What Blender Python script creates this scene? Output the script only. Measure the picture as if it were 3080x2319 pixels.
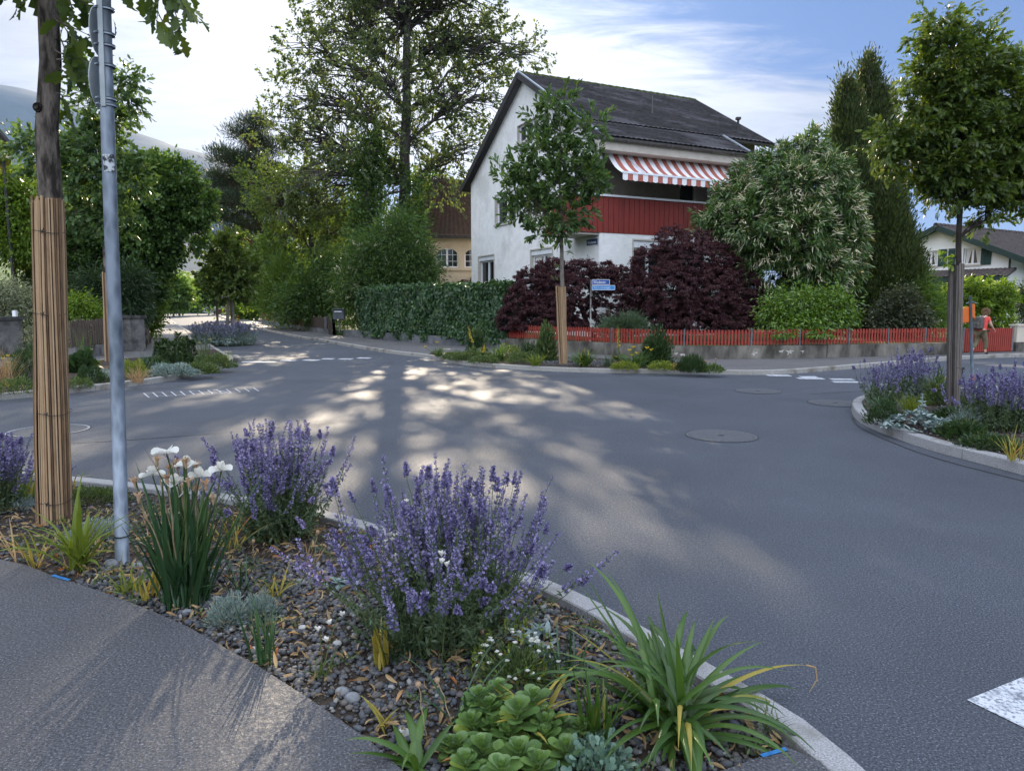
import bpy, math, random
import numpy as np
from mathutils import Vector, Matrix
random.seed(7); RNG = np.random.default_rng(11)
scene = bpy.context.scene
COL = scene.collection
for o in list(bpy.data.objects): bpy.data.objects.remove(o)

# ------------------------------------------------------------------ camera
F_PX = 2139.0; EYE = 1.65; PITCH = math.radians(6.6)
CX, CY = 1540.0, 1159.5
cam_d = bpy.data.cameras.new('camera'); cam = bpy.data.objects.new('camera', cam_d); COL.objects.link(cam)
cam_d.sensor_width = 36.0; cam_d.lens = F_PX / 3080 * 36.0
cam_d.clip_start = 0.05; cam_d.clip_end = 30000
cam.location = (0, 0, EYE); cam.rotation_euler = (math.pi / 2 - PITCH, 0, 0)
scene.camera = cam
scene.view_settings.view_transform = 'Standard'
scene.view_settings.look = 'None'
scene.view_settings.exposure = 1.52
scene.view_settings.gamma = 1
scene.render.engine = 'CYCLES'
cy = scene.cycles
cy.use_denoising = True
cy.max_bounces = 8; cy.diffuse_bounces = 3; cy.glossy_bounces = 2; cy.transmission_bounces = 4
cy.transparent_max_bounces = 8; cy.volume_bounces = 0
cy.sample_clamp_indirect = 6
cy.caustics_reflective = False; cy.caustics_refractive = False

# ------------------------------------------------------------------ sun and sky
SUN_AZ = math.radians(-7.6)      # left of straight ahead
SUN_EL = math.radians(21.7)
sd = bpy.data.lights.new('sun', 'SUN'); sun = bpy.data.objects.new('sun', sd); COL.objects.link(sun)
sd.energy = 4.9; sd.angle = math.radians(0.53); sd.color = (1.0, 0.84, 0.63)
sdir = Vector((math.sin(SUN_AZ) * math.cos(SUN_EL), math.cos(SUN_AZ) * math.cos(SUN_EL), math.sin(SUN_EL)))
sun.rotation_euler = sdir.to_track_quat('Z', 'Y').to_euler()
sun.location = (0, 0, 60)

world = bpy.data.worlds.new('World'); scene.world = world; world.use_nodes = True
nt = world.node_tree; nt.nodes.clear()
class NG:
    """tiny node-graph helper"""
    def __init__(s, nt): s.nt = nt
    def n(s, t, **k):
        nd = s.nt.nodes.new(t)
        for a, b in k.items(): setattr(nd, a, b)
        return nd
    def l(s, a, b): s.nt.links.new(a, b)
    def val(s, x, sock):
        if isinstance(x, (int, float)): sock.default_value = x
        elif isinstance(x, (tuple, list)): sock.default_value = tuple(x) if len(x) == len(sock.default_value) else (*x, 1)
        else: s.l(x, sock)
    def math(s, op, a, b=0.0, c=0.0, clamp=False):
        m = s.n('ShaderNodeMath', operation=op); m.use_clamp = clamp
        s.val(a, m.inputs[0]); s.val(b, m.inputs[1]); s.val(c, m.inputs[2])
        return m.outputs[0]
    def mix(s, f, a, b, blend='MIX'):
        m = s.n('ShaderNodeMix', data_type='RGBA', blend_type=blend)
        s.val(f, m.inputs[0]); s.val(a, m.inputs[6]); s.val(b, m.inputs[7])
        return m.outputs[2]
    def noise(s, vec, scale, detail=4, rough=.5, dist=0.0):
        m = s.n('ShaderNodeTexNoise')
        if vec is not None: s.l(vec, m.inputs['Vector'])
        m.inputs['Scale'].default_value = scale; m.inputs['Detail'].default_value = detail
        m.inputs['Roughness'].default_value = rough; m.inputs['Distortion'].default_value = dist
        return m.outputs[0]
    def ramp(s, fac, stops):
        m = s.n('ShaderNodeValToRGB'); s.val(fac, m.inputs[0])
        e = m.color_ramp.elements
        while len(e) < len(stops): e.new(0.5)
        for i, (p, c) in enumerate(stops):
            e[i].position = p; e[i].color = (*c, 1) if isinstance(c, (tuple, list)) else (c, c, c, 1)
        return m.outputs[0]
    def smooth(s, x, a, b):
        m = s.n('ShaderNodeMapRange', interpolation_type='SMOOTHSTEP'); s.val(x, m.inputs[0])
        m.inputs[1].default_value = a; m.inputs[2].default_value = b
        return m.outputs[0]
g = NG(nt)
sky = g.n('ShaderNodeTexSky', sky_type='NISHITA'); sky.sun_disc = False
sky.sun_elevation = SUN_EL; sky.sun_rotation = SUN_AZ; sky.altitude = 450
sky.air_density = 1.0; sky.dust_density = 0.7; sky.ozone_density = 1.5
tc = g.n('ShaderNodeTexCoord'); sep = g.n('ShaderNodeSeparateXYZ'); g.l(tc.outputs['Generated'], sep.inputs[0])
X, Y, Z = sep.outputs
el = g.math('ARCSINE', Z)
az = g.math('ARCTAN2', X, Y)
zz = g.math('ADD', g.math('MAXIMUM', Z, 0.0), 0.10)
comb = g.n('ShaderNodeCombineXYZ')
g.val(g.math('DIVIDE', X, zz), comb.inputs[0]); g.val(g.math('MULTIPLY', g.math('DIVIDE', Y, zz), 1.0), comb.inputs[1])
pc = comb.outputs[0]
mp = g.n('ShaderNodeMapping'); g.l(pc, mp.inputs[0]); mp.inputs['Rotation'].default_value = (0, 0, math.radians(28)); mp.inputs['Scale'].default_value = (0.55, 1.5, 1)
mp.inputs['Location'].default_value = (3.1, 1.7, 0)
n1 = g.noise(mp.outputs[0], 0.9, 7, .62, .5)
n2 = g.noise(mp.outputs[0], 3.4, 8, .68, .8)
ns = g.math('ADD', g.math('MULTIPLY', n1, .62), g.math('MULTIPLY', n2, .38))
# broad cover: the whole left, a bank at 9-23 degrees on the right, clear above it and clear below it
left = g.smooth(az, 0.10, -0.12)
bank_hi = g.math('ADD', g.math('MULTIPLY', g.math('MAXIMUM', az, 0.0), -0.26), 0.385)      # upper edge of the bank falls to the right
d_hi = g.math('SUBTRACT', bank_hi, el)
hi = g.smooth(d_hi, -0.07, 0.07)
lo = g.smooth(el, 0.085, 0.20)
bank = g.math('MULTIPLY', hi, lo)
leftlo = g.smooth(el, 0.12, 0.27)
cover = g.math('MAXIMUM', bank, g.math('MULTIPLY', left, leftlo))
wisp = g.math('MULTIPLY', g.math('MULTIPLY', g.smooth(d_hi, -0.17, 0.0), g.smooth(az, .62, .25)), .55)
cover = g.math('MAXIMUM', cover, wisp)
thr = g.math('ADD', g.math('MULTIPLY', cover, 0.50), -0.20)
m = g.math('ADD', ns, thr)
mask = g.smooth(m, 0.50, 0.74)
mask = g.math('MULTIPLY', mask, g.smooth(el, 0.02, 0.10))
mask = g.math('MULTIPLY', mask, 0.9)
# cloud brightness: bright towards the sun, softly mottled
dotn = g.n('ShaderNodeVectorMath', operation='DOT_PRODUCT'); g.l(tc.outputs['Generated'], dotn.inputs[0]); dotn.inputs[1].default_value = sdir
glow = g.smooth(dotn.outputs['Value'], 0.80, 1.0)
cb = g.math('ADD', g.math('MULTIPLY', n2, 2.0), .38)
cb = g.math('ADD', cb, g.math('MULTIPLY', glow, 2.4))
cc = g.n('ShaderNodeVectorMath', operation='SCALE'); cc.inputs[0].default_value = (1.0, 1.0, 1.03); g.l(cb, cc.inputs['Scale'])
skyc = g.n('ShaderNodeVectorMath', operation='MULTIPLY'); g.l(sky.outputs[0], skyc.inputs[0]); g.l(g.mix(g.smooth(el, 0.0, 0.55), (.065, .092, .17, 1), (.165, .22, .32, 1)), skyc.inputs[1])
col = g.mix(mask, skyc.outputs[0], cc.outputs[0])
# added fill light: unseen sky overhead and behind the camera mixed brighter
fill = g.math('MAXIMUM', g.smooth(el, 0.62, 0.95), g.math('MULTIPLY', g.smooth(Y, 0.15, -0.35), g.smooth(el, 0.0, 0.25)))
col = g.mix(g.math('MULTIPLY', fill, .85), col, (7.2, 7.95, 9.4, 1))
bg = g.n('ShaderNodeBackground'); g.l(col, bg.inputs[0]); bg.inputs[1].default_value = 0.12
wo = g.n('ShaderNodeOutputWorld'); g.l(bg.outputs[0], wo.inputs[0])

# ------------------------------------------------------------------ pixel <-> world
def ray(px, py):
    dx = (px - CX) / F_PX; dy = (CY - py) / F_PX
    return np.array([dx, math.cos(PITCH) + dy * math.sin(PITCH), -math.sin(PITCH) + dy * math.cos(PITCH)])
def G(px, py, z=0.0):
    r = ray(px, py); t = (z - EYE) / r[2]
    return np.array([r[0] * t, r[1] * t, z])
def P(px, py, Yd):
    r = ray(px, py); t = Yd / r[1]
    return np.array([r[0] * t, Yd, EYE + r[2] * t])

# ------------------------------------------------------------------ materials
def mat(name, c1, c2=None, scale=6.0, rough=.7, spec=.3, metal=0.0, bump=0.0, bscale=None, bdist=.02, detail=6, stretch=None,
        c3=None, scale3=1.0, lo=.35, hi=.65, rotz=0.0):
    m = bpy.data.materials.new(name); m.use_nodes = True; nt = m.node_tree; nt.nodes.clear(); g = NG(nt)
    b = g.n('ShaderNodeBsdfPrincipled'); o = g.n('ShaderNodeOutputMaterial'); g.l(b.outputs[0], o.inputs[0])
    b.inputs['Roughness'].default_value = rough; b.inputs['Specular IOR Level'].default_value = spec; b.inputs['Metallic'].default_value = metal
    tc = g.n('ShaderNodeTexCoord'); vec = tc.outputs['Object']
    if stretch:
        mp = g.n('ShaderNodeMapping'); g.l(vec, mp.inputs[0]); mp.inputs['Scale'].default_value = stretch; mp.inputs['Rotation'].default_value = (0, 0, rotz); vec = mp.outputs[0]
    if c2 is not None:
        n = g.noise(vec, scale, detail, .6)
        c = g.ramp(n, [(lo, c1), (hi, c2)])
        if c3 is not None:
            n3 = g.noise(vec, scale3, 5, .6)
            c = g.mix(g.smooth(n3, .5, .68), c, c3)
        g.l(c, b.inputs['Base Color'])
    else:
        b.inputs['Base Color'].default_value = (*c1, 1)
    if bump:
        nb = g.noise(vec, bscale or scale * 4, detail, .6)
        bp = g.n('ShaderNodeBump'); bp.inputs['Strength'].default_value = bump; bp.inputs['Distance'].default_value = bdist
        g.l(nb, bp.inputs['Height']); g.l(bp.outputs[0], b.inputs['Normal'])
    return m

def canemat(name, stops, rough=.8):
    m = bpy.data.materials.new(name); m.use_nodes = True; nt = m.node_tree; g = NG(nt); b = nt.nodes['Principled BSDF']
    geo = g.n('ShaderNodeNewGeometry'); tc = g.n('ShaderNodeTexCoord'); mp = g.n('ShaderNodeMapping'); g.l(tc.outputs['Object'], mp.inputs[0]); mp.inputs['Scale'].default_value = (5, 5, 1.2)
    r = g.math('ADD', g.math('MULTIPLY', geo.outputs['Random Per Island'], .75), g.math('MULTIPLY', g.noise(mp.outputs[0], 6, 6, .65), .5)); r = g.math('SUBTRACT', r, .12)
    g.l(g.ramp(r, stops), b.inputs['Base Color']); b.inputs['Roughness'].default_value = rough; b.inputs['Specular IOR Level'].default_value = .25
    bp = g.n('ShaderNodeBump'); bp.inputs['Strength'].default_value = .4; bp.inputs['Distance'].default_value = .004; g.l(g.noise(mp.outputs[0], 40, 4), bp.inputs['Height']); g.l(bp.outputs[0], b.inputs['Normal'])
    return m

def leafmat(name, dark, light, odd=None, trans=.4, rough=.45, spec=.35, tint=(1.25, 1.2, .5), oddp=.06, lum=1.0):
    """leaf: colour varies from leaf to leaf, lets light through"""
    m = bpy.data.materials.new(name); m.use_nodes = True; nt = m.node_tree; nt.nodes.clear(); g = NG(nt)
    b = g.n('ShaderNodeBsdfPrincipled'); o = g.n('ShaderNodeOutputMaterial')
    b.inputs['Roughness'].default_value = rough; b.inputs['Specular IOR Level'].default_value = spec
    geo = g.n('ShaderNodeNewGeometry'); r = geo.outputs['Random Per Island']
    dark, light = [tuple(x * lum for x in q) for q in (dark, light)]
    st = [(0.0, dark), (.8, light)]
    if odd: st += [(1 - oddp, light), (1 - oddp * .6, odd)]
    c = g.ramp(r, st); g.l(c, b.inputs['Base Color'])
    t = g.n('ShaderNodeBsdfTranslucent')
    tcx = g.n('ShaderNodeVectorMath', operation='MULTIPLY'); g.l(c, tcx.inputs[0]); tcx.inputs[1].default_value = tint
    g.l(tcx.outputs[0], t.inputs[0])
    mx = g.n('ShaderNodeMixShader'); mx.inputs[0].default_value = trans
    g.l(b.outputs[0], mx.inputs[1]); g.l(t.outputs[0], mx.inputs[2]); g.l(mx.outputs[0], o.inputs[0])
    return m

# ------------------------------------------------------------------ object helpers
def tag(o, label=None, cat=None, group=None, kind=None):
    if label: o['label'] = label
    if cat: o['category'] = cat
    if group: o['group'] = group
    if kind: o['kind'] = kind
    return o
def empty(name, loc, label=None, cat=None, group=None):
    o = bpy.data.objects.new(name, None); COL.objects.link(o); o.location = tuple(float(c) for c in loc); o.empty_display_size = .2
    return tag(o, label, cat, group)
def wloc(o):
    v = Vector((0, 0, 0))
    while o is not None: v += o.location; o = o.parent
    return np.array(v)
def np_mesh(name, parts, mats, parent=None, origin=None, smooth=False):
    """parts: list of (V (n,3), F (m,k) int, material index)"""
    Vs, loops, starts, mis = [], [], [], []; vo = 0; lo_ = 0
    for V, Fc, mi in parts:
        V = np.asarray(V, float).reshape(-1, 3); Fc = np.asarray(Fc, int)
        if len(Fc) == 0: continue
        Vs.append(V); k = Fc.shape[1]
        loops.append((Fc + vo).ravel()); starts.append(lo_ + np.arange(len(Fc)) * k); mis.append(np.full(len(Fc), mi))
        vo += len(V); lo_ += Fc.size
    V = np.concatenate(Vs); L = np.concatenate(loops); S = np.concatenate(starts); MI = np.concatenate(mis)
    off = wloc(parent) if parent is not None else (np.array(origin, float) if origin is not None else np.zeros(3))
    V = V - off
    me = bpy.data.meshes.new(name)
    me.vertices.add(len(V)); me.vertices.foreach_set('co', V.astype(np.float32).ravel())
    me.loops.add(len(L)); me.loops.foreach_set('vertex_index', L.astype(np.int32))
    me.polygons.add(len(S)); me.polygons.foreach_set('loop_start', S.astype(np.int32))
    me.polygons.foreach_set('material_index', MI.astype(np.int32))
    if smooth: me.polygons.foreach_set('use_smooth', np.ones(len(S), bool))
    me.update(calc_edges=True); me.validate()
    if not isinstance(mats, (list, tuple)): mats = [mats]
    for m in mats: me.materials.append(m)
    o = bpy.data.objects.new(name, me); COL.objects.link(o)
    if parent is not None: o.parent = parent
    elif origin is not None: o.location = tuple(float(c) for c in origin)
    return o
class MB:
    """collects polygons (any size) and links them as one mesh object"""
    def __init__(s): s.v = []; s.f = []; s.m = []
    def add(s, V, Fc, mi=0):
        o = len(s.v); s.v += [tuple(map(float, p)) for p in V]; s.f += [tuple(o + i for i in f) for f in Fc]; s.m += [mi] * len(Fc); return s
    def hexa(s, p, mi=0):          # 8 corners: bottom 4 ccw, top 4 ccw
        return s.add(p, [(3, 2, 1, 0), (4, 5, 6, 7), (0, 1, 5, 4), (1, 2, 6, 5), (2, 3, 7, 6), (3, 0, 4, 7)], mi)
    def box(s, c, sz, rz=0, mi=0):
        cx, cy, cz = c; a, b, h = sz[0] / 2, sz[1] / 2, sz[2] / 2; ca, sa = math.cos(rz), math.sin(rz)
        pts = []
        for z in (-h, h):
            for x, y in ((-a, -b), (a, -b), (a, b), (-a, b)): pts.append((cx + x * ca - y * sa, cy + x * sa + y * ca, cz + z))
        return s.hexa(pts, mi)
    def bar(s, p, q, w, h, mi=0, up=(0, 0, 1)):
        p, q = np.array(p, float), np.array(q, float); d = q - p; d = d / np.linalg.norm(d)
        u = np.array(up, float); x = np.cross(d, u)
        if np.linalg.norm(x) < 1e-3: x = np.cross(d, (1, 0, 0))
        x /= np.linalg.norm(x); z = np.cross(x, d)
        pts = [p - x * w / 2 - z * h / 2, p + x * w / 2 - z * h / 2, q + x * w / 2 - z * h / 2, q - x * w / 2 - z * h / 2,
               p - x * w / 2 + z * h / 2, p + x * w / 2 + z * h / 2, q + x * w / 2 + z * h / 2, q - x * w / 2 + z * h / 2]
        return s.hexa(pts, mi)
    def prism(s, pts, z0, z1, mi=0, side=True, bottom=False):
        n = len(pts); A = [(p[0], p[1], z0) for p in pts]; B = [(p[0], p[1], z1) for p in pts]
        area = sum(pts[i][0] * pts[(i + 1) % n][1] - pts[(i + 1) % n][0] * pts[i][1] for i in range(n))
        top = tuple(range(n, 2 * n)); 
        if area < 0: top = top[::-1]
        fs = [top]
        if side:
            for i in range(n):
                j = (i + 1) % n; q = (i, j, n + j, n + i); fs.append(q if area > 0 else q[::-1])
        if bottom: fs.append(tuple(range(n))[::-1] if area > 0 else tuple(range(n)))
        return s.add(A + B, fs, mi)
    def tube(s, pts, radii, n=8, mi=0, cap=True):
        V, Fq = tubes(np.array([pts], float), np.array([radii], float) if hasattr(radii, '__len__') else np.full((1, len(pts)), radii), n)
        o = len(s.v); s.add(V, [tuple(f) for f in Fq], mi)
        if cap:
            s.f.append(tuple(range(o, o + n))[::-1]); s.m.append(mi)
            s.f.append(tuple(range(o + (len(pts) - 1) * n, o + len(pts) * n))); s.m.append(mi)
        return s
    def build(s, name, mats, parent=None, origin=None, smooth=False):
        off = wloc(parent) if parent is not None else (np.array(origin, float) if origin is not None else np.zeros(3))
        me = bpy.data.meshes.new(name); me.from_pydata([tuple(np.array(p) - off) for p in s.v], [], s.f)
        me.polygons.foreach_set('material_index', np.array(s.m, np.int32))
        if smooth: me.polygons.foreach_set('use_smooth', np.ones(len(s.f), bool))
        me.update(); me.validate()
        if not isinstance(mats, (list, tuple)): mats = [mats]
        for m in mats: me.materials.append(m)
        o = bpy.data.objects.new(name, me); COL.objects.link(o)
        if parent is not None: o.parent = parent
        elif origin is not None: o.location = tuple(float(c) for c in origin)
        return o
def nrm(a): return a / np.maximum(np.linalg.norm(a, axis=-1, keepdims=True), 1e-9)
def tubes(paths, radii, m=5):
    """paths (N,K,3), radii (N,K) -> verts, quads"""
    N, K, _ = paths.shape
    t = nrm(np.gradient(paths, axis=1))
    ref = np.where(np.abs(nrm(paths[:, -1] - paths[:, 0])[:, 2:3]) > .8, np.array([[1., .13, 0]]), np.array([[0.05, 0, 1.]]))[:, None, :]
    x = nrm(np.cross(t, np.broadcast_to(ref, t.shape))); y = np.cross(t, x)
    a = np.linspace(0, 2 * np.pi, m, endpoint=False)
    V = paths[:, :, None, :] + radii[:, :, None, None] * (np.cos(a)[None, None, :, None] * x[:, :, None, :] + np.sin(a)[None, None, :, None] * y[:, :, None, :])
    idx = np.arange(N * K * m).reshape(N, K, m); n1 = np.roll(idx, -1, axis=2)
    Fq = np.stack([idx[:, :-1], n1[:, :-1], n1[:, 1:], idx[:, 1:]], -1).reshape(-1, 4)[:, ::-1]
    return V.reshape(-1, 3), Fq
def ribbons(paths, widths, fold=.15, side=None):
    """blades: paths (N,K,3), widths (N,K) -> verts, quads, folded along the midrib"""
    N, K, _ = paths.shape
    t = nrm(np.gradient(paths, axis=1))
    if side is None:
        d = paths[:, -1] - paths[:, 0]; d = d + RNG.normal(0, .02, d.shape)
        side = nrm(np.cross(d, np.array([0, 0, 1.])))
    sd_ = side[:, None, :] if side.ndim == 2 else side
    sd_ = nrm(sd_ - t * np.sum(sd_ * t, -1, keepdims=True)); nn = np.cross(sd_, t)
    w = widths[..., None] / 2
    V = np.stack([paths - sd_ * w + nn * w * fold, paths - nn * w * fold, paths + sd_ * w + nn * w * fold], 2)
    i = np.arange(N * K * 3).reshape(N, K, 3)
    Fq = np.concatenate([np.stack([i[:, :-1, 0], i[:, :-1, 1], i[:, 1:, 1], i[:, 1:, 0]], -1).reshape(-1, 4),
                         np.stack([i[:, :-1, 1], i[:, :-1, 2], i[:, 1:, 2], i[:, 1:, 1]], -1).reshape(-1, 4)])
    return V.reshape(-1, 3), Fq
def arcs(p0, az, th0, bend, L, K=7, pw=1.4):
    """curved stems: start tilt th0 from vertical, tilt grows by bend"""
    N = len(L); s = np.linspace(0, 1, K)[None]
    th = th0[:, None] + bend[:, None] * s ** pw
    ds = (L / (K - 1))[:, None]
    r = np.concatenate([np.zeros((N, 1)), np.cumsum(np.sin((th[:, 1:] + th[:, :-1]) / 2) * ds, 1)], 1)
    z = np.concatenate([np.zeros((N, 1)), np.cumsum(np.cos((th[:, 1:] + th[:, :-1]) / 2) * ds, 1)], 1)
    return np.stack([p0[:, None, 0] + r * np.cos(az)[:, None], p0[:, None, 1] + r * np.sin(az)[:, None], p0[:, None, 2] + z], -1)
def strip(st, fold=.2, curl=0.0):
    """leaf template from (t, width) stations along +Y, unit length"""
    V = []; Fq = []
    for t, w in st:
        z = -curl * t * t
        V += [(-w / 2, t, z + fold * w / 2), (0, t, z), (w / 2, t, z + fold * w / 2)]
    for i in range(len(st) - 1):
        a = 3 * i; Fq += [(a, a + 1, a + 4, a + 3), (a + 1, a + 2, a + 5, a + 4)]
    return np.array(V), np.array(Fq)
RHOMB = (np.array([(0, 0, 0), (.30, .5, .08), (0, 1, -.05), (-.30, .5, .08)]), np.array([(0, 1, 2), (0, 2, 3)]))
NEEDLE = (np.array([(0, 0, 0), (.07, .5, .02), (0, 1, 0), (-.07, .5, .02)]), np.array([(0, 1, 2), (0, 2, 3)]))
OVAL = strip([(0, .02), (.25, .34), (.6, .36), (1, .02)], .25, .1)
LONG = strip([(0, .02), (.3, .2), (.65, .22), (1, .02)], .3, .25)
LOBED = strip([(0, .03), (.14, .12), (.26, .38), (.34, .2), (.46, .52), (.56, .27), (.68, .56), (.8, .26), (.9, .26), (1, .03)], .2, .25)
STRAP = strip([(0, .05), (.5, .07), (1, .01)], .3, .2)
def leaves(T, pos, d, s, n=None):
    TV, TF = T; N = len(pos)
    if n is None: n = nrm(RNG.normal(0, 1, (N, 3)) + np.array([0, 0, .6]))
    y = nrm(d); x = nrm(np.cross(y, n)); z = np.cross(x, y)
    s = np.broadcast_to(np.asarray(s, float), (N,))[:, None, None]
    V = pos[:, None, :] + s * (TV[None, :, 0:1] * x[:, None] + TV[None, :, 1:2] * y[:, None] + TV[None, :, 2:3] * z[:, None])
    Fc = TF[None] + (np.arange(N) * len(TV))[:, None, None]
    return V.reshape(-1, 3), Fc.reshape(-1, TF.shape[1])
def rdir(n): return nrm(RNG.normal(0, 1, (n, 3)))
def mounds(blobs, D):
    """(px, py, radius px, dY, squash) -> centres and radii in metres"""
    C, R, Q = [], [], []
    for b in blobs:
        px, py, r = b[:3]; dY = b[3] if len(b) > 3 else 0; q = b[4] if len(b) > 4 else 1
        C.append(P(px, py, D + dY)); R.append(r / F_PX * (D + dY)); Q.append(q)
    return np.array(C), np.array(R), np.array(Q)
def in_blobs(C, R, Q, n, surf=2.2, pw=2.0):
    p = R ** pw; p = p / p.sum(); k = RNG.choice(len(R), n, p=p)
    u = RNG.random(n) ** (1 / (surf + 1)); dd = rdir(n)
    v = dd * (R[k] * u)[:, None]; v[:, 2] *= Q[k]
    return C[k] + v, k, dd
# ================================================================== setting: ground, roads, kerbs, beds
def asphalt(name, dark, light, grain=105, rough=.74, spec=.22, patch=(.82, 1.16)):
    m = bpy.data.materials.new(name); m.use_nodes = True; nt = m.node_tree; nt.nodes.clear(); g = NG(nt)
    b = g.n('ShaderNodeBsdfPrincipled'); o = g.n('ShaderNodeOutputMaterial'); g.l(b.outputs[0], o.inputs[0])
    tc = g.n('ShaderNodeTexCoord'); v = tc.outputs['Object']
    n1 = g.noise(v, grain, 2, .7); n2 = g.noise(v, .55, 8, .65); n3 = g.noise(v, grain * .45, 2, .5)
    c = g.ramp(n1, [(.36, dark), (.60, light), (.72, tuple(x * 2.6 for x in light))])
    c = g.mix(.9, c, g.ramp(n2, [(.3, patch[0]), (.7, patch[1])]), 'MULTIPLY')
    vo = g.n('ShaderNodeTexVoronoi', feature='DISTANCE_TO_EDGE'); vo.inputs['Scale'].default_value = .22; 
    nz = g.n('ShaderNodeTexNoise'); g.l(v, nz.inputs[0]); nz.inputs['Scale'].default_value = 1.3; nz.inputs['Detail'].default_value = 5
    mx = g.n('ShaderNodeMix', data_type='VECTOR'); mx.inputs[0].default_value = .45; g.l(v, mx.inputs[4]); g.l(nz.outputs[1], mx.inputs[5]); g.l(mx.outputs[1], vo.inputs['Vector'])
    crack = g.math('LESS_THAN', vo.outputs[0], .0016)
    crack = g.math('MULTIPLY', crack, g.smooth(g.noise(v, .35, 2), .52, .6))
    c = g.mix(g.math('MULTIPLY', crack, .0), c, (.02, .02, .022, 1))
    g.l(c, b.inputs['Base Color'])
    g.l(g.ramp(n3, [(.3, rough - .2), (.7, rough + .12)]), b.inputs['Roughness']); b.inputs['Specular IOR Level'].default_value = spec
    bp = g.n('ShaderNodeBump'); bp.inputs['Strength'].default_value = .5; bp.inputs['Distance'].default_value = .006
    g.l(g.math('ADD', n1, g.math('MULTIPLY', n3, .8)), bp.inputs['Height']); g.l(bp.outputs[0], b.inputs['Normal'])
    return m
M_road = asphalt('road asphalt', (.028, .033, .043), (.076, .084, .100))
M_pave = asphalt('pavement asphalt', (.030, .030, .035), (.083, .085, .093), 100, .72, .35)
M_pave2 = asphalt('worn pavement asphalt', (.06, .058, .06), (.115, .112, .113), 120, .7, .35)
M_granite = mat('granite kerb', (.15, .15, .155), (.35, .35, .355), 130, .7, .35, bump=.2, bscale=260, bdist=.003, c3=(.15, .145, .13), scale3=2.2)
M_granite2 = mat('weathered kerb', (.19, .18, .165), (.34, .33, .305), 60, .8, .25, bump=.2, bscale=120, bdist=.003, c3=(.12, .105, .08), scale3=1.7)
M_soil = mat('soil', (.030, .024, .019), (.075, .060, .047), 14, .95, .1, bump=.8, bscale=40, bdist=.03)
M_grass = mat('meadow', (.035, .06, .018), (.08, .11, .035), .4, .9, .1, c3=(.10, .095, .04), scale3=.05)
M_lawn = mat('garden lawn', (.03, .055, .016), (.06, .09, .028), 3, .9, .1)
M_paint = mat('road paint', (.14, .15, .17), (.46, .48, .52), 60, .6, .35, lo=.38, hi=.5, c3=(.10, .11, .13), scale3=9)
M_chalk = mat('chalk', (.30, .32, .35), (.62, .64, .68), 60, .9, .1)
M_tar = mat('tar', (.012, .012, .013), (.03, .03, .03), 30, .6, .3)
M_blue = mat('blue spray paint', (.012, .09, .26), (.03, .18, .42), 40, .6, .3)

mb = MB(); mb.prism([(-9000, -60), (9000, -60), (9000, 9000), (-9000, 9000)], -1, -.03, side=False)
tag(mb.build('ground', M_grass), kind='structure')
def flat(name, pts, z, m, z0=None, sub=False):
    mb = MB(); mb.prism([tuple(p[:2]) for p in pts], z0 if z0 is not None else z - .05, z, side=z0 is not None)
    return tag(mb.build(name, m), kind='structure')
flat('road', [(-45, -9), (60, -9), (60, 25), (15, 25), (-2, 45), (-24, 75), (-60, 165), (-110, 165), (-52, 80), (-22, 32), (-16, 27), (-45, 27)], 0.0, M_road)
def poly(px, z=0.0): return [G(x, y, z) for x, y in px]
def spline(pts, step=.25):
    P_ = [np.array(p[:2], float) for p in pts]; out = []
    for i in range(len(P_) - 1):
        p0 = P_[max(i - 1, 0)]; p1 = P_[i]; p2 = P_[i + 1]; p3 = P_[min(i + 2, len(P_) - 1)]
        n = max(2, int(np.linalg.norm(p2 - p1) / step))
        for k in range(n):
            t = k / n
            out.append(.5 * ((2 * p1) + (-p0 + p2) * t + (2 * p0 - 5 * p1 + 4 * p2 - p3) * t * t + (-p0 + 3 * p1 - 3 * p2 + p3) * t ** 3))
    out.append(P_[-1]); return out
def offset(line, d):
    L = np.array(line); t = nrm(np.gradient(L, axis=0)); return L + d * np.stack([-t[:, 1], t[:, 0]], 1)
def kerb(name, line, w, z0, z1, m, stone=1.0, inside=1, gap=.008, batter=.012):
    """granite stones laid along a line; inside=+1 puts the stones left of it"""
    L = np.array(line); seg = np.linalg.norm(np.diff(L, axis=0), axis=1); s = np.concatenate([[0], np.cumsum(seg)])
    n = max(1, int(round(s[-1] / stone))); mb = MB()
    at = lambda q: np.array([np.interp(q, s, L[:, 0]), np.interp(q, s, L[:, 1])])
    for i in range(n):
        a, b = s[-1] * i / n + gap / 2, s[-1] * (i + 1) / n - gap / 2
        qs = np.linspace(a, b, 5); c = np.array([at(q) for q in qs])
        t = nrm(np.gradient(c, axis=0)); nn = np.stack([-t[:, 1], t[:, 0]], 1) * inside
        dz = random.uniform(-.002, .002)
        sec = [(0.0, z0), (batter, z1 - .012), (batter + .012, z1), (w - .006, z1), (w, z1 - .008), (w, z0)]
        V = []
        for k in range(5):
            for o_, z in sec: V.append((*(c[k] + nn[k] * o_), z + dz))
        F_ = []
        for k in range(4):
            for j in range(5):
                q = (k * 6 + j, k * 6 + j + 1, k * 6 + 6 + j + 1, k * 6 + 6 + j); F_.append(q if inside < 0 else q[::-1])
        F_.append(tuple(range(6))); F_.append(tuple(range(24, 30))[::-1])
        mb.add(V, F_)
    return tag(mb.build(name, m), kind='structure')

# wall line of the gardens across the road (ground points, far left to right)
WALL = [G(786, 971.5)[:2], np.array([-9.5, 37.5]), np.array([-6.7, 33.4]), np.array([-4.6, 30.6]), np.array([-1.5, 27.2]), np.array([2.1, 23.7]),
        np.array([4.2, 21.7]), np.array([5.8, 21.05]), np.array([9.7, 21.7]), np.array([14.4, 22.9])]
WALL = [w * .94 for w in WALL]
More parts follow.
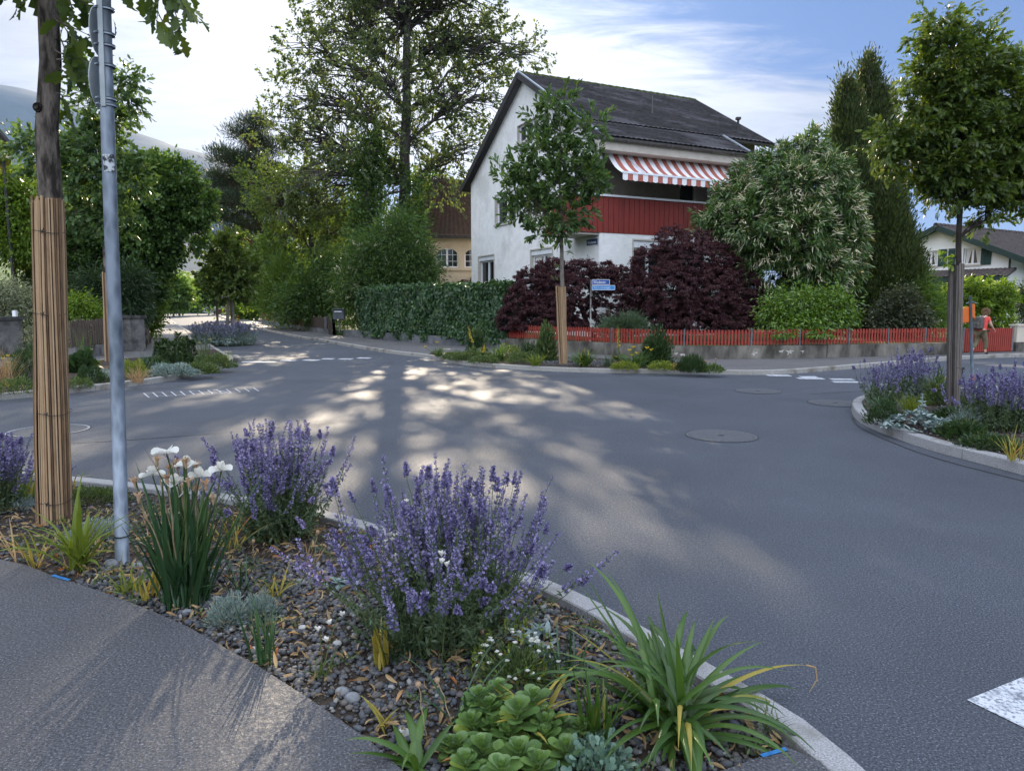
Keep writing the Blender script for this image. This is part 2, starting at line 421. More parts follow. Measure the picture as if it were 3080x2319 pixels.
# far pavement
far_edge = [G(*p)[:2] for p in [(604, 934), (650, 950), (720, 975), (881, 1014), (944, 1024), (1100, 1052), (1190, 1066), (1277, 1076), (1379, 1096), (1523, 1110), (1767, 1121), (2100, 1125), (2329, 1127), (2598, 1107), (2852, 1085), (3080, 1074), (3700, 1062)]]
fe = spline(far_edge, .5)
far_in = [np.array([30., 27.6]), np.array([16.1, 22.95]), np.array([14.2, 22.35]), WALL[-1]] + WALL[-2:0:-1] + [WALL[0], G(700, 955)[:2], G(640, 938)[:2]]
flat('far_pavement', list(offset(fe, .05)) + far_in, .10, M_pave2, z0=-.02)
kerb('far_kerb', offset(fe, -.0), .13, -.01, .106, M_granite2, 1.0, inside=1)
# garden ground behind the walls
lawn = [w + np.array([.0, .15]) for w in WALL] + [np.array([14.2, 22.6]), np.array([16.2, 23.3]), np.array([30., 28.2]), np.array([80, 43]), np.array([80, 140]), np.array([-45, 140])]
flat('garden_ground', lawn, .35, M_lawn, z0=0)
# pavement and bed left
le = spline([G(*p)[:2] for p in [(-500, 1270), (-250, 1232), (0, 1204), (214, 1183), (449, 1156), (598, 1129), (688, 1101), (698, 1079), (643, 1049), (498, 954), (483, 939), (479, 930)]], .4)
li = [G(*p, .1)[:2] for p in [(467, 930), (461, 950), (447, 1000), (442, 1046), (380, 1058), (215, 1082), (0, 1074), (-500, 1110)]]
flat('left_pavement', list(offset(le, .05)) + li, .10, M_pave2, z0=-.02)
kerb('left_kerb', le, .14, -.01, .115, M_granite2, 1.0, inside=1)
bl = offset(le[:-40] if False else spline([G(*p)[:2] for p in [(-500, 1270), (-250, 1232), (0, 1204), (214, 1183), (449, 1156), (598, 1129), (688, 1101), (698, 1079), (665, 1060)]], .4), .14)
LEFTBED = [tuple(p) for p in bl] + [tuple(G(*p)[:2]) for p in [(600, 1062), (480, 1083), (330, 1093), (220, 1103), (0, 1122), (-500, 1165)]]
flat('left_bed_soil', LEFTBED, .112, M_soil)
lawn2 = [G(*p, .1)[:2] for p in [(-500, 1108), (0, 1072), (215, 1080), (380, 1056), (440, 1044), (446, 1000), (460, 950), (466, 930)]]
flat('left_garden_ground', lawn2 + [np.array([-130, 160]), np.array([-130, 20])], .15, M_lawn, z0=0)
# centre bed
cb_l = spline([G(*p)[:2] for p in [(1277, 1076), (1379, 1096), (1523, 1110), (1767, 1121), (2100, 1125), (2174, 1126)]], .4)
CBED = [tuple(p) for p in offset(cb_l, .14)] + [tuple(G(*p)[:2]) for p in [(2174, 1117), (2050, 1103), (1900, 1094), (1700, 1085), (1500, 1078), (1300, 1068)]]
flat('centre_bed_soil', CBED, .112, M_soil)
# right island
re_ = spline([G(*p)[:2] for p in [(3500, 1545), (3080, 1430), (2982, 1403), (2772, 1346), (2603, 1281), (2562, 1243), (2572, 1216), (2640, 1199), (2750, 1188), (2928, 1181), (3080, 1177), (3700, 1168)]], .25)
flat('island_pavement', list(offset(re_, -.05)), .10, M_pave2, z0=-.02)
kerb('island_kerb', re_, .15, -.01, .115, M_granite, 1.0, inside=-1)
rb = spline([G(*p)[:2] for p in [(3500, 1545), (3080, 1430), (2982, 1403), (2772, 1346), (2603, 1281), (2562, 1243), (2572, 1216), (2640, 1199)]], .25)
RBED = [tuple(p) for p in offset(rb, -.15)] + [tuple(G(*p)[:2]) for p in [(2800, 1207), (2950, 1218), (3080, 1240), (3500, 1330)]]
flat('island_soil', RBED, .112, M_soil)
# near bed and pavement
near_k = spline([G(*p)[:2] for p in [(-700, 1370), (-300, 1408), (0, 1432), (220, 1450), (500, 1480), (760, 1515), (996, 1560), (1170, 1610), (1450, 1698), (1720, 1800), (1980, 1940), (2399, 2187), (2563, 2319), (2900, 2640)]], .12)
kerb('near_kerb', near_k, .135, -.05, .062, M_granite, .98, inside=-1, gap=.018, batter=.004)
k_in = offset(near_k, -.135)
pe = [G(*p, .06)[:2] for p in [(-700, 1640), (0, 1681), (75, 1698), (164, 1733), (319, 1783), (449, 1833), (563, 1883), (660, 1938), (768, 1997), (930, 2100), (1100, 2217), (1215, 2319), (1330, 2430)]]
NBED = [tuple(p) for p in k_in if p[1] > G(2369, 2247, .06)[1]]
BE = G(2369, 2247, .06)[:2]
NBED = NBED + [tuple(BE)] + [tuple(G(2164, 2319, .06)[:2])] + [tuple(G(1950, 2420, .06)[:2])] + [tuple(p) for p in pe[::-1]]
flat('near_bed_soil', NBED, .012, M_soil, z0=-.05)
k_after = [tuple(p) for p in k_in if p[1] <= BE[1]]
flat('near_pavement', [tuple(p) for p in pe] + [tuple(G(1950, 2420, .06)[:2]), tuple(G(2164, 2319, .06)[:2]), tuple(BE)] + k_after + [(3.0, -8), (-45, -8), (-45, 4.6)], .06, M_pave, z0=-.05)
# black joint beside the near kerb
jl = np.array(near_k); jo = offset(near_k, .035)
mb = MB(); nJ = len(jl); mb.add([(*p, .004) for p in jl] + [(*(p + np.random.RandomState(i).normal(0, .004, 2)), .004) for i, p in enumerate(jo)], [(i, nJ + i, nJ + i + 1, i + 1)[::-1] for i in range(nJ - 1)])
tag(mb.build('tar_joint', M_tar), kind='structure')

# road markings
mb = MB()
def dash(x0, x1, y0, y1, sk=12, z=.004):
    pts = [G(x0 - sk, y1), G(x1 - sk, y1 + (.6)), G(x1, y0 + .6), G(x0, y0)]
    mb.add([(p[0], p[1], z) for p in pts], [(0, 1, 2, 3)])
for a, b, y in [(735, 835, 1089), (850, 898, 1084.5), (918, 966, 1083.5), (976, 1010, 1079.5), (1026, 1066, 1080), (1082, 1120, 1077), (1285, 1330, 1078)]:
    dash(a, b, y - 1.6, y + 1.6)
for a, b, y in [(2300, 2370, 1129.5), (2400, 2452, 1134), (2392, 2470, 1138.5), (2492, 2560, 1141), (2498, 2580, 1149), (2630, 2668, 1157)]:
    dash(a, b, y - 2.2, y + 2.2, -14)
q = [G(2908, 2106), G(3080, 2190), G(3400, 2380), G(3700, 2050), G(3080, 2036)]
mb.add([(p[0], p[1], .004) for p in q], [tuple(range(5))])
tag(mb.build('road_marking', M_paint), kind='structure')
mb = MB()
def line_px(a, b, w=.012, z=.005):
    p, q = G(*a), G(*b); d = nrm((q - p)[:2]); n = np.array([-d[1], d[0]]) * w / 2
    mb.add([(*(p[:2] - n), z), (*(q[:2] - n), z), (*(q[:2] + n), z), (*(p[:2] + n), z)], [(0, 1, 2, 3)])
for i in range(13):
    t = i / 12; x = 432 + 330 * t; y = 1183 - 16 * t
    line_px((x, y), (x + 16, y + 13 - 3 * t), .018)
line_px((440, 1194), (690, 1183), .015); line_px((430, 1183), (760, 1166), .008); line_px((575, 1177), (690, 1184), .015); line_px((640, 1172), (695, 1183), .02)
tag(mb.build('chalk_marking', M_chalk), kind='structure')
mb = MB()
for a, b, w in [((158, 1729), (208, 1744), .022), ((2290, 2272), (2365, 2250), .018)]:
    p, q = G(*a, .064), G(*b, .064); d = nrm((q - p)[:2]); n = np.array([-d[1], d[0]]) * w / 2
    mb.add([(*(p[:2] - n), .064), (*(q[:2] - n), .064), (*(q[:2] + n), .064), (*(p[:2] + n), .064)], [(0, 1, 2, 3)])
tag(mb.build('paint_mark', M_blue), kind='structure')

mb = MB()
def seam(pts, w=.03):
    L = spline([G(*p)[:2] for p in pts], .3); O = offset(L, w); n = len(L); rs = np.random.RandomState(3)
    mb.add([(*p, .003) for p in L] + [(*(p + rs.normal(0, .006, 2)), .003) for p in O], [(i, i + 1, n + i + 1, n + i) for i in range(n - 1)])
seam([(-100, 1345), (300, 1330), (700, 1300), (1100, 1262)], .02); seam([(2560, 1256), (2590, 1290), (2760, 1362), (2980, 1424), (3300, 1500)], .03); seam([(1330, 1104), (1560, 1130), (1900, 1132), (2300, 1133)], .025)
seam([(2440, 1186), (2700, 1172), (3080, 1160)], .02)
tag(mb.build('road_seam', M_tar), kind='structure')
# manhole covers
M_iron = mat('cast iron', (.055, .058, .066), (.11, .115, .125), 30, .6, .4, bump=.1)
M_irond = mat('cast iron recess', (.018, .018, .02), (.04, .04, .042), 30, .8, .3)
M_worn = mat('worn cast iron', (.16, .17, .18), (.32, .33, .35), 40, .55, .4)
def cover(px, py, r, label, bright):
    c = G(px, py); e = empty('manhole_cover', (c[0], c[1], 0), label, 'manhole cover', 'manhole covers in the road')
    mb = MB(); n = 40
    def ring(r0, r1, z, mi):
        V = []; F_ = []
        for i in range(n):
            a = 2 * math.pi * i / n
            V += [(c[0] + r0 * math.cos(a), c[1] + r0 * math.sin(a), z), (c[0] + r1 * math.cos(a), c[1] + r1 * math.sin(a), z)]
        for i in range(n):
            j = (i + 1) % n; F_.append((2 * i, 2 * i + 1, 2 * j + 1, 2 * j))
        mb.add(V, F_, mi)
    ring(r * .93, r, .006, 0); ring(r * 1.0, r * 1.035, .005, 1)
    mb.build('rim', [M_worn if bright else M_iron, M_irond], e)
    mb = MB(); V = [(c[0] + r * .93 * math.cos(2 * math.pi * i / n), c[1] + r * .93 * math.sin(2 * math.pi * i / n), .004) for i in range(n)]
    mb.add(V, [tuple(range(n))], 1)
    k = 9
    for i in range(-k, k + 1):
        o = i / (k + 1) * r * .93; h = math.sqrt(max((r * .92) ** 2 - o * o, 0))
        w = r * .030
        for (ax, ay) in ((1, 0), (0, 1)):
            px_, py_ = -ay, ax
            V = [(c[0] + ax * s * h + px_ * (o + t * w), c[1] + ay * s * h + py_ * (o + t * w), .0065 if ax else .0068) for s, t in ((-1, -1), (1, -1), (1, 1), (-1, 1))]
            mb.add(V, [(0, 1, 2, 3)], 0)
    ring(0.001, r * .1, .008, 1)
    mb.build('grate', [M_iron, M_irond], e)
cover(2170, 1311, .43, 'round cast iron cover with square grid alone in the middle of the road', False)
cover(2280, 1177, .41, 'dark round cover farthest out near the give-way dashes', False)
cover(2512, 1213, .42, 'dark round cover close to the tip of the right planted island', False)
cover(146, 1295, .47, 'pale worn round grid cover behind the reed-wrapped trunk on the left', True)

# gravel
ICO_V = np.array([(0, .526, .851), (0, -.526, .851), (0, .526, -.851), (0, -.526, -.851), (.851, 0, .526), (-.851, 0, .526), (.851, 0, -.526), (-.851, 0, -.526), (.526, .851, 0), (-.526, .851, 0), (.526, -.851, 0), (-.526, -.851, 0)])
ICO_F = np.array([(0, 5, 1), (0, 1, 4), (0, 4, 8), (0, 8, 9), (0, 9, 5), (3, 2, 7), (3, 7, 11), (3, 11, 10), (3, 10, 6), (3, 6, 2), (5, 9, 7), (5, 7, 11), (5, 11, 1), (1, 11, 10), (1, 10, 4), (4, 10, 6), (4, 6, 8), (8, 6, 2), (8, 2, 9), (9, 2, 7)])
def fixtri():
    out = []
    for f in ICO_F:
        a, b, c = ICO_V[list(f)]
        out.append(f if np.dot(np.cross(b - a, c - a), a + b + c) > 0 else f[::-1])
    return np.array(out)
ICO_F = fixtri()
def in_poly(pts, poly):
    x, y = pts[:, 0], pts[:, 1]; c = np.zeros(len(pts), bool); n = len(poly)
    for i in range(n):
        x1, y1 = poly[i][:2]; x2, y2 = poly[(i + 1) % n][:2]
        if y1 == y2: continue
        c ^= ((y1 > y) != (y2 > y)) & (x < (x2 - x1) * (y - y1) / (y2 - y1) + x1)
    return c
def pebbles(n, poly, box, smin, smax, z, near=None):
    pts = np.stack([RNG.uniform(box[0], box[1], n * 3), RNG.uniform(box[2], box[3], n * 3)], 1)
    pts = pts[in_poly(pts, poly)][:n]; n = len(pts)
    s = smin + (smax - smin) * RNG.random(n) ** 2.6
    jit = ICO_V[None] * (1 + RNG.normal(0, .12, (n, 12, 1)))
    sc = np.stack([RNG.uniform(.8, 1.35, n), RNG.uniform(.7, 1.0, n), RNG.uniform(.45, .75, n)], 1)
    V = jit * sc[:, None] * s[:, None, None]
    a = RNG.uniform(0, 6.28, n); ca, sa = np.cos(a)[:, None], np.sin(a)[:, None]
    tl = RNG.normal(0, .35, n)[:, None]
    x, y, zz = V[..., 0], V[..., 1], V[..., 2]; zz, x = zz * np.cos(tl) + x * np.sin(tl), x * np.cos(tl) - zz * np.sin(tl)
    V = np.stack([x * ca - y * sa + pts[:, 0:1], x * sa + y * ca + pts[:, 1:2], zz + z + s[:, None] * .25 + RNG.uniform(0, .012, n)[:, None]], -1)
    Fc = ICO_F[None] + (np.arange(n) * 12)[:, None, None]
    return V.reshape(-1, 3), Fc.reshape(-1, 3), 0
M_peb = bpy.data.materials.new('pebbles'); M_peb.use_nodes = True
_g = NG(M_peb.node_tree); _b = M_peb.node_tree.nodes['Principled BSDF']; _geo = _g.n('ShaderNodeNewGeometry')
_g.l(_g.ramp(_geo.outputs['Random Per Island'], [(0, (.045, .047, .052)), (.3, (.07, .075, .086)), (.55, (.10, .10, .102)), (.7, (.125, .105, .085)), (.85, (.06, .07, .088)), (.94, (.17, .168, .16)), (.988, (.24, .24, .23))]), _b.inputs['Base Color'])
_b.inputs['Roughness'].default_value = .75; _b.inputs['Specular IOR Level'].default_value = .3
NBA = np.array(NBED)
o = np_mesh('gravel', [pebbles(10500, NBED, (-2.6, 2.2, 1.9, 4.4), .006, .023, .012), pebbles(5000, NBED, (-8, 0, 3.6, 6.9), .008, .02, .012)], M_peb, smooth=True)
tag(o, 'grey gravel and soil mulch between the plants of the near bed', 'gravel', kind='stuff')
gp = [tuple(G(*p)[:2]) for p in [(1640, 1112), (1800, 1118), (1830, 1098), (1700, 1088), (1620, 1095)]]
o = np_mesh('gravel', [pebbles(2500, gp, (0, 4, 16, 22), .012, .03, .112)], M_peb, smooth=True)
tag(o, 'grey gravel patch round the middle street tree', 'gravel', kind='stuff')
o = np_mesh('gravel', [pebbles(2500, RBED, (4, 9.5, 6, 13), .01, .022, .112)], M_peb, smooth=True)
tag(o, 'brown and grey gravel in the tip of the right island', 'gravel', kind='stuff')
# ================================================================== buildings
M_wall = mat('white roughcast', (.70, .70, .69), (.80, .80, .79), 3.0, .9, .15, bump=.9, bscale=16, bdist=.03, detail=8, c3=(.60, .60, .58), scale3=.55)
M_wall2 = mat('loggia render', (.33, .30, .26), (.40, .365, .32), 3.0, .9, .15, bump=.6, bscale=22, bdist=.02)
M_cream = mat('cream render', (.50, .42, .31), (.58, .49, .37), 2.0, .9, .15, bump=.4, bscale=20, bdist=.02)
M_whiteh = mat('smooth white render', (.84, .84, .83), (.88, .88, .87), 1.5, .9, .15, bump=.2, bscale=20, bdist=.01)
M_tile = mat('dark roof tiles', (.018, .017, .019), (.050, .045, .048), 2.2, .8, .25, bump=.3, bscale=30, bdist=.01, c3=(.085, .082, .09), scale3=.5, lo=.34, hi=.66, stretch=(.35, 2.2, 2.6), rotz=-.452)
M_tileb = mat('brown roof tiles', (.055, .038, .032), (.105, .070, .055), 6, .85, .2, bump=.3, bscale=30, bdist=.01, c3=(.07, .055, .045), scale3=.7)
M_tiler = mat('weathered brown tiles', (.05, .042, .040), (.10, .082, .077), 6, .85, .2, bump=.3, bscale=30, bdist=.01)
M_moss = mat('mossy ridge tiles', (.04, .045, .02), (.08, .10, .03), 4, .9, .1)
M_fascia = mat('dark fascia', (.035, .034, .036), (.055, .052, .052), 6, .6, .3)
M_gutter = mat('sheet metal gutter', (.075, .07, .068), (.12, .11, .105), 8, .45, .5, metal=.3)
M_flash = mat('zinc flashing', (.28, .31, .35), (.4, .43, .47), 5, .4, .5, metal=.5)
M_soffit = mat('soffit paint', (.42, .38, .33), (.5, .46, .4), 3, .8, .2)
M_redw = mat('red painted boards', (.17, .020, .015), (.22, .028, .020), 5, .55, .35, stretch=(4, 4, .4), c3=(.14, .018, .014), scale3=1.5)
M_groove = mat('board groove', (.025, .006, .005))
M_winf = mat('white window frame', (.72, .73, .74), (.8, .8, .81), 5, .45, .4)
M_stone = mat('window surround stone', (.42, .39, .35), (.5, .47, .42), 12, .85, .2)
M_shut = mat('green shutter', (.012, .045, .040), (.02, .065, .057), 8, .5, .4)
M_greenf = mat('dark green trim', (.012, .030, .028), (.02, .042, .038), 8, .5, .4)
M_curt = mat('curtain', (.55, .54, .52), (.72, .71, .69), 9, .9, .1, stretch=(8, 8, .6))
M_blind = mat('blind box', (.60, .62, .66), (.72, .74, .77), 3, .5, .4)
def glassmat():
    m = bpy.data.materials.new('window glass'); m.use_nodes = True; b = m.node_tree.nodes['Principled BSDF']
    b.inputs['Base Color'].default_value = (.012, .015, .02, 1); b.inputs['Roughness'].default_value = .04; b.inputs['Specular IOR Level'].default_value = .9
    return m
M_glass = glassmat()
M_handrail = mat('white metal', (.62, .64, .68), (.72, .74, .78), 5, .35, .5)

def tile_roof(name, p00, p10, p01, p11, m, tw=.24, rh=.34, parent=None, amp=.030, step=.05, thick=.10, extra=None):
    """p00-p10 eave, p01-p11 ridge: rows of curved tiles with real relief"""
    p00, p10, p01, p11 = [np.array(p, float) for p in (p00, p10, p01, p11)]
    W = np.linalg.norm(p10 - p00); H = np.linalg.norm(p01 - p00)
    nt_, nr = max(2, int(W / tw)), max(2, int(H / rh)); nu = nt_ * 4 + 1
    nn = np.cross(p10 - p00, p01 - p00); nn /= np.linalg.norm(nn)
    if nn[2] < 0: nn = -nn
    u = np.linspace(0, 1, nu); wave = amp * np.array([0, .7, 1, .7])[np.arange(nu) % 4]
    rows = []
    for r in range(nr):
        for e, dz in ((0, step), (1, 0)):
            v = (r + e) / nr; a = p00 + (p01 - p00) * v; b = p10 + (p11 - p10) * v
            jit = RNG.normal(0, .0025, nu)
            rows.append(a + (b - a) * u[:, None] + nn * (wave + dz + jit)[:, None])
    V = np.array(rows).reshape(-1, 3); R = len(rows)
    i = np.arange(R * nu).reshape(R, nu)
    Fq = np.stack([i[:-1, :-1], i[:-1, 1:], i[1:, 1:], i[1:, :-1]], -1).reshape(-1, 4)
    mb = MB(); d = nn * thick
    mb.hexa([p00 - d, p10 - d, p11 - d, p01 - d, p00 - nn * .004, p10 - nn * .004, p11 - nn * .004, p01 - nn * .004])
    parts = [(V, Fq, 0), (np.array(mb.v), np.array(mb.f), 1)]
    if extra: parts += extra
    return np_mesh(name, parts, [m, M_fascia, M_moss], parent=parent)
def ridge_caps(p, q, m, parent, r=.10, L=.38):
    p, q = np.array(p, float), np.array(q, float); n = int(np.linalg.norm(q - p) / L); mb = MB()
    for i in range(n):
        a = p + (q - p) * i / n; b = p + (q - p) * (i + 1.08) / n
        mb.tube([a, b], [r * 1.12, r * .92], 8)
    return mb.build('ridge_tiles', m, parent, smooth=True)

def strips(mb, f, a0, a1, zlo, ztop, holes, mi=0, cuts=()):
    """wall in plane f(a,z,d) from a0 to a1 with rectangular holes and a top line ztop(a)"""
    xs = sorted(set([a0, a1] + [c for c in cuts if a0 < c < a1] + [h[k] for h in holes for k in (0, 1) if a0 < h[k] < a1]))
    for x0, x1 in zip(xs[:-1], xs[1:]):
        hs = sorted([(h[2], h[3]) for h in holes if h[0] <= x0 + 1e-6 and h[1] >= x1 - 1e-6])
        z = zlo
        for (b, t) in hs:
            mb.add([f(x0, z, 0), f(x1, z, 0), f(x1, b, 0), f(x0, b, 0)], [(0, 1, 2, 3)], mi); z = t
        mb.add([f(x0, z, 0), f(x1, z, 0), f(x1, ztop(x1), 0), f(x0, ztop(x0), 0)], [(0, 1, 2, 3)], mi)
def fbox(mb, f, a0, a1, z0, z1, d0, d1, mi=0):
    return mb.hexa([f(a0, z0, d0), f(a1, z0, d0), f(a1, z0, d1), f(a0, z0, d1), f(a0, z1, d0), f(a1, z1, d0), f(a1, z1, d1), f(a0, z1, d1)], mi)
def window(root, f, a0, a1, z0, z1, mull=1, depth=.16, blind=.0, sill=True, curtain=False, bars=0, surround=.0, tilt=False):
    """a window in the hole a0..a1, z0..z1 of plane f (d>0 is outside)"""
    mb = MB()
    for (x0, x1, y0, y1) in ((a0, a1, z0, z0), (a0, a1, z1, z1)):      # reveals
        mb.add([f(x0, y0, 0), f(x1, y0, 0), f(x1, y0, -depth), f(x0, y0, -depth)], [(0, 1, 2, 3)], 1)
    for x in (a0, a1): mb.add([f(x, z0, 0), f(x, z1, 0), f(x, z1, -depth), f(x, z0, -depth)], [(0, 1, 2, 3)], 1)
    w = .07; d0, d1 = -depth - .05, -depth + .03; zt = z1 - blind
    fbox(mb, f, a0, a1, z0, z0 + w, d0, d1); fbox(mb, f, a0, a1, zt - w, zt, d0, d1)
    fbox(mb, f, a0, a0 + w, z0 + w, zt - w, d0, d1); fbox(mb, f, a1 - w, a1, z0 + w, zt - w, d0, d1)
    for i in range(1, mull + 1):
        c = a0 + (a1 - a0) * i / (mull + 1); fbox(mb, f, c - .055, c + .055, z0 + w, zt - w, d0, d1)
    for i in range(1, bars + 1):
        zc = z0 + (zt - z0) * i / (bars + 1); fbox(mb, f, a0 + w, a1 - w, zc - .012, zc + .012, d1 - .03, d1 - .01)
    if bars:
        k = (mull + 1)
        for i in range(k):
            c = a0 + (a1 - a0) * (i + .5) / k; fbox(mb, f, c - .012, c + .012, z0 + w, zt - w, d1 - .032, d1 - .012)
    if surround:
        s = surround
        fbox(mb, f, a0 - s, a0, z0, z1 + s, 0, .02, 1); fbox(mb, f, a1, a1 + s, z0, z1 + s, 0, .02, 1); fbox(mb, f, a0, a1, z1, z1 + s, 0, .02, 1)
    wn = mb.build('window', [M_winf, M_stone], root)
    mb = MB(); mb.add([f(a0 + w, z0 + w, -depth - .02), f(a1 - w, z0 + w, -depth - .02), f(a1 - w, zt - w, -depth - .02), f(a0 + w, zt - w, -depth - .02)], [(0, 1, 2, 3)])
    mb.build('pane', M_glass, wn)
    if blind:
        mb = MB(); fbox(mb, f, a0, a1, zt, z1, d0 + .02, -.03); mb.build('blind_box', M_blind, wn)
    if sill:
        mb = MB(); fbox(mb, f, a0 - .08, a1 + .08, z0 - .09, z0 - .003, -depth + .02, .07); mb.build('sill', M_stone, wn)
    if curtain:
        mb = MB()
        for s in (0, 1):
            c0 = a0 + w + (a1 - a0 - 2 * w) * (.02 if s == 0 else .62); c1 = c0 + (a1 - a0 - 2 * w) * .36
            top = [f(c0 + (c1 - c0) * t / 8, zt - w, -depth - .014 + .004 * (t % 2)) for t in range(9)]
            cc = c0 if s == 0 else c1
            bot = [f(cc + ((c0 + (c1 - c0) * t / 8) - cc) * .45, z0 + w, -depth - .014 + .004 * (t % 2)) for t in range(9)]
            mb.add(top + bot, [(i, i + 1, 10 + i, 9 + i) for i in range(8)])
        mb.build('curtain', M_curt, wn)
    if tilt:
        mb = MB(); fbox(mb, f, a0 + .02, a0 + .05, z0 + w, zt - .02, d1, d1 + .13); mb.build('open_sash', M_winf, wn)
    return wn

# ---- main house: white gabled house at the corner
S = 1.0645
HC = np.array([3.08, 25.5]) * S; HU = np.array([.9, .437]); HU = HU / np.linalg.norm(HU); HV = np.array([-.437, .9]); HV = HV / np.linalg.norm(HV)
def H(u, v, z): p = HC + HU * u * S + HV * v * S; return (p[0], p[1], z * S)
house = empty('house', (*HC, 0), 'large white roughcast corner house with dark tiled gable roof, red balcony and striped awning', 'house')
GL = 11.7; UL = 8.55; AP = 5.85; RZ0 = 7.15; SL = (10.98 - 7.15) / (AP + .6)
def roofz(v): return RZ0 + SL * (min(v, 2 * AP - v) + .6) - .14
fg = lambda a, z, d: H(-d, a, z)         # gable wall: a = v, outside is -u
ff = lambda a, z, d: H(a, -d, z)         # front ground-floor wall: a = u, outside is -v
fb = lambda a, z, d: H(a, 1.5 - d, z)    # loggia back wall
k = 1 / S
holes = [(4.68, 6.55, 8.3, 9.03), (6.72, 8.8, 5.12, 6.42), (3.66, 5.43, 5.12, 6.42), (8.95, 10.77, 2.25, 3.77), (3.39, 5.24, 2.25, 3.72)]
mb = MB()
lower = [h for h in holes]
strips(mb, fg, 1.5, GL, 0, roofz, holes, 0, cuts=(AP,))
strips(mb, fg, 0, 1.5, 0, lambda a: 4.1, [], 0)
mb.add([H(0, 0, 6.7), H(0, 1.5, 6.7), H(0, 1.5, roofz(1.5)), H(0, 0, roofz(0))], [(0, 1, 2, 3)])
strips(mb, ff, 0, 6.1, 0, lambda a: 4.1, [(1.46, 2.9, 2.1, 3.8)], 0)
mb.add([H(6.1, 0, 0), H(6.1, 1.5, 0), H(6.1, 1.5, 7.2), H(6.1, 0, 7.2)], [(0, 1, 2, 3)])
strips(mb, lambda a, z, d: H(a, 1.5 - d, z), 6.1, UL, 0, lambda a: 8.05, [], 2)
mb.add([H(UL, 1.5, 0), H(UL, GL, 0), H(UL, GL, roofz(GL)), H(UL, AP, roofz(AP)), H(UL, 1.5, roofz(1.5))], [(0, 1, 2, 3, 4)], 2)
mb.add([H(0, GL, 0), H(UL, GL, 0), H(UL, GL, 7.3), H(0, GL, 7.3)], [(0, 1, 2, 3)])
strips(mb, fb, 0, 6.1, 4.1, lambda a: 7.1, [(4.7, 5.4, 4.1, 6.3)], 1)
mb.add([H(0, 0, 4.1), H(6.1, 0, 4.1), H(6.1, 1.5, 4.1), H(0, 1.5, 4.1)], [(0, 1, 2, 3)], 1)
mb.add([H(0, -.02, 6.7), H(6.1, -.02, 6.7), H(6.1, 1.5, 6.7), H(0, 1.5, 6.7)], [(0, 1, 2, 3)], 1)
mb.build('wall', [M_wall, M_wall2, M_cream], house)
window(house, fg, *holes[0][:2], holes[0][2], holes[0][3], mull=2, sill=True, surround=0)
window(house, fg, *holes[1][:2], holes[1][2], holes[1][3], mull=1, blind=.22, surround=.06, tilt=True)
window(house, fg, *holes[2][:2], holes[2][2], holes[2][3], mull=1, blind=.22, surround=.06)
window(house, fg, *holes[3][:2], holes[3][2], holes[3][3], mull=1, blind=.2, surround=.06, tilt=True)
window(house, fg, *holes[4][:2], holes[4][2], holes[4][3], mull=1, blind=.2, surround=.06, curtain=True, tilt=True)
window(house, ff, 1.46, 2.9, 2.1, 3.8, mull=1, blind=.25, surround=.06)
mb = MB(); fbox(mb, fb, 4.7, 5.4, 4.1, 6.3, -.1, -.06, 0); fbox(mb, fb, 5.4, 5.5, 4.1, 6.3, -.05, .03, 1)
mb.build('balcony_door', [M_glass, M_soffit], house)
# roof
rf = tile_roof('roof', H(-.30, -.6, RZ0), H(6.25, -.6, RZ0), H(-.30, .886, RZ0 + SL * 1.486), H(6.25, .886, RZ0 + SL * 1.486), M_tile, parent=house)
def rz(v): return RZ0 + SL * (v + .6)
tile_roof('roof', H(-.30, .886, rz(.886)), H(UL + .4, .886, rz(.886)), H(-.30, AP, rz(AP)), H(UL + .4, AP, rz(AP)), M_tile, parent=house)
tile_roof('roof', H(-.30, GL + .6, RZ0), H(UL + .4, GL + .6, RZ0), H(-.30, AP, rz(AP)), H(UL + .4, AP, rz(AP)), M_tile, parent=house)
ridge_caps(H(-.30, AP, rz(AP) + .0), H(UL + .4, AP, rz(AP) + .0), M_moss, house)
mb = MB()
def verge(u, v0, v1, w=.05, h=.26):
    mb.bar(H(u, v0, (rz(v0) if v0 <= AP else rz(2 * AP - v0)) - .08), H(u, v1, (rz(v1) if v1 <= AP else rz(2 * AP - v1)) - .08), w, h)
for va in ((-.34, -.6, AP), (-.34, GL + .6, AP), (UL + .44, .886, AP), (6.29, -.6, .886)):
    mb = MB(); verge(*va); mb.build('verge_board', M_fascia, house)
mb = MB(); mb.bar(H(-.33, -.3, rz(-.3) + .08), H(-.33, AP, rz(AP) + .08), .09, .05); mb.build('flashing', M_flash, house); mb = MB(); mb.bar(H(6.28, -.6, rz(-.6) + .09), H(6.28, .886, rz(.886) + .09), .10, .05); mb.build('flashing', M_flash, house)
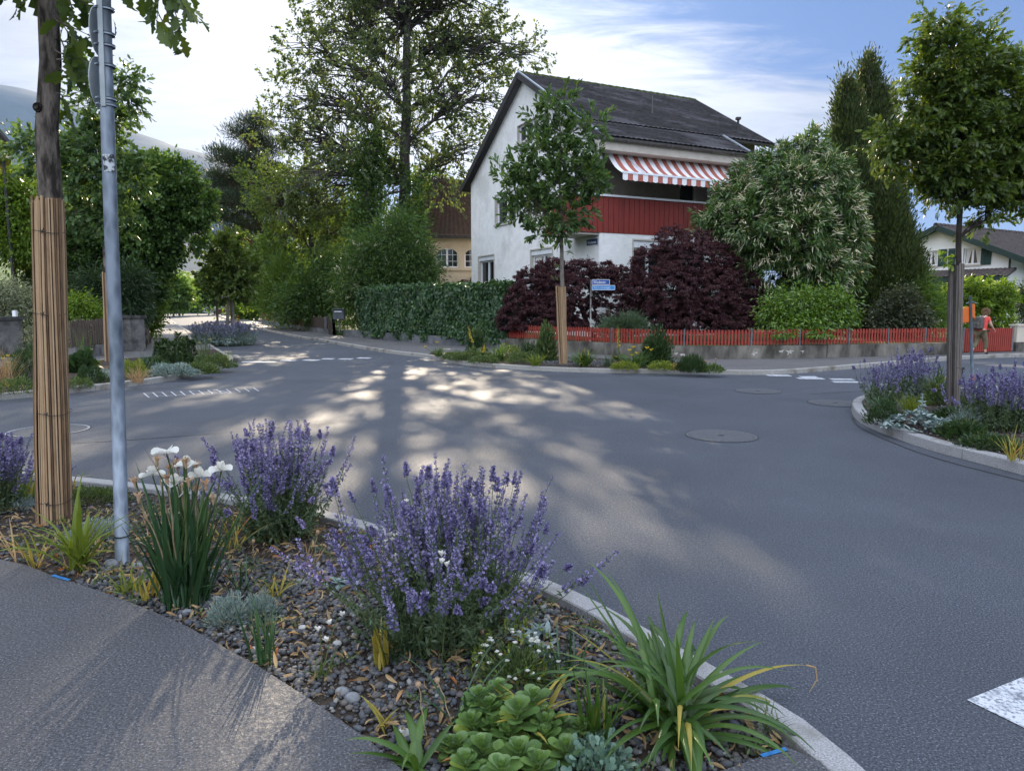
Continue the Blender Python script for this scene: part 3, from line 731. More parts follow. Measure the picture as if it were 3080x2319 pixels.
def gutter(f0, f1, parent, r=.085, m=None):
    p, q = np.array(f0), np.array(f1); d = nrm(q - p); n = np.cross(d, (0, 0, 1)); V = []; F_ = []
    K = 7
    for e in (p, q):
        for j in range(K):
            a = math.pi * j / (K - 1); V.append(e + n * r * math.cos(a) + np.array([0, 0, -r * math.sin(a)]))
        for j in range(K):
            a = math.pi * (K - 1 - j) / (K - 1); V.append(e + n * r * .85 * math.cos(a) + np.array([0, 0, -r * .85 * math.sin(a)]))
    for j in range(2 * K): F_.append((j, (j + 1) % (2 * K), 2 * K + (j + 1) % (2 * K), 2 * K + j))
    mb = MB(); mb.add(V, F_); L = np.linalg.norm(q - p); nb = int(L / .9)
    for i in range(nb + 1):
        c = p + (q - p) * i / nb; mb.bar(c - d * .015 + np.array([0, 0, -r * .5]), c + d * .015 + np.array([0, 0, -r * .5]), 2.1 * r, 1.1 * r)
    return mb.build('gutter', m or M_gutter, parent)
gutter(H(-.30, -.69, RZ0 - .06), H(6.25, -.69, RZ0 - .06), house)
gutter(H(6.4, .80, rz(.886) - .08), H(UL + .45, .80, rz(.886) - .08), house)
mb = MB()
mb.hexa([H(-.4, -.58, RZ0 - .42), H(6.2, -.58, RZ0 - .42), H(6.2, .0, RZ0 - .42), H(-.4, .0, RZ0 - .42), H(-.4, -.58, RZ0 - .12), H(6.2, -.58, RZ0 - .12), H(6.2, -.003, RZ0 - .12), H(-.4, -.003, RZ0 - .12)])
mb.build('eave_soffit', M_soffit, house)
mb = MB(); mb.tube([H(6.12, -.66, RZ0 - .15), H(6.12, -.5, RZ0 - .5), H(6.08, -.08, RZ0 - .9), H(6.08, -.08, .3)], .045 * S, 8); mb.build('downpipe', M_gutter, house, smooth=True)
mb = MB(); mb.tube([H(4.1, 2.6, rz(2.6)), H(4.1, 2.6, rz(2.6) + .75)], .02, 6); mb.build('antenna', M_gutter, house); mb = MB(); mb.tube([H(UL - .3, 2.2, rz(2.2)), H(UL - .3, 2.2, rz(2.2) + .42)], .055, 8); mb.box((np.array(H(UL - .3, 2.2, rz(2.2) + .46))), (.2, .2, .1)); mb.build('roof_vent', M_fascia, house)
mb = MB(); mb.box(np.array(H(0.05, .03, 5.95)), (.06, .06, 1.55), math.atan2(HU[1], HU[0])); mb.build('awning_post', M_handrail, house)
# balcony
mb = MB(); nb_ = 26
def boards(p, q, z0, z1, n, out):
    p, q = np.array(p), np.array(q); d = (q - p) / n; o_ = np.array(out)
    for i in range(n):
        a = p + d * (i + .045); b = p + d * (i + .955)
        V = [(*(a - o_ * .02), z0 * S), (*(b - o_ * .02), z0 * S), (*(b + o_ * .004), z0 * S), (*(a + o_ * .004), z0 * S), (*(a - o_ * .02), z1 * S), (*(b - o_ * .02), z1 * S), (*(b + o_ * .004), z1 * S), (*(a + o_ * .004), z1 * S)]
        mb.hexa(V, 0)
    V = [(*(p - o_ * .06), z0 * S), (*(q - o_ * .06), z0 * S), (*(q - o_ * .015), z0 * S), (*(p - o_ * .015), z0 * S), (*(p - o_ * .06), z1 * S), (*(q - o_ * .06), z1 * S), (*(q - o_ * .015), z1 * S), (*(p - o_ * .015), z1 * S)]
    mb.hexa(V, 1)
boards(H(-1.2, -.02, 0)[:2], H(6.1, -.02, 0)[:2], 4.02, 5.26, 33, -HV)
boards(H(-1.22, 1.75, 0)[:2], H(-1.22, 0, 0)[:2], 4.02, 5.26, 8, -HU)
mb.build('balcony_boards', [M_redw, M_groove], house)
mb = MB(); fr = lambda a, z, d: H(a, -d, z)
fbox(mb, fr, -1.28, 6.1, 5.27, 5.34, -.06, .08); fbox(mb, fg, .06, 1.78, 5.271, 5.339, 1.16, 1.28); mb.build('balcony_rail', M_handrail, house)
mb = MB(); mb.hexa([H(-1.18, .04, 3.94), H(-.003, .04, 3.94), H(-.003, 1.72, 3.94), H(-1.18, 1.72, 3.94), H(-1.18, .04, 4.06), H(-.003, .04, 4.06), H(-.003, 1.72, 4.06), H(-1.18, 1.72, 4.06)])
mb.build('balcony_slab', M_soffit, house)
# awning
M_awr = mat('awning red', (.36, .115, .085), (.42, .15, .12), 3, .85, .15)
M_aww = mat('awning white', (.70, .70, .72), (.78, .78, .80), 3, .85, .15)
aw = empty('awning', H(.2, .0, 7.1), 'extended fabric awning striped white and faded red over the balcony', 'awning')
mb = MB(); nst = 27; u0, u1 = .25, 5.92; K = 8; DP = 1.12
for i in range(nst):
    a = u0 + (u1 - u0) * i / nst; b = u0 + (u1 - u0) * (i + 1) / nst; V = []
    for j in range(K + 1):
        t = j / K; v = .12 - DP * t; z = 6.95 - 1.02 * t - .16 * math.sin(math.pi * t)
        V += [H(a, v, z), H(b, v, z)]
    mb.add(V, [(2 * j, 2 * j + 1, 2 * j + 3, 2 * j + 2) for j in range(K)], 1 if i % 2 == 0 else 0)
mb.build('fabric', [M_awr, M_aww], aw)
mb = MB()
for i in range(nst):
    a = u0 + (u1 - u0) * i / nst; b = u0 + (u1 - u0) * (i + 1) / nst; c = (a + b) / 2
    z1 = 5.93; z0 = 5.68
    mb.add([H(a, -1.01, z0 + .03), H(c, -1.015, z0), H(b, -1.01, z0 + .03), H(b, -1.01, z1), H(a, -1.01, z1)], [(0, 1, 2, 3, 4)], 1 if i % 2 == 0 else 0)
mb.build('valance', [M_awr, M_aww], aw)
mb = MB(); mb.bar(H(u0, -1.0, 5.95), H(u1, -1.0, 5.95), .06, .07); mb.bar(H(u0, .12, 6.95), H(u1, .12, 6.95), .12, .12)
for u in (1.0, 5.6): mb.bar(H(u, .1, 6.8), H(u + .3, -.98, 5.93), .04, .04)
mb.build('frame', M_handrail, aw)
# street name plate on the house wall
mb = MB(); fbox(mb, fg, .1, .8, 3.62, 3.82, .004, .03); nm = mb.build('name_plate', mat('plate blue', (.02, .05, .14)), None, origin=H(0, .45, 3.7))
tag(nm, 'small dark blue street plate fixed to the white house below the balcony', 'sign')

def text_obj(name, body, size, pos, xdir, m, parent=None, squeeze=1.0, up=(0, 0, 1)):
    """lettering as mesh; xdir = reading direction, faces xdir x up"""
    cu = bpy.data.curves.new(name, 'FONT'); cu.body = body; cu.size = size; cu.extrude = .002; cu.resolution_u = 2
    o = bpy.data.objects.new('tmp', cu); COL.objects.link(o); bpy.context.view_layer.update()
    me = bpy.data.meshes.new_from_object(o.evaluated_get(bpy.context.evaluated_depsgraph_get())); bpy.data.objects.remove(o)
    x = nrm(np.array(xdir, float)); u = nrm(np.array(up, float)); n = np.cross(x, u)
    off = wloc(parent) if parent is not None else np.zeros(3)
    for v in me.vertices:
        c = np.array(v.co); w = np.array(pos) + x * c[0] * squeeze + u * c[1] + n * c[2] - off; v.co = w
    me.materials.clear(); me.materials.append(m)
    ob = bpy.data.objects.new(name, me); COL.objects.link(ob); ob.parent = parent
    return ob
M_letter = mat('white lettering', (.75, .76, .78))
text_obj('lettering', 'Wiedenstr.', .15 * S, np.array(H(-.034, .74, 3.66)), -np.array([*HV, 0]), M_letter, nm, .9)

# ---- old villa behind, cream with a brown hipped roof
VO = np.array([-2.2, 44.0]); vu = nrm(np.array([1.0, .12])); vv = np.array([-vu[1], vu[0]])
def VH(u, v, z): p = VO + vu * u + vv * v; return (p[0], p[1], z)
villa = empty('villa', (*VO, 0), 'old cream villa with steep brown tiled roof and arched white windows, behind the ivy hedge', 'house')
W0, W1 = -5.4, 2.6; ez = 5.6
fv = lambda a, z, d: VH(a, -d, z)
wins = [(-4.2, -2.9), (-2.42, -1.08), (-.70, .7)]
mb = MB()
zs, zh = 3.8, 4.95
strips(mb, fv, W0, W1, 0, lambda a: ez, [(a, b, zs, zh) for a, b in wins], 0)
mb.add([VH(W0, 0, 0), VH(W0, 8, 0), VH(W0, 8, ez), VH(W0, 0, ez)], [(0, 1, 2, 3)]); mb.add([VH(W1, 0, 0), VH(W1, 8, 0), VH(W1, 8, ez), VH(W1, 0, ez)], [(3, 2, 1, 0)])
for a, b in wins:          # arched heads: corner fillets
    c = (a + b) / 2; r = (b - a) / 2; N = 8; base = zh - .5
    for s in (-1, 1):
        arc = [(c + s * r * math.cos(t * math.pi / 2 / N), base + .5 * math.sin(t * math.pi / 2 / N)) for t in range(N + 1)]
        pts = arc + [(c + s * r, zh)]
        V = [VH(x, -.012, z) for x, z in pts]
        mb.add(V, [tuple(range(len(V)))])
        V2 = [VH(x, -.012, z) for x, z in arc] + [VH(x, .12, z) for x, z in arc]
        mb.add(V2, [(i, i + 1, N + 2 + i, N + 1 + i) for i in range(N)])
mb.bar(VH(W0, -.04, zs - .14), VH(W1, -.04, zs - .14), .12, .10)
mb.build('wall', M_cream, villa)
for a, b in wins: window(villa, fv, a, b, zs, zh, mull=1, bars=2, depth=.1, sill=False, surround=0)
e = .55
A = [VH(W0 - e, -e, ez), VH(W1 + e, -e, ez), VH(W1 + e, 8.5, ez), VH(W0 - e, 8.5, ez)]; B = [VH(-3.0, 3.5, 9.6), VH(.4, 3.5, 9.6)]
tile_roof('roof', A[0], A[1], B[0], B[1], M_tileb, tw=.3, rh=.3, parent=villa)
mb = MB(); mb.add([A[1], A[2], B[1]], [(0, 1, 2)]); mb.add([A[3], A[0], B[0]], [(0, 1, 2)]); mb.add([A[2], A[3], B[0], B[1]], [(0, 1, 2, 3)]); mb.build('roof', M_tileb, villa)
gutter(VH(W0 - e, -e - .08, ez - .03), VH(W1 + e, -e - .08, ez - .03), villa)
# porch roof
pz = 1.9
A = [VH(-.9, -1.7, pz), VH(2.6, -1.7, pz), VH(-.3, 0, pz + 1.35), VH(2.6, 0, pz + 1.35)]
tile_roof('porch_roof', A[0], A[1], A[2], A[3], M_tiler, parent=villa, rh=.25)
mb = MB(); mb.add([VH(-1.9, -1.75, pz - .2), VH(.0, -1.75, pz - .2), VH(-.95, -1.75, pz + 1.05)], [(0, 1, 2)], 0)
mb.add([VH(-2.0, -1.8, pz - .25), VH(-.95, -1.8, pz + 1.15), VH(-.5, .0, pz + 1.15), VH(-1.9, 0, pz - .2)], [(0, 1, 2, 3)], 0); mb.add([VH(.1, -1.8, pz - .25), VH(-.95, -1.8, pz + 1.15), VH(-.5, 0, pz + 1.15), VH(.4, 0, pz - .2)], [(0, 1, 2, 3)], 1)
mb.build('porch_gable', [M_fascia, M_tiler], villa)

# ---- white house with green shutters on the right
R0 = G(2790, 935, .0); RD = 42.0
def RP(px, py, dy=0): return P(px, py, RD + dy)
ra = P(2700, 912, RD)[:2]; ru = nrm(np.array([.5, -.86])); rv = np.array([-ru[1], ru[0]])
def RH(u, v, z): p = ra + ru * u + rv * v; return (p[0], p[1], z)
# pixel -> wall coordinates on the front plane
def ruv(px, py):
    r = ray(px, py); n = rv; t = np.dot(ra, n) / (r[0] * n[0] + r[1] * n[1]); p = r * t
    return float(np.dot(p[:2] - ra, ru)), float(EYE + p[2])
cot = empty('cottage', (*ra, 0), 'white rendered house with green shutters and low brown roof beyond the red gate', 'house')
fr_ = lambda a, z, d: RH(a, -d, z)
ax, azp = ruv(2832, 682); lx, lz = ruv(2710, 760); rx, rzz = ruv(3060, 760)
w1 = (*ruv(2768, 801), *ruv(2815, 755)); w2 = (*ruv(2895, 795), *ruv(2948, 748)); w3 = (*ruv(3050, 925), *ruv(3085, 870))
hl = [(ruv(2775, 800)[0], ruv(2818, 800)[0], ruv(2775, 801)[1], ruv(2775, 757)[1]), (ruv(2895, 800)[0], ruv(2948, 800)[0], ruv(2895, 797)[1], ruv(2895, 749)[1])]
slope = (azp - lz) / (ax - lx)
mb = MB()
rl = ruv(3033, 800)[0]
ztop = lambda a: azp - .12 - slope * .78 * abs(a - ax)
strips(mb, fr_, lx + .3, rl, 0, ztop, hl, 0, cuts=(ax,))
mb.add([RH(rl, 0, 0), RH(rl, 1.6, 0), RH(rl, 1.6, ztop(rl)), RH(rl, 0, ztop(rl))], [(0, 1, 2, 3)])
strips(mb, lambda a, z, d: RH(a, 1.6 - d, z), rl, rl + 7, 0, lambda a: ztop(rl), [(ruv(3050, 900)[0], ruv(3075, 900)[0] + .9, ruv(3050, 920)[1], ruv(3050, 868)[1])], 0)
mb.build('wall', M_whiteh, cot)
for h in hl: window(cot, fr_, h[0], h[1], h[2], h[3], mull=1, curtain=True, sill=True, depth=.12)
h3 = (ruv(3050, 900)[0], ruv(3075, 900)[0] + .9, ruv(3050, 920)[1], ruv(3050, 868)[1])
window(cot, lambda a, z, d: RH(a, 1.6 - d, z), *h3, mull=1, curtain=True, depth=.1)
def shutter(x0, x1, z0, z1, f):
    mb = MB(); fbox(mb, f, x0, x1, z0, z1, .02, .06)
    n = 14
    for i in range(n):
        z = z0 + .05 + (z1 - z0 - .1) * (i + .5) / n
        mb.hexa([f(x0 + .05, z - .035, .055), f(x1 - .05, z - .035, .055), f(x1 - .05, z - .035, .085), f(x0 + .05, z - .035, .085), f(x0 + .05, z + .02, .05), f(x1 - .05, z + .02, .05), f(x1 - .05, z + .02, .062), f(x0 + .05, z + .02, .062)])
    mb.build('shutter', M_shut, cot)
def sx(px): return ruv(px, 780)[0]
shutter(sx(2823), sx(2848), hl[0][2] - .05, hl[0][3] + .05, fr_); shutter(sx(2853), sx(2874), hl[1][2] - .05, hl[1][3] + .05, fr_)
shutter(sx(2951), sx(2966), hl[1][2] - .05, hl[1][3] + .05, fr_); shutter(sx(2967), sx(2982), hl[1][2] - .05, hl[1][3] + .05, fr_)
shutter(h3[0] - .5, h3[0] - .04, h3[2], h3[3], lambda a, z, d: RH(a, 1.6 - d, z))
mb = MB(); mb.add([RH(ax, -.5, azp + .02), RH(ax, 9, azp + .02), RH(lx - 2.4, 9, azp - slope * .78 * (ax - lx + 2.4)), RH(lx - 2.4, -.5, azp - slope * .78 * (ax - lx + 2.4))], [(0, 1, 2, 3)])
mb.build('roof', M_tiler, cot)
sr = .30
RZt = lambda a: azp + .02 - slope * .78 * (a - ax)
tile_roof('roof', RH(rl + 1.3, -.5, RZt(rl + 1.3)), RH(rl + 1.3, 9, RZt(rl + 1.3)), RH(ax, -.5, RZt(ax)), RH(ax, 9, RZt(ax)), M_tiler, parent=cot, tw=.3, rh=.34)
ridge_caps(RH(ax, -.6, azp + .05), RH(ax, 9, azp + .05), M_tiler, cot, r=.12)
mb = MB(); mb.bar(RH(lx - 2.4, -.54, azp - slope * .78 * (ax - lx + 2.4) - .1), RH(ax, -.54, azp - .08), .07, .3, up=(0, 0, 1)); mb.bar(RH(ax, -.54, azp - .08), RH(rl + 1.3, -.54, RZt(rl + 1.3) - .1), .07, .3)
mb.build('verge_board', M_greenf, cot)
# veranda roof
z1 = ruv(2900, 812)[1]; z0v = ruv(2900, 836)[1]
tile_roof('veranda_roof', RH(sx(2720), -1.6, z0v), RH(sx(3078), -1.6, z0v - .05), RH(sx(2720), 0, z1), RH(sx(3060), 0, z1), M_tiler, parent=cot, tw=.22, rh=.3, amp=.04)
mb = MB(); mb.bar(RH(sx(2715), -1.66, z0v - .17), RH(sx(3082), -1.66, z0v - .2), .1, .34); mb.build('veranda_fascia', M_greenf, cot)
mb = MB(); mb.tube([RH(sx(2835), -1.6, z0v - .3), RH(sx(2800), -1.0, z0v - .75), RH(sx(2778), -.1, z0v - 1.0), RH(sx(2778), -.1, .2)], .05, 7); mb.build('downpipe', M_fascia, cot, smooth=True); mb = MB(); mb.tube([RH(rl + .1, -.1, ztop(rl) - .1), RH(rl + .1, -.1, z1)], .05, 7); mb.build('downpipe', M_fascia, cot, smooth=True)
mb = MB(); mb.tube([RH(sx(3072), -1.6, z0v - .3), RH(sx(3035), -.2, z0v - .7), RH(sx(3035), -.2, .2)], .05, 7); mb.build('downpipe', M_fascia, cot, smooth=True)
cp = P(2938, 676, RD + 5); mb = MB(); mb.box((cp[0], cp[1], cp[2] - .7), (.55, .5, 1.4), .1); mb.build('chimney', M_whiteh, cot); mb = MB(); mb.box((cp[0] - .05, cp[1], cp[2] + .06), (.8, .65, .10), .1); mb.build('chimney_cap', M_fascia, cot)

# ---- left edge: corner of a neighbouring house roof
nb = empty('house', tuple(P(-60, 560, 26.0)[:2]) + (0,), 'corner of a cream house with timber eave at the left edge of the picture', 'house')
def rb_(px, Y_): r = ray(px, 912); return r[0] / r[1] * Y_
mb = MB()
q = [(rb_(-900, 25), 25), (rb_(6, 25), 25), (rb_(-30, 33), 33), (rb_(-900, 33), 33)]
mb.hexa([(*c, 0) for c in q] + [(*c, P(0, 452, 25)[2]) for c in q]); mb.build('wall', M_cream, nb)
mb = MB(); za, zb_ = P(75, 437, 24.3)[2], P(-60, 245, 24.3)[2]
q = [(rb_(78, 24.3), 24.3, za), (rb_(40, 33.5), 33.5, za), (rb_(-160, 33.5), 33.5, zb_), (rb_(-60, 24.3), 24.3, zb_)]
mb.hexa([(x, y, z - .14) for x, y, z in q] + q); mb.build('roof', M_fascia, nb)
mb = MB(); q = [(rb_(70, 24.6), 24.6), (rb_(30, 33), 33), (rb_(-160, 33), 33), (rb_(-160, 24.6), 24.6)]
mb.hexa([(*c, za - .35) for c in q] + [(q[0][0], q[0][1], za - .22), (q[1][0], q[1][1], za - .22), (q[2][0], q[2][1], zb_ - .2), (q[3][0], q[3][1], zb_ - .2)]); mb.build('eave_soffit', M_cream, nb)
mb = MB(); mb.tube([P(62, 447, 24.4), P(20, 455, 24.8), P(10, 475, 24.9), (P(10, 475, 24.9)[0], 24.9, 0.2)], .05, 7); mb.build('downpipe', M_fascia, nb)
# ================================================================== walls, fences, gates
M_conc = mat('old concrete', (.045, .042, .038), (.25, .23, .195), 1.6, .95, .1, bump=.5, bscale=30, bdist=.01, detail=10, c3=(.055, .05, .04), scale3=1.1, stretch=(1, 1, .5))
M_concd = mat('dark concrete', (.08, .085, .09), (.17, .175, .18), 2.0, .95, .1, bump=.4, bscale=30, bdist=.01)
M_white_mark = mat('white lime mark', (.55, .52, .48), (.68, .65, .6), 10, .9, .1)
M_redf = mat('red fence paint', (.24, .034, .022), (.31, .050, .032), 4, .6, .3, c3=(.23, .038, .026), scale3=2.2)
M_steel = mat('grey steel', (.10, .11, .12), (.17, .18, .19), 8, .5, .5, metal=.5)
M_dwood = mat('dark weathered wood', (.040, .030, .025), (.085, .065, .052), 6, .85, .2, stretch=(6, 6, .6))
M_rwood = mat('red brown wood', (.07, .030, .020), (.13, .055, .035), 5, .8, .2, stretch=(5, 5, .5))
M_creamw = mat('cream wall', (.50, .45, .36), (.58, .52, .43), 2, .9, .15, bump=.3, bscale=30, bdist=.01)
wl = spline(WALL, .35); WLA = np.array(wl)
ws = np.concatenate([[0], np.cumsum(np.linalg.norm(np.diff(WLA, axis=0), axis=1))])
def wat(s): return np.array([np.interp(s, ws, WLA[:, 0]), np.interp(s, ws, WLA[:, 1])])
def wdir(s): d = wat(min(s + .2, ws[-1])) - wat(max(s - .2, 0)); return d / np.linalg.norm(d)
def s_of(px):      # distance along the wall where it crosses picture column px
    r = ray(px, 1050); k = WLA[:, 0] / WLA[:, 1] - r[0] / r[1]
    i = np.where(np.diff(np.sign(k)) != 0)[0]; i = i[0] if len(i) else len(k) - 2
    t = k[i] / (k[i] - k[i + 1] + 1e-12); return ws[i] + t * (ws[i + 1] - ws[i])
def wallrun(mb, s0, s1, z0, z1, th, back=0.0, mi=0, step=.5):
    n = max(1, int((s1 - s0) / step)); 
    for i in range(n):
        a, b = s0 + (s1 - s0) * i / n, s0 + (s1 - s0) * (i + 1) / n
        p, q = wat(a), wat(b); na = np.array([-wdir(a)[1], wdir(a)[0]]); nb_ = np.array([-wdir(b)[1], wdir(b)[0]])
        p0, q0 = p + na * back, q + nb_ * back; p1, q1 = p + na * (back + th), q + nb_ * (back + th)
        mb.hexa([(*p0, z0), (*q0, z0), (*q1, z0), (*p1, z0), (*p0, z1), (*q0, z1), (*q1, z1), (*p1, z1)], mi)
SA, SB, SC = s_of(1040), s_of(1520), s_of(2880)
sj = s_of(2488)
mb = MB(); wallrun(mb, SB + .02, sj - .015, 0, .46, .22); wallrun(mb, sj + .015, SC, 0, .46, .22)
wallo = tag(mb.build('garden_wall', M_conc, origin=(*wat((SB + SC) / 2), 0)), 'low stained concrete wall that carries the red picket fence', 'wall')
mb = MB()
for px, py, sc_ in [(2270, 1064, .5), (2372, 1060, .6), (2352, 1056, .35), (2058, 1068, .5), (2415, 1058, .3), (2035, 1066, .3)]:
    s = s_of(px); p = wat(s); t = wdir(s); z = .27 + (1062 - py) * .006
    for a in range(7):
        an = random.uniform(0, 6.28); L = sc_ * random.uniform(.12, .32); n3 = np.array([t[1], -t[0]]) * .004
        c = np.array([*(p + n3), z]); e_ = c + np.array([t[0] * math.cos(an) * L, t[1] * math.cos(an) * L, math.sin(an) * L * .6])
        d = nrm(e_ - c); w = np.cross(d, (t[1], -t[0], 0)) * .012 * (1 + sc_)
        mb.add([c - w, c + w, e_ + w * .2, e_ - w * .2], [(0, 1, 2, 3)])
mb.build('lime_mark', M_white_mark, wallo)
# red picket fence: panels between steel posts
posts_px = [1520, 1835, 2057, 2262, 2408, 2556, 2674, 2786, 2884]
fence = empty('picket_fence', (*wat(s_of(2150)), .5), 'long red wooden picket fence on the low concrete wall', 'fence')
zb, zt = .48, .905
for i in range(len(posts_px) - 1):
    s0, s1 = s_of(posts_px[i]) + .03, s_of(posts_px[i + 1]) - .03; n = max(4, int((s1 - s0) / .098)); mb = MB()
    for j in range(n):
        s = s0 + (s1 - s0) * (j + .5) / n; p = wat(s); t = wdir(s); nn = np.array([-t[1], t[0]]); w = .026
        h = zt + random.uniform(-.008, .008); lean = random.uniform(-.006, .006)
        a, b = p + t * -w + nn * .04, p + t * w + nn * .04; a2, b2 = a + nn * .02, b + nn * .02
        tl = t * lean
        mb.hexa([(*a, zb), (*b, zb), (*b2, zb), (*a2, zb), (*(a + tl), h), (*(b + tl), h), (*(b2 + tl), h), (*(a2 + tl), h)])
    for z in (zb + .08, zt - .09): wallrun(mb, s0, s1, z - .025, z + .025, .03, .061, 0, 1.0)
    mb.build('picket_panel', M_redf, fence)
for px in posts_px:
    s = s_of(px); p = wat(s); t = wdir(s); nn = np.array([-t[1], t[0]]); mb = MB(); mb.box((*(p + nn * .07), .68), (.045, .05, .50), math.atan2(t[1], t[0]))
    mb.build('post', M_steel, fence)
# red gate and cream gate pier
g0 = P(2893, 1066, 22.3)[:2]; g1 = P(3042, 1059, 22.9)[:2]
gate = empty('gate', (*g0, 0), 'red slatted driveway gate behind the walking person', 'gate')
mb = MB(); t = nrm(g1 - g0); L = np.linalg.norm(g1 - g0); n = 24
for j in range(n):
    p = g0 + t * L * (j + .5) / n; mb.box((*p, .49), (L / n * .72, .025, .74), math.atan2(t[1], t[0]))
mb.build('slats', M_redf, gate)
mb = MB(); nn = np.array([-t[1], t[0]])
for z in (.2, .76): mb.bar((*(g0 + nn * .03), z), (*(g1 + nn * .03), z), .03, .05)
mb.bar((*g0, .13), (*g0, .90), .05, .05); mb.bar((*g1, .13), (*g1, .90), .05, .05); mb.build('frame', M_steel, gate)
pr = empty('gate_pier', (*g1, 0), 'cream rendered wall and pier right of the red gate', 'wall')
mb = MB(); p = g1 + t * .18; q = g1 + t * 6; mb.bar((*(p + nn * .12), .66), (*(q + nn * .12), .66), .24, .52); mb.build('wall', M_creamw, pr)
mb = MB(); mb.bar((*(p + nn * .12 - t * .03), .945), (*(q + nn * .12), .945), .32, .05); mb.build('coping', M_creamw, pr)
mb = MB(); mb.bar((*(p + nn * .12 - t * .01), .25), (*(q + nn * .12), .25), .27, .3); mb.build('plinth', M_conc, pr)

# wall and brown fences along the street, left of the hedge
mb = MB(); wallrun(mb, 0.0, s_of(1005) - 1.2, 0, .34, .25, 0, 0, 1.5); mb.build
tag(mb.build('garden_wall', M_concd, origin=(*wat(5), 0)), 'long low grey concrete wall along the far street under the brown fence', 'wall')
mb = MB(); wallrun(mb, s_of(1040) - .3, SB - .02, 0, .42, .25, .0, 0, 1.0)
tag(mb.build('garden_wall', M_concd, origin=(*wat((SA + SB) / 2), 0)), 'low dark concrete wall under the ivy hedge', 'wall')
bf = empty('board_fence', (*wat(8), .7), 'brown board fence on the low wall in front of the dark shrubs', 'fence')
s = 0.2; k = 0
send = s_of(985)
while s < send - 1:
    e_ = min(s + 5.5, send - .2); mb = MB(); n = int((e_ - s) / .14)
    for j in range(n):
        q = s + (e_ - s) * (j + .5) / n; p = wat(q); t = wdir(q); nn = np.array([-t[1], t[0]]); mb.box((*(p + nn * .08), .64 + random.uniform(-.02, .02)), (.115, .02, .56), math.atan2(t[1], t[0]))
    mb.build('board_panel', M_rwood if k % 2 == 0 else M_dwood, bf); s = e_ + .15; k += 1
gt = empty('garden_gate', (*wat(send + .5), 0), 'dark wooden garden gate in the street wall beside the letterbox', 'gate')
mb = MB(); n = 9
for j in range(n):
    q = send - .1 + 1.45 * (j + .5) / n; p = wat(q); t = wdir(q); nn = np.array([-t[1], t[0]]); mb.box((*(p + nn * .08), .52), (.15, .025, .82), math.atan2(t[1], t[0]))
mb.build('boards', M_dwood, gt)
for q in (send - .2, send + 1.4):
    p = wat(q); mb = MB(); mb.box((*p, .5), (.12, .12, .95)); mb.build('post', M_concd, gt)
mb.build('post', M_concd, gt)
lb = empty('letterbox', P(1020, 958, 33.4), 'dark grey letterbox standing behind the dark wooden gate', 'letterbox')
c = P(1020, 945, 33.4); mb = MB(); mb.box(c, (.50, .35, .48)); mb.bar(c + (-.27, -.2, .24), c + (.27, -.2, .24), .12, .04); mb.build('box', mat('grey letterbox paint', (.06, .07, .08), (.09, .10, .11), 5, .5, .4), lb)
mb = MB(); mb.box(c + (0, -.19, .12), (.34, .02, .05)); mb.build('slot', M_winf, lb)
mb = MB(); mb.bar((c[0], c[1], .3), c - (0, 0, .22), .06, .06); mb.build('post', M_steel, lb)
c = P(787, 931, 50); lb = empty('letterbox', c, 'small pale letterbox above the brown fence farther down the street', 'letterbox')
mb = MB(); mb.box(c, (.30, .3, .24)); mb.build('box', M_blind, lb); mb = MB(); mb.bar((c[0], c[1], .3), c - (0, 0, .1), .05, .05); mb.build('post', M_steel, lb); mb = MB(); mb.box(c + (0, -.155, .03), (.2, .01, .03)); mb.build('slot', M_steel, lb)

# left side of the street: pier, fence, gate posts
M_pier = mat('stained plaster', (.08, .077, .08), (.24, .23, .22), 3.2, .95, .1, bump=.5, bscale=20, bdist=.02, c3=(.07, .065, .065), scale3=1.6)
M_cap = mat('dark stone cap', (.05, .05, .05), (.09, .085, .08), 6, .9, .1)
lw = empty('garden_wall', (*G(30, 1060)[:2], 0), 'stained rendered garden wall with dark cap at the left edge', 'wall')
p, q = G(60, 1066, .1)[:2], G(-400, 1095, .1)[:2]; yb = p[1]
d = nrm(q - p); zt_ = P(30, 962, yb)[2]
mb = MB(); mb.bar((*p, zt_ / 2), (*q, zt_ / 2), .4, zt_); mb.build('wall', M_pier, lw); mb = MB(); mb.bar((*(p - d * .06), zt_ + .05), (*q, zt_ + .05), .52, .1); mb.build('cap', M_cap, lw)
mb = MB()
for i in range(5):
    x = 20 + i * 7 + random.uniform(-2, 2); a = P(x, 1000 + random.uniform(-8, 8), yb - .24); b = a + np.array([random.uniform(-.08, .08), 0, -random.uniform(.1, .3)]); mb.bar(a, b, .03, .006)
mb.build('lime_mark', M_white_mark, lw)
c = P(45, 944, yb - .1); mb = MB(); mb.box(c, (.10, .1, .2)); tag(mb.build('wall_lamp', M_winf, origin=c), 'small white lamp standing on the stained wall at the left edge', 'lamp')
def pickets(e, p, q, z0, z1, w, gapf, m, jag=.03):
    mb = MB(); t = nrm(q - p); L = np.linalg.norm(q - p); n = int(L / w)
    for j in range(n):
        c = p + t * L * (j + .5) / n; mb.box((*c, (z0 + z1) / 2 + random.uniform(-jag, jag)), (w * gapf, .03, z1 - z0), math.atan2(t[1], t[0]))
    nn = np.array([-t[1], t[0]]) * .03
    for z in (z0 + .15, z1 - .15): mb.bar((*(p + nn), z), (*(q + nn), z), .04, .06)
    mb.build('pickets', m, e)
p, q = G(215, 1080, .1)[:2], G(352, 1062, .1)[:2]
zt_ = P(300, 962, (p[1] + q[1]) / 2)[2]
fl = empty('wooden_fence', (*p, 0), 'dark weathered picket fence on a low wall left of the gate pillars', 'fence')
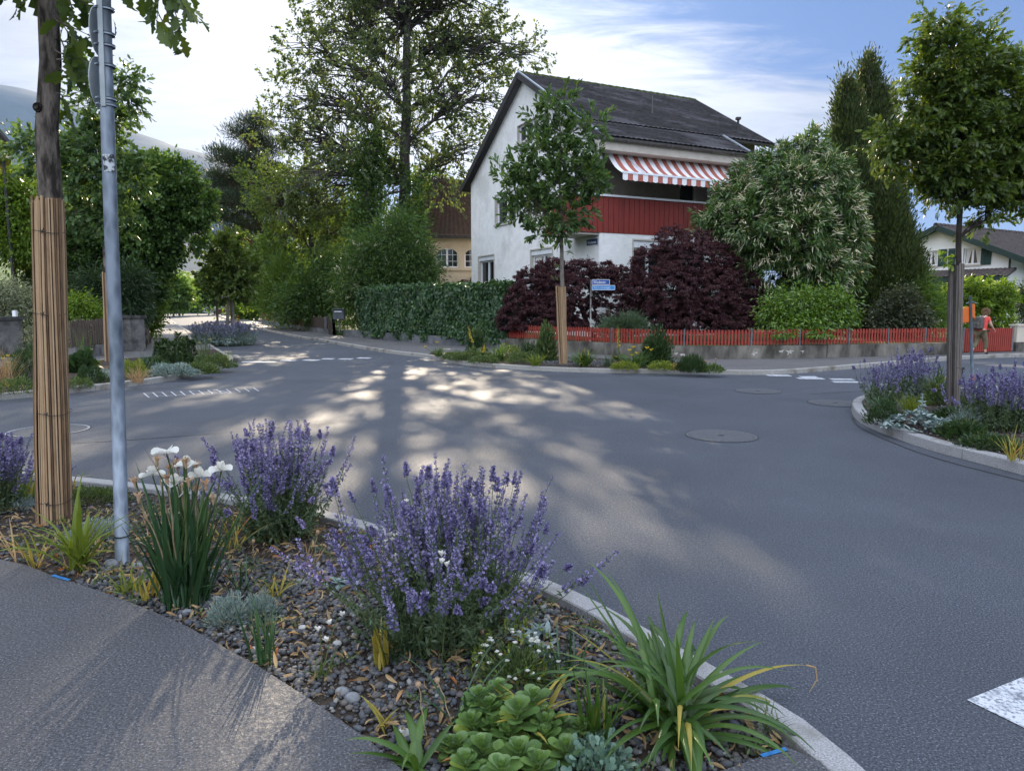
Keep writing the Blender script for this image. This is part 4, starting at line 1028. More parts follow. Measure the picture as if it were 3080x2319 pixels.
pickets(fl, p, q, .42, zt_, .115, .72, mat('old grey wood', (.07, .055, .045), (.16, .125, .10), 6, .9, .15, stretch=(6, 6, .6)))
mb = MB(); mb.bar((*p, .2), (*q, .2), .25, .42); mb.build('plinth', M_pier, fl)
for px, lab in ((388, 'stained rendered gate pillar with flat cap beside the lamp pole'), (418, 'slim gate pillar nearest the street corner hedge')):
    c = G(px, 1056, .1)[:2]; zt_ = P(px, 957, c[1])[2]; e = empty('gate_pillar', (*c, 0), lab, 'pillar', 'pillars of the left garden gate')
    w = .42 if px < 400 else .3
    mb = MB(); mb.box((*c, zt_ / 2), (w, w, zt_)); mb.build('shaft', M_pier, e); mb = MB(); mb.box((*c, zt_ + .04), (w + .12, w + .12, .08)); mb.build('cap', M_cap, e)
# far end of the street: fence, hedge walls, houses
c0, c1 = G(455, 928), G(600, 928)
ef = empty('fence', (*G(560, 930)[:2], 0), 'grey paling fence across the far end of the street', 'fence')
pickets(ef, G(462, 930)[:2], G(668, 930)[:2], .2, 1.5, .3, .6, M_steel)
def simple_house(name, px0, px1, py_eave, py_ridge, Y_, m, mr, label, flat_=False):
    a, b = P(px0, py_eave, Y_), P(px1, py_eave, Y_); rdg = P((px0 + px1) / 2, py_ridge, Y_)[2]; z = a[2]
    e = empty('house', (a[0], Y_, 0), label, 'house')
    x0, x1 = a[0], b[0]; f = lambda A_, Z_, D_: (A_, Y_ - D_, Z_)
    ww = x1 - x0; hs = []
    for r in range(2):
        for c in range(3): hs.append((x0 + ww * (.14 + .28 * c), x0 + ww * (.14 + .28 * c) + 1.1, .35 * z - .6 + r * z * .45, .35 * z + .6 + r * z * .45))
    hs = [h for h in hs if h[3] < z - .2]
    mb = MB(); strips(mb, f, x0, x1, 0, lambda q: z, hs)
    mb.add([(x0, Y_, 0), (x0, Y_ + 9, 0), (x0, Y_ + 9, z), (x0, Y_ + 4.5, rdg), (x0, Y_, z)], [(0, 1, 2, 3, 4)]); mb.add([(x1, Y_, 0), (x1, Y_ + 9, 0), (x1, Y_ + 9, z), (x1, Y_ + 4.5, rdg), (x1, Y_, z)], [(4, 3, 2, 1, 0)])
    mb.build('wall', m, e)
    for h in hs: window(e, f, *h, mull=1, sill=False)
    mb = MB(); mb.add([(x0 - .6, Y_ - .6, z - .3), (x1 + .6, Y_ - .6, z - .3), (x1 + .6, Y_ + 4.5, rdg), (x0 - .6, Y_ + 4.5, rdg)], [(0, 1, 2, 3)]); mb.add([(x0 - .6, Y_ + 9.6, z - .3), (x1 + .6, Y_ + 9.6, z - .3), (x1 + .6, Y_ + 4.5, rdg), (x0 - .6, Y_ + 4.5, rdg)], [(3, 2, 1, 0)])
    mb.build('roof', mr, e); return e
simple_house('house', 545, 640, 885, 850, 175, M_whiteh, M_tiler, 'distant white house with brown roof at the end of the street')
simple_house('house', 600, 780, 845, 800, 125, M_whiteh, M_tiler, 'distant large white house behind the parked cars')
# mountains and hills
def ridge(name, prof, D, m, depth=1800, zb=-20, n=220, amp=.02, back=1.0):
    pts = [P(x, y, D) for x, y in prof]; xs = np.array([p[0] for p in pts]); zs = np.array([p[2] for p in pts])
    X_ = np.linspace(xs[0], xs[-1], n); top = np.interp(X_, xs, zs)
    rows = 26; V = []
    ph = RNG.uniform(0, 6.28, (14, 2)); fr = RNG.uniform(.6, 9, 14)
    for r in range(rows + 1):
        t = r / rows; h = top * (np.sin(t * math.pi / 2) ** .8)
        rid = sum(np.sin(X_ / D * fr[i] * 14 + ph[i, 0] + t * fr[i] * 1.3) / fr[i] for i in range(14)) * amp * top.max() * math.sin(t * math.pi)
        V.append(np.stack([X_, np.full(n, D - depth * (1 - t)) + rid, zb + (h + rid * .6) - zb * (t > 0)], 1))
    V.append(np.stack([X_, np.full(n, D + depth * back), np.full(n, zb)], 1))
    V = np.concatenate(V); i = np.arange((rows + 2) * n).reshape(rows + 2, n)
    Fq = np.stack([i[:-1, :-1], i[:-1, 1:], i[1:, 1:], i[1:, :-1]], -1).reshape(-1, 4)
    return tag(np_mesh(name, [(V, Fq, 0)], m, smooth=False), kind='structure')
M_mount = mat('mountain forest and rock', (.018, .032, .028), (.055, .065, .055), .004, .95, .1, detail=10, c3=(.085, .09, .085), scale3=.0015)
M_hill = mat('wooded hill', (.03, .055, .02), (.13, .18, .05), .012, .95, .1, detail=8)
ridge('mountain', [(-900, 420), (-300, 300), (0, 288), (105, 288), (160, 296), (260, 330), (349, 366), (414, 409), (455, 416), (498, 429), (540, 448), (598, 464), (640, 474), (720, 505), (860, 570), (1000, 640), (1300, 740), (1800, 860)], 5200, M_mount, depth=2400)
ridge('mountain', [(-900, 560), (-300, 560), (100, 600), (300, 640), (600, 700), (1000, 800), (1500, 880), (2400, 895), (4000, 880)], 3000, M_mount, depth=1200)
ridge('hill', [(-900, 790), (0, 780), (400, 800), (560, 815), (640, 826), (760, 840), (1200, 870), (1900, 885), (2600, 885), (4000, 878)], 900, M_hill, depth=450)
# ================================================================== trees and large shrubs
M_bark = mat('grey brown bark', (.035, .029, .025), (.19, .16, .135), 16, .95, .1, bump=1.0, bscale=24, bdist=.05, lo=.4, hi=.6, stretch=(1, 1, .28))
M_barkp = mat('poplar bark', (.045, .042, .040), (.10, .09, .08), 5, .95, .1, bump=.8, bscale=16, bdist=.04, stretch=(1, 1, .3))
M_barkr = mat('pine bark', (.09, .045, .030), (.20, .10, .065), 6, .95, .1, bump=.8, bscale=16, bdist=.03, stretch=(1, 1, .4))
M_barky = mat('young bark', (.11, .095, .08), (.22, .19, .165), 14, .9, .15, bump=.6, bscale=40, bdist=.01, stretch=(1, 1, .3))
M_barkd = mat('dark bark', (.022, .018, .016), (.055, .046, .04), 14, .9, .15, bump=.8, bscale=30, bdist=.01, stretch=(1, 1, .3))
L_pop = leafmat('poplar leaves', (.034, .052, .026), (.085, .112, .046), (.15, .17, .05), .5, .42, .4, lum=1.6)
L_oak = leafmat('oak leaves', (.030, .058, .012), (.085, .125, .024), (.16, .19, .03), .45, .38, .45, lum=1.3)
L_oakc = leafmat('street oak leaves', (.036, .072, .026), (.085, .145, .045), (.14, .19, .05), .42, .42, .4, lum=1.25)
L_dark = leafmat('dark hornbeam leaves', (.022, .050, .014), (.062, .112, .026), (.11, .17, .03), .45, .45, .35, lum=1.5)
L_lime = leafmat('bright green leaves', (.075, .14, .016), (.16, .25, .028), (.26, .32, .05), .5, .42, .35, lum=1.05)
L_mid = leafmat('mid green leaves', (.036, .075, .018), (.095, .155, .034), (.16, .21, .04), .5, .42, .35, lum=1.45)
L_birch = leafmat('pale green leaves', (.05, .085, .02), (.12, .17, .04), (.2, .24, .06), .5, .42, .35, lum=1.15)
L_pine = leafmat('pine needles', (.014, .026, .016), (.038, .055, .030), (.07, .08, .03), .2, .5, .3, lum=1.5)
L_cyp = leafmat('cypress sprays', (.024, .042, .014), (.068, .094, .028), (.11, .11, .03), .3, .55, .25)
L_yew = leafmat('dark conifer sprays', (.012, .026, .012), (.032, .056, .022), (.06, .09, .02), .25, .5, .3, lum=1.4)
L_lau = leafmat('laurel leaves', (.024, .055, .014), (.075, .135, .032), (.20, .16, .03), .3, .3, .5, oddp=.03, lum=1.25)
L_maple = leafmat('purple maple leaves', (.026, .010, .012), (.074, .026, .030), (.09, .028, .025), .28, .5, .3, tint=(1.5, .6, .5), lum=1.15)
L_ivy = leafmat('ivy leaves', (.018, .048, .020), (.050, .105, .036), (.12, .18, .04), .35, .36, .5, lum=1.25)
L_var = leafmat('variegated leaves', (.10, .13, .07), (.30, .32, .20), (.45, .44, .3), .35, .45, .3, tint=(1.1, 1.1, .7))
L_jun = leafmat('juniper', (.045, .075, .045), (.10, .15, .085), None, .25, .5, .3)
L_cream = leafmat('cream flower spikes', (.52, .49, .33), (.74, .70, .50), (.60, .52, .34), .3, .8, .15, tint=(1.1, 1, .8))
LONGW = strip([(0, .03), (.35, .24), (.68, .34), (.88, .22), (1, .03)], .3, .2)
LOBEDN = strip([(0, .03), (.16, .12), (.30, .40), (.38, .14), (.52, .5), (.6, .16), (.74, .46), (.82, .16), (.92, .2), (1, .03)], .2, .25)
SPIKE = strip([(0, .05), (.3, .13), (.7, .12), (1, .02)], -.6, .25)

def bent(a, b, K=6, sag=0.0, wob=.05, up=0.0):
    a, b = np.array(a, float), np.array(b, float); t = np.linspace(0, 1, K)[:, None]; L = np.linalg.norm(b - a)
    p = a + (b - a) * t; p[:, 2] += up * L * np.sin(t[:, 0] * math.pi) - sag * L * t[:, 0] ** 2
    p[1:-1] += RNG.normal(0, wob * L / K * 2, (K - 2, 3)); return p
def tree(name, label, group, base, fork, blobs, D, ncl, per, T, size, lmat, bmat, tr=(.3, .12), cr=None, surf=2.0, twigs=True, droop=.3,
         cat='tree', trunk_pts=None, pw=2.0, flat=1.0, extra=None, outward=.5, limb_w=.35, sizevar=.3, leader=None, origin=None, leaf_up=0.0, Z0=None, gap=.3, gf=1.0, shrink=.92, spray=0.0):
    """one tree: trunk + limbs + twigs in one mesh, leaves in another"""
    C, R, Q = mounds(blobs, D) if not isinstance(blobs, tuple) else blobs
    R = R * shrink
    base = np.array(base, float); root = empty(name, base, label, cat, group)
    pts = np.array(trunk_pts if trunk_pts is not None else [base, base * .5 + np.array(fork) * .5 + RNG.normal(0, .03, 3), fork], float)
    # resample trunk
    tt = np.linspace(0, 1, 12); seg = np.concatenate([[0], np.cumsum(np.linalg.norm(np.diff(pts, axis=0), axis=1))]); seg /= seg[-1]
    tp = np.stack([np.interp(tt, seg, pts[:, i]) for i in range(3)], 1)
    tp[1:-1, :2] += RNG.normal(0, tr[0] * .12, (10, 2))
    rad = tr[0] + (tr[1] - tr[0]) * tt; rad[0] *= 1.15
    parts = []
    V, Fq = tubes(tp[None], rad[None], 10); parts.append((V, Fq, 0))
    zmin = tp[0, 2]; limbs = []
    for c, r in zip(C, R):
        h = c[2] - .45 * np.linalg.norm(c[:2] - tp[-1, :2]) - r * .3
        k = int(np.argmin(np.abs(tp[:, 2] - np.clip(h, tp[4, 2], tp[-1, 2])))); k = max(k, 4)
        Lp = bent(tp[k], c, 7, wob=.12, up=.08); limbs.append(Lp)
        r0 = min(rad[k] * .75, rad[k] * limb_w + r * .018); V, Fq = tubes(Lp[None], np.linspace(r0, r0 * .3, 7)[None], 6); parts.append((V, Fq, 0))
    P_, k, dd = in_blobs(C, R, Q, int(ncl * 1.7), surf, pw)
    w_ = 2 * math.pi / (float(np.mean(R)) * .85) * gf; fld = 0
    for q_ in range(5): kv = rdir(1)[0] * w_ * RNG.uniform(.6, 1.5); fld = fld + np.sin(P_ @ kv + RNG.uniform(0, 6.28))
    thr = np.quantile(fld, gap); kp_ = np.where(fld > thr)[0][:ncl]; P_, k, dd = P_[kp_], k[kp_], dd[kp_]; ncl = len(P_)
    P_[:, 2] = np.maximum(P_[:, 2], zmin + .05 if Z0 is None else Z0)
    if twigs:
        nt_ = min(ncl, 1600); sel = RNG.choice(ncl, nt_, replace=False)
        A = np.array([limbs[k[i]][RNG.integers(2, 7)] for i in sel]); B = P_[sel]; t = np.linspace(0, 1, 5)[None, :, None]
        path = A[:, None] + (B - A)[:, None] * t; L = np.linalg.norm(B - A, axis=1)
        path[:, :, 2] += (.12 * L)[:, None] * np.sin(t[0, :, 0] * math.pi)[None]
        path[:, 1:4] += RNG.normal(0, 1, (nt_, 3, 3)) * (L * .05)[:, None, None]
        r0 = np.clip(L * .012, .006, .04) * (tr[0] / .25) ** .5
        V, Fq = tubes(path, r0[:, None] * np.linspace(1, .3, 5)[None], 4); parts.append((V, Fq, 0))
    np_mesh('trunk', parts, bmat, root, smooth=True)
    cr = cr or float(np.mean(R)) * .22
    n = ncl * per; ci = np.repeat(np.arange(ncl), per)
    crs = cr * RNG.uniform(.6, 1.4, ncl)[ci]
    off = RNG.normal(0, 1, (n, 3)) * crs[:, None]; off[:, 2] *= flat
    pos = P_[ci] + off
    if spray:
        ax = nrm(dd * .8 + rdir(ncl) * .7 + np.array([0, 0, .25]))[ci]; tq = RNG.random(n); pos = P_[ci] + ax * (tq * spray * RNG.uniform(.5, 1.3, ncl)[ci])[:, None] + off * .25
        off = ax * .8 + rdir(n) * .8
    if Z0 is not None: pos[:, 2] = np.maximum(pos[:, 2], Z0)
    d = nrm(off) * .6 + dd[ci] * outward + rdir(n) * .5 + np.array([0, 0, -droop + leaf_up])
    s = size * (1 + RNG.normal(0, sizevar, n)).clip(.4, 1.8)
    V, Fc = leaves(T, pos, d, s); ml = [lmat]
    pl = [(V, Fc, 0)]
    np_mesh('crown', pl, ml, root)
    if extra:
        for (nm, T2, n2, sz2, m2, mode) in extra:
            kk = RNG.choice(len(P_), n2); w = dd[kk]
            vis = w[:, 1] < .35; kk = kk[vis]; w = w[vis]
            cl = C[k[kk]] + w * (R[k[kk]] * RNG.uniform(1.0, 1.14, len(kk)))[:, None] * np.stack([np.ones(len(kk)), np.ones(len(kk)), Q[k[kk]]], 1)
            m_ = 7; ci2 = np.repeat(np.arange(len(kk)), m_); a = RNG.uniform(0, 6.28, len(ci2))
            pos2 = cl[ci2] + RNG.normal(0, sz2 * .35, (len(ci2), 3)); d2 = w[ci2] * .9 + rdir(len(ci2)) * .55 + np.array([0, 0, -.25 if mode == 'droop' else .5])
            V, Fc = leaves(T2, pos2, d2, sz2 * RNG.uniform(.7, 1.25, len(ci2))); np_mesh(nm, [(V, Fc, 0)], m2, root)
    return root
def gp_(px, py, z=.1): return G(px, py, z)

# the big poplar that holds the sun
RNG = np.random.default_rng(104)
D = 41.0
pb = [(1215, 60, 190), (1060, 110, 150, 1), (1380, 130, 150, 2), (930, 160, 100, -1), (1500, 150, 95, 3), (1590, 165, 60, 3), (1165, 255, 140, -2), (1335, 290, 115), (1010, 310, 150, 2),
      (885, 290, 90), (1460, 300, 110, 1), (1250, 420, 140, 1), (1090, 440, 130, -2), (930, 440, 120, 1), (1400, 450, 110), (840, 400, 80), (1320, 540, 90, -1), (1010, 560, 110), (880, 560, 90, -2), (1170, 560, 90),
      (1180, -60, 190), (1030, -40, 150, 2), (1380, -20, 150), (1250, -200, 200), (1080, -190, 150, 2), (1400, -180, 140), (1210, -360, 150)]
tree('poplar_tree', 'huge open poplar with the sun behind its crown, between pine and white house', None, (P(1205, 912, D)[0], D, .35), P(1225, -250, D), pb, D, 3300, 29, RHOMB, .16, L_pop, M_barkp,
     tr=(.42, .12), cr=.22, surf=1.6, gap=.42, spray=.9, trunk_pts=[(P(1205, 912, D)[0], D, .3), P(1212, 600, D), P(1222, 300, D), P(1222, 60, D), P(1230, -250, D)], limb_w=.3, flat=.8)
RNG = np.random.default_rng(5)
# second, ivy-clad stem and the leafy curtain under the poplar
tree('ivy_clad_tree', 'tall dark stem thickly clad in ivy left of the poplar trunk', None, (P(1100, 912, 39)[0], 39, .35), P(1115, 420, 39),
     [(1105, 700, 45), (1108, 620, 45), (1112, 540, 42), (1115, 470, 36), (1105, 780, 50), (1118, 410, 26), (1245, 640, 30), (1245, 560, 24), (1240, 700, 34)], 39, 520, 34, RHOMB, .15, L_dark, M_barkp, tr=(.3, .15), cr=.3)
tree('maple_tree', 'pale sunlit broadleaf tree between pine and ivy-clad stem', None, (P(930, 912, 44)[0], 44, .35), P(940, 560, 44),
     [(900, 560, 80), (820, 600, 70, -2), (970, 620, 80), (870, 680, 70), (1010, 700, 60, -2), (950, 760, 60), (780, 540, 50), (1050, 620, 50), (1000, 820, 50), (935, 860, 50)], 44, 760, 26, RHOMB, .16, L_birch, M_barkp, tr=(.22, .1), cr=.42, gap=.45, spray=.9)
tree('garden_tree', 'dark bushy tree at the bend of the street behind the brown fence', None, (P(870, 930, 47)[0], 47, .35), P(875, 740, 47),
     [(850, 740, 60), (800, 800, 60), (880, 820, 70), (785, 865, 45), (830, 880, 60), (920, 880, 60, -3), (770, 905, 28)], 47, 800, 30, RHOMB, .16, L_mid, M_barkp, tr=(.2, .1), cr=.3, spray=.6)
tree('conifer_shrub', 'feathery green conifer shrub glowing at the left edge of the dark shrubs', None, (P(850, 912, 43)[0], 43, .35), P(855, 800, 43),
     [(850, 800, 35), (840, 850, 45), (870, 890, 50), (830, 920, 40)], 43, 260, 34, NEEDLE, .3, L_mid, M_barkp, tr=(.1, .05), cr=.35, cat='shrub', leaf_up=.9)
tree('garden_shrub', 'dark dense shrub above the brown fence beside the letterbox', None, (P(950, 940, 40)[0], 40, .35), P(950, 880, 40),
     [(950, 840, 55), (900, 890, 55), (985, 880, 55), (940, 920, 45), (870, 925, 40), (1010, 930, 40), (1000, 800, 45)], 40, 700, 28, RHOMB, .13, L_dark, M_barkp, tr=(.1, .05), cr=.34, cat='shrub')
# pine
D = 50.0
pn = [(735, 400, 55, 0, .55), (790, 440, 60, 1, .55), (680, 470, 50, -1, .55), (740, 490, 65, 0, .55), (820, 520, 60, 1, .55), (670, 545, 60, 0, .55), (760, 560, 75, 1, .55), (700, 610, 70, -1, .55),
      (800, 620, 60, 0, .55), (650, 650, 45, 0, .55), (740, 680, 70, 0, .6), (840, 690, 45, 0, .6), (680, 720, 45, 0, .6), (770, 370, 45, 0, .55), (860, 590, 45), (810, 760, 50, 0, .5), (640, 600, 40, 0, .55)]
tree('pine_tree', 'dark pine with bare reddish leaning trunk and layered crown', None, gp_(870, 966, .35), P(745, 470, D), pn, D, 1300, 56, NEEDLE, .22, L_pine, M_barkr, tr=(.24, .12), cr=.30, flat=.5,
     trunk_pts=[(P(850, 912, D)[0], D, .35), P(835, 830, D), P(800, 745, D), P(765, 640, D), P(745, 470, D), P(765, 400, D)], leaf_up=.9, droop=0)
# flowering dark evergreen left of the hedge
D = 34.8
cb_ = [(1190, 725, 80), (1115, 775, 75), (1235, 790, 80), (1070, 850, 75), (1160, 860, 90), (1265, 830, 50), (1060, 930, 55), (1130, 930, 60), (1275, 800, 42), (1205, 675, 42)]
tree('evergreen_bush', 'large dark evergreen bush with a few cream flower spikes beside the villa', None, (P(1160, 912, D)[0], D, .35), P(1165, 820, D), cb_, D, 1400, 30, LONG, .15, L_dark, M_barkp, tr=(.15, .08), cr=.28, cat='shrub',
     surf=5, extra=[('flowers', SPIKE, 90, .2, L_cream, 'up')])
# ivy hedge on its wall
hs0, hs1 = s_of(1085), s_of(1518)
hd = empty('ivy_hedge', (*wat((hs0 + hs1) / 2), .4), 'long clipped hedge of dark ivy hanging over its low wall', 'hedge')
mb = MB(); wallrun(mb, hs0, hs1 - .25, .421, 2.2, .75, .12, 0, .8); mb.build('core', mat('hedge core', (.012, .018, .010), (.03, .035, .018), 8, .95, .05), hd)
n = 21000; s = RNG.uniform(hs0 - .1, hs1 + .05, n); u = RNG.random(n)
pp = np.array([wat(q) for q in s]); td = np.array([wdir(q) for q in s[::50]]); td = np.repeat(td, 50, 0)[:n]; nn = np.stack([-td[:, 1], td[:, 0]], 1)
lump = .10 * np.sin(s * 2.1) + .07 * np.sin(s * 5.3 + 1) ; topz = 2.27 + .05 * np.sin(s * 3.1) + .04 * np.sin(s * 7.7)
front = u < .78; z = np.where(front, .20 + (topz - .20) * RNG.random(n) ** .9, topz + RNG.normal(0, .05, n)); skirt = .30 + .22 * np.sin(s * 1.7) + .15 * np.sin(s * 4.1 + 2)
z = np.where(front & (z < skirt), skirt + RNG.random(n) * .5, z)
dep = np.where(front, .04 - .10 * RNG.random(n) - lump * .9 * np.sin(z * 3.3 + s), RNG.uniform(-.05, .95, n))
pos = np.column_stack([pp + nn * dep[:, None], z]); nrmv = np.where(front[:, None], np.column_stack([-nn, np.full(n, .35)]), np.array([[0, 0, 1.]])) + RNG.normal(0, .35, (n, 3))
d = np.where(front[:, None], np.array([[0, 0, -1.]]), np.column_stack([-nn, np.zeros(n)]) * .5) + RNG.normal(0, .45, (n, 3))
IVY = strip([(0, .25), (.2, .85), (.45, .62), (.7, .35), (1, .03)], .12, .15)
V, Fc = leaves(IVY, pos, d, .12 * RNG.uniform(.6, 1.25, n), nrmv)
e1 = wat(hs1); tE = wdir(hs1); nE = np.array([-tE[1], tE[0]]); m_ = 1500
pe_ = np.column_stack([e1 + tE * (.0 + .12 * RNG.random((m_, 1))) + nE * RNG.uniform(-.05, .9, (m_, 1)), .5 + 1.9 * RNG.random(m_)])
V2, F2 = leaves(IVY, pe_, np.array([0, 0, -1.]) + RNG.normal(0, .45, (m_, 3)), .12 * RNG.uniform(.6, 1.25, m_), np.array([*tE, .3]) + RNG.normal(0, .35, (m_, 3)))
np_mesh('foliage', [(V, Fc, 0), (V2, F2, 0)], L_ivy, hd)
# purple maples
CYPL = (np.array([(0, 0, 0), (.13, .5, .04), (0, 1, 0), (-.13, .5, .04)]), np.array([(0, 1, 2), (0, 2, 3)]))
MAP = (np.array([(0, 0, 0), (.16, .45, .06), (0, 1, -.12), (-.16, .45, .06)]), np.array([(0, 1, 2), (0, 2, 3)]))
D = 24.6
tree('purple_maple', 'smaller dark purple Japanese maple left of the street sign', None, (P(1790, 912, D)[0], D, .35), P(1740, 880, D),
     [(1560, 900, 42, -.3), (1600, 860, 58), (1660, 830, 55), (1700, 880, 62, -.6), (1620, 950, 62, -.4), (1540, 960, 45, -.4), (1750, 820, 45), (1810, 830, 48), (1680, 960, 60, -.7), (1740, 990, 30, -.6), (1570, 1000, 32, -.5), (1860, 840, 40), (1640, 1005, 30, -.6), (1800, 890, 34), (1770, 925, 30)], D, 1900, 72, MAP, .070, L_maple, M_barkd,
     tr=(.10, .06), cr=.15, surf=4, cat='shrub', droop=1.1, flat=.5, Z0=.8, gap=.42, gf=2.0, spray=.10)
D = 24.2
tree('purple_maple', 'larger dark purple Japanese maple spreading in front of the red balcony', None, (P(2060, 912, D)[0], D, .35), P(2080, 850, D),
     [(2020, 740, 60), (1960, 800, 66), (2080, 790, 82, -.5), (2160, 800, 70), (1930, 880, 60), (2020, 880, 90, -.8), (2130, 880, 90, -.8), (2220, 870, 72), (1990, 955, 62, -.8), (2090, 960, 75, -1), (2180, 950, 72, -.8), (2265, 930, 52), (1900, 940, 50), (1850, 950, 40), (2230, 970, 36), (1880, 880, 36), (2100, 730, 40), (2270, 880, 40), (1800, 985, 34), (2290, 955, 36), (2180, 990, 34, -1.6), (2060, 990, 34, -1.8)], D, 3000, 74, MAP, .070, L_maple, M_barkd,
     tr=(.16, .09), cr=.17, surf=4, cat='shrub', droop=1.1, flat=.5, Z0=.75, gap=.42, gf=2.2, spray=.10)
# flowering laurel tree, bush below it
D = 25.2
tree('flowering_laurel', 'broad evergreen tree covered in cream flower spikes beside the balcony', None, (P(2400, 912, D)[0], D, .35), P(2405, 800, D),
     [(2420, 480, 60), (2340, 500, 55), (2480, 540, 70, -.5), (2280, 560, 80), (2380, 580, 100, -1), (2210, 620, 70), (2500, 640, 85, -.7), (2290, 690, 100, -1), (2400, 710, 110, -1.4), (2160, 690, 60), (2520, 740, 80, -.7), (2330, 800, 90, -1), (2450, 810, 90, -1.2), (2540, 690, 60), (2240, 760, 60), (2445, 430, 35), (2540, 820, 50, -.5), (2130, 660, 35)], D, 2300, 30, LONG, .17, L_lau, M_bark,
     tr=(.18, .10), cr=.24, surf=4.5, droop=.5, gap=.38, gf=1.5, spray=.3, extra=[('flowers', SPIKE, 1150, .21, L_cream, 'droop')], Z0=1.3)
D = 21.3
tree('green_bush', 'bright green glossy bush spilling over the red fence under the cream-flowering tree', None, (P(2420, 912, D)[0], D, .35), P(2420, 940, D),
     [(2400, 930, 62), (2340, 960, 45), (2460, 950, 62), (2510, 930, 50), (2380, 980, 42, -.4), (2450, 990, 30, -.6), (2520, 970, 32), (2330, 930, 35), (2350, 1008, 14, -1.2), (2460, 1015, 16, -1.2)], D, 800, 24, OVAL, .10, leafmat('glossy leaves', (.05, .11, .012), (.12, .21, .02), (.2, .28, .04), .35, .3, .5), M_bark,
     tr=(.06, .04), cr=.16, surf=4, cat='shrub', droop=.6, Z0=.75)
# cypresses
D = 29.0
def cyp(name, label, tops, D, ncl, base_px, spread=1.0):
    bl = []
    for (x, y0, y1, w) in tops:
        nb_ = int((y1 - y0) / 26)
        for i in range(nb_):
            t = i / nb_; r = w * min(1, .04 + 1.22 * t ** .68) * random.uniform(.88, 1.08); bl.append((x + random.uniform(-.12, .12) * r, y0 + 6 + (y1 - y0) * t, max(r, 4), random.uniform(-.3, .3), 1.2))
    return tree(name, label, None, (P(base_px, 912, D)[0], D, .35), P(base_px, 500, D), bl, D, int(ncl * 1.25), 50, CYPL, .17, L_cyp, M_bark, tr=(.2, .06), cr=.15, surf=3.0, gap=.10, pw=1.35, shrink=.98, sizevar=.2, droop=0, leaf_up=1.3, cat='tree', flat=1.3)
cyp('cypress_tree', 'left olive green cypress with a slender top behind the cream flowers', [(2547, 235, 900, 85)], D, 1500, 2550)
cyp('cypress_tree', 'tallest olive green cypress with twin pointed tops', [(2614, 165, 940, 92), (2656, 255, 700, 60)], D + .8, 2100, 2620)
cyp('cypress_tree', 'broad lower cypress at the right of the group beside the sky', [(2668, 520, 970, 100), (2600, 600, 980, 80), (2700, 620, 940, 70)], D - .9, 1900, 2670)
tree('juniper', 'low spreading pale juniper just above the red fence beside the sign', None, (P(1870, 912, 22.4)[0], 22.4, .35), P(1870, 985, 22.4), [(1850, 985, 26, 0, .5), (1890, 980, 28, 0, .5), (1830, 995, 16, 0, .5), (1915, 985, 18, 0, .5)], 22.3, 130, 30, NEEDLE, .16, L_jun, M_bark, tr=(.04, .03), cr=.12, cat='shrub', leaf_up=.7)
# right: garden plants behind the fence
D = 27.0
tree('spruce', 'young light green spruce left of the reed-wrapped trunk on the right', None, (P(2775, 912, D)[0], D, .3), P(2777, 838, D), [(2777, 845, 12), (2775, 880, 28), (2770, 915, 40), (2790, 950, 45)], D, 170, 30, NEEDLE, .24, L_mid, M_bark, tr=(.05, .02), cr=.18, cat='tree')
tree('garden_bush', 'grey green bush behind the red fence below the cypresses', None, (P(2720, 912, 25.5)[0], 25.5, .3), P(2720, 930, 25.5), [(2690, 930, 40), (2730, 945, 42), (2660, 960, 28), (2765, 965, 32), (2720, 900, 26)], 25.5, 420, 24, RHOMB, .10, leafmat('dull green leaves', (.035, .05, .03), (.09, .10, .055), (.16, .15, .08), .3), M_bark, tr=(.06, .03), cr=.18, cat='shrub')
tree('lilac_bush', 'sunlit yellow green bush in front of the white house', None, (P(2950, 912, 29)[0], 29, .3), P(2950, 900, 29), [(2860, 885, 26), (2910, 872, 28), (2960, 875, 28), (3010, 880, 24), (2880, 910, 40), (2940, 915, 40), (3000, 900, 36), (2850, 950, 30), (2990, 960, 40), (2900, 965, 36), (3035, 900, 18), (2840, 890, 22)], 29, 900, 24, OVAL, .13, L_lime, M_bark, tr=(.08, .04), cr=.18, cat='shrub', droop=.6, gap=.45, spray=.3)
tree('thuja', 'dark clipped conifer cut by the right edge', None, (P(3085, 912, 31)[0], 31, .3), P(3085, 880, 31), [(3085, 880, 26), (3090, 920, 32), (3085, 950, 28), (3120, 900, 40)], 31, 300, 26, NEEDLE, .16, L_yew, M_bark, tr=(.06, .03), cr=.16, cat='shrub')

# ---- left side masses
D = 27.0
tree('hornbeam_tree', 'big dark broadleaf tree at the left with a sunlit right edge', None, (P(420, 912, D)[0], D, .15), P(430, 700, D),
     [(520, 560, 75), (450, 540, 70), (580, 620, 62), (480, 640, 90), (390, 620, 80), (545, 700, 62), (440, 740, 90), (340, 700, 80), (250, 640, 80, 1), (480, 775, 44), (270, 760, 90), (180, 720, 80, 1), (430, 840, 70), (330, 860, 70), (600, 650, 36), (90, 700, 70, 1), (150, 820, 70), (360, 530, 50), (440, 880, 35)], D, 3000, 34, RHOMB, .135, L_dark, M_bark, tr=(.28, .14), cr=.32, surf=3.5, spray=.35)
tree('hornbeam_hedge', 'sunlit leafy edge of the hedge along the far pavement', None, (P(452, 912, 33)[0], 33, .15), P(455, 880, 33), [(455, 850, 28), (458, 890, 26), (452, 925, 26), (450, 960, 24), (440, 820, 30), (446, 985, 16)], 31, 330, 26, RHOMB, .11, L_lime, M_bark, tr=(.05, .03), cr=.2, cat='shrub')
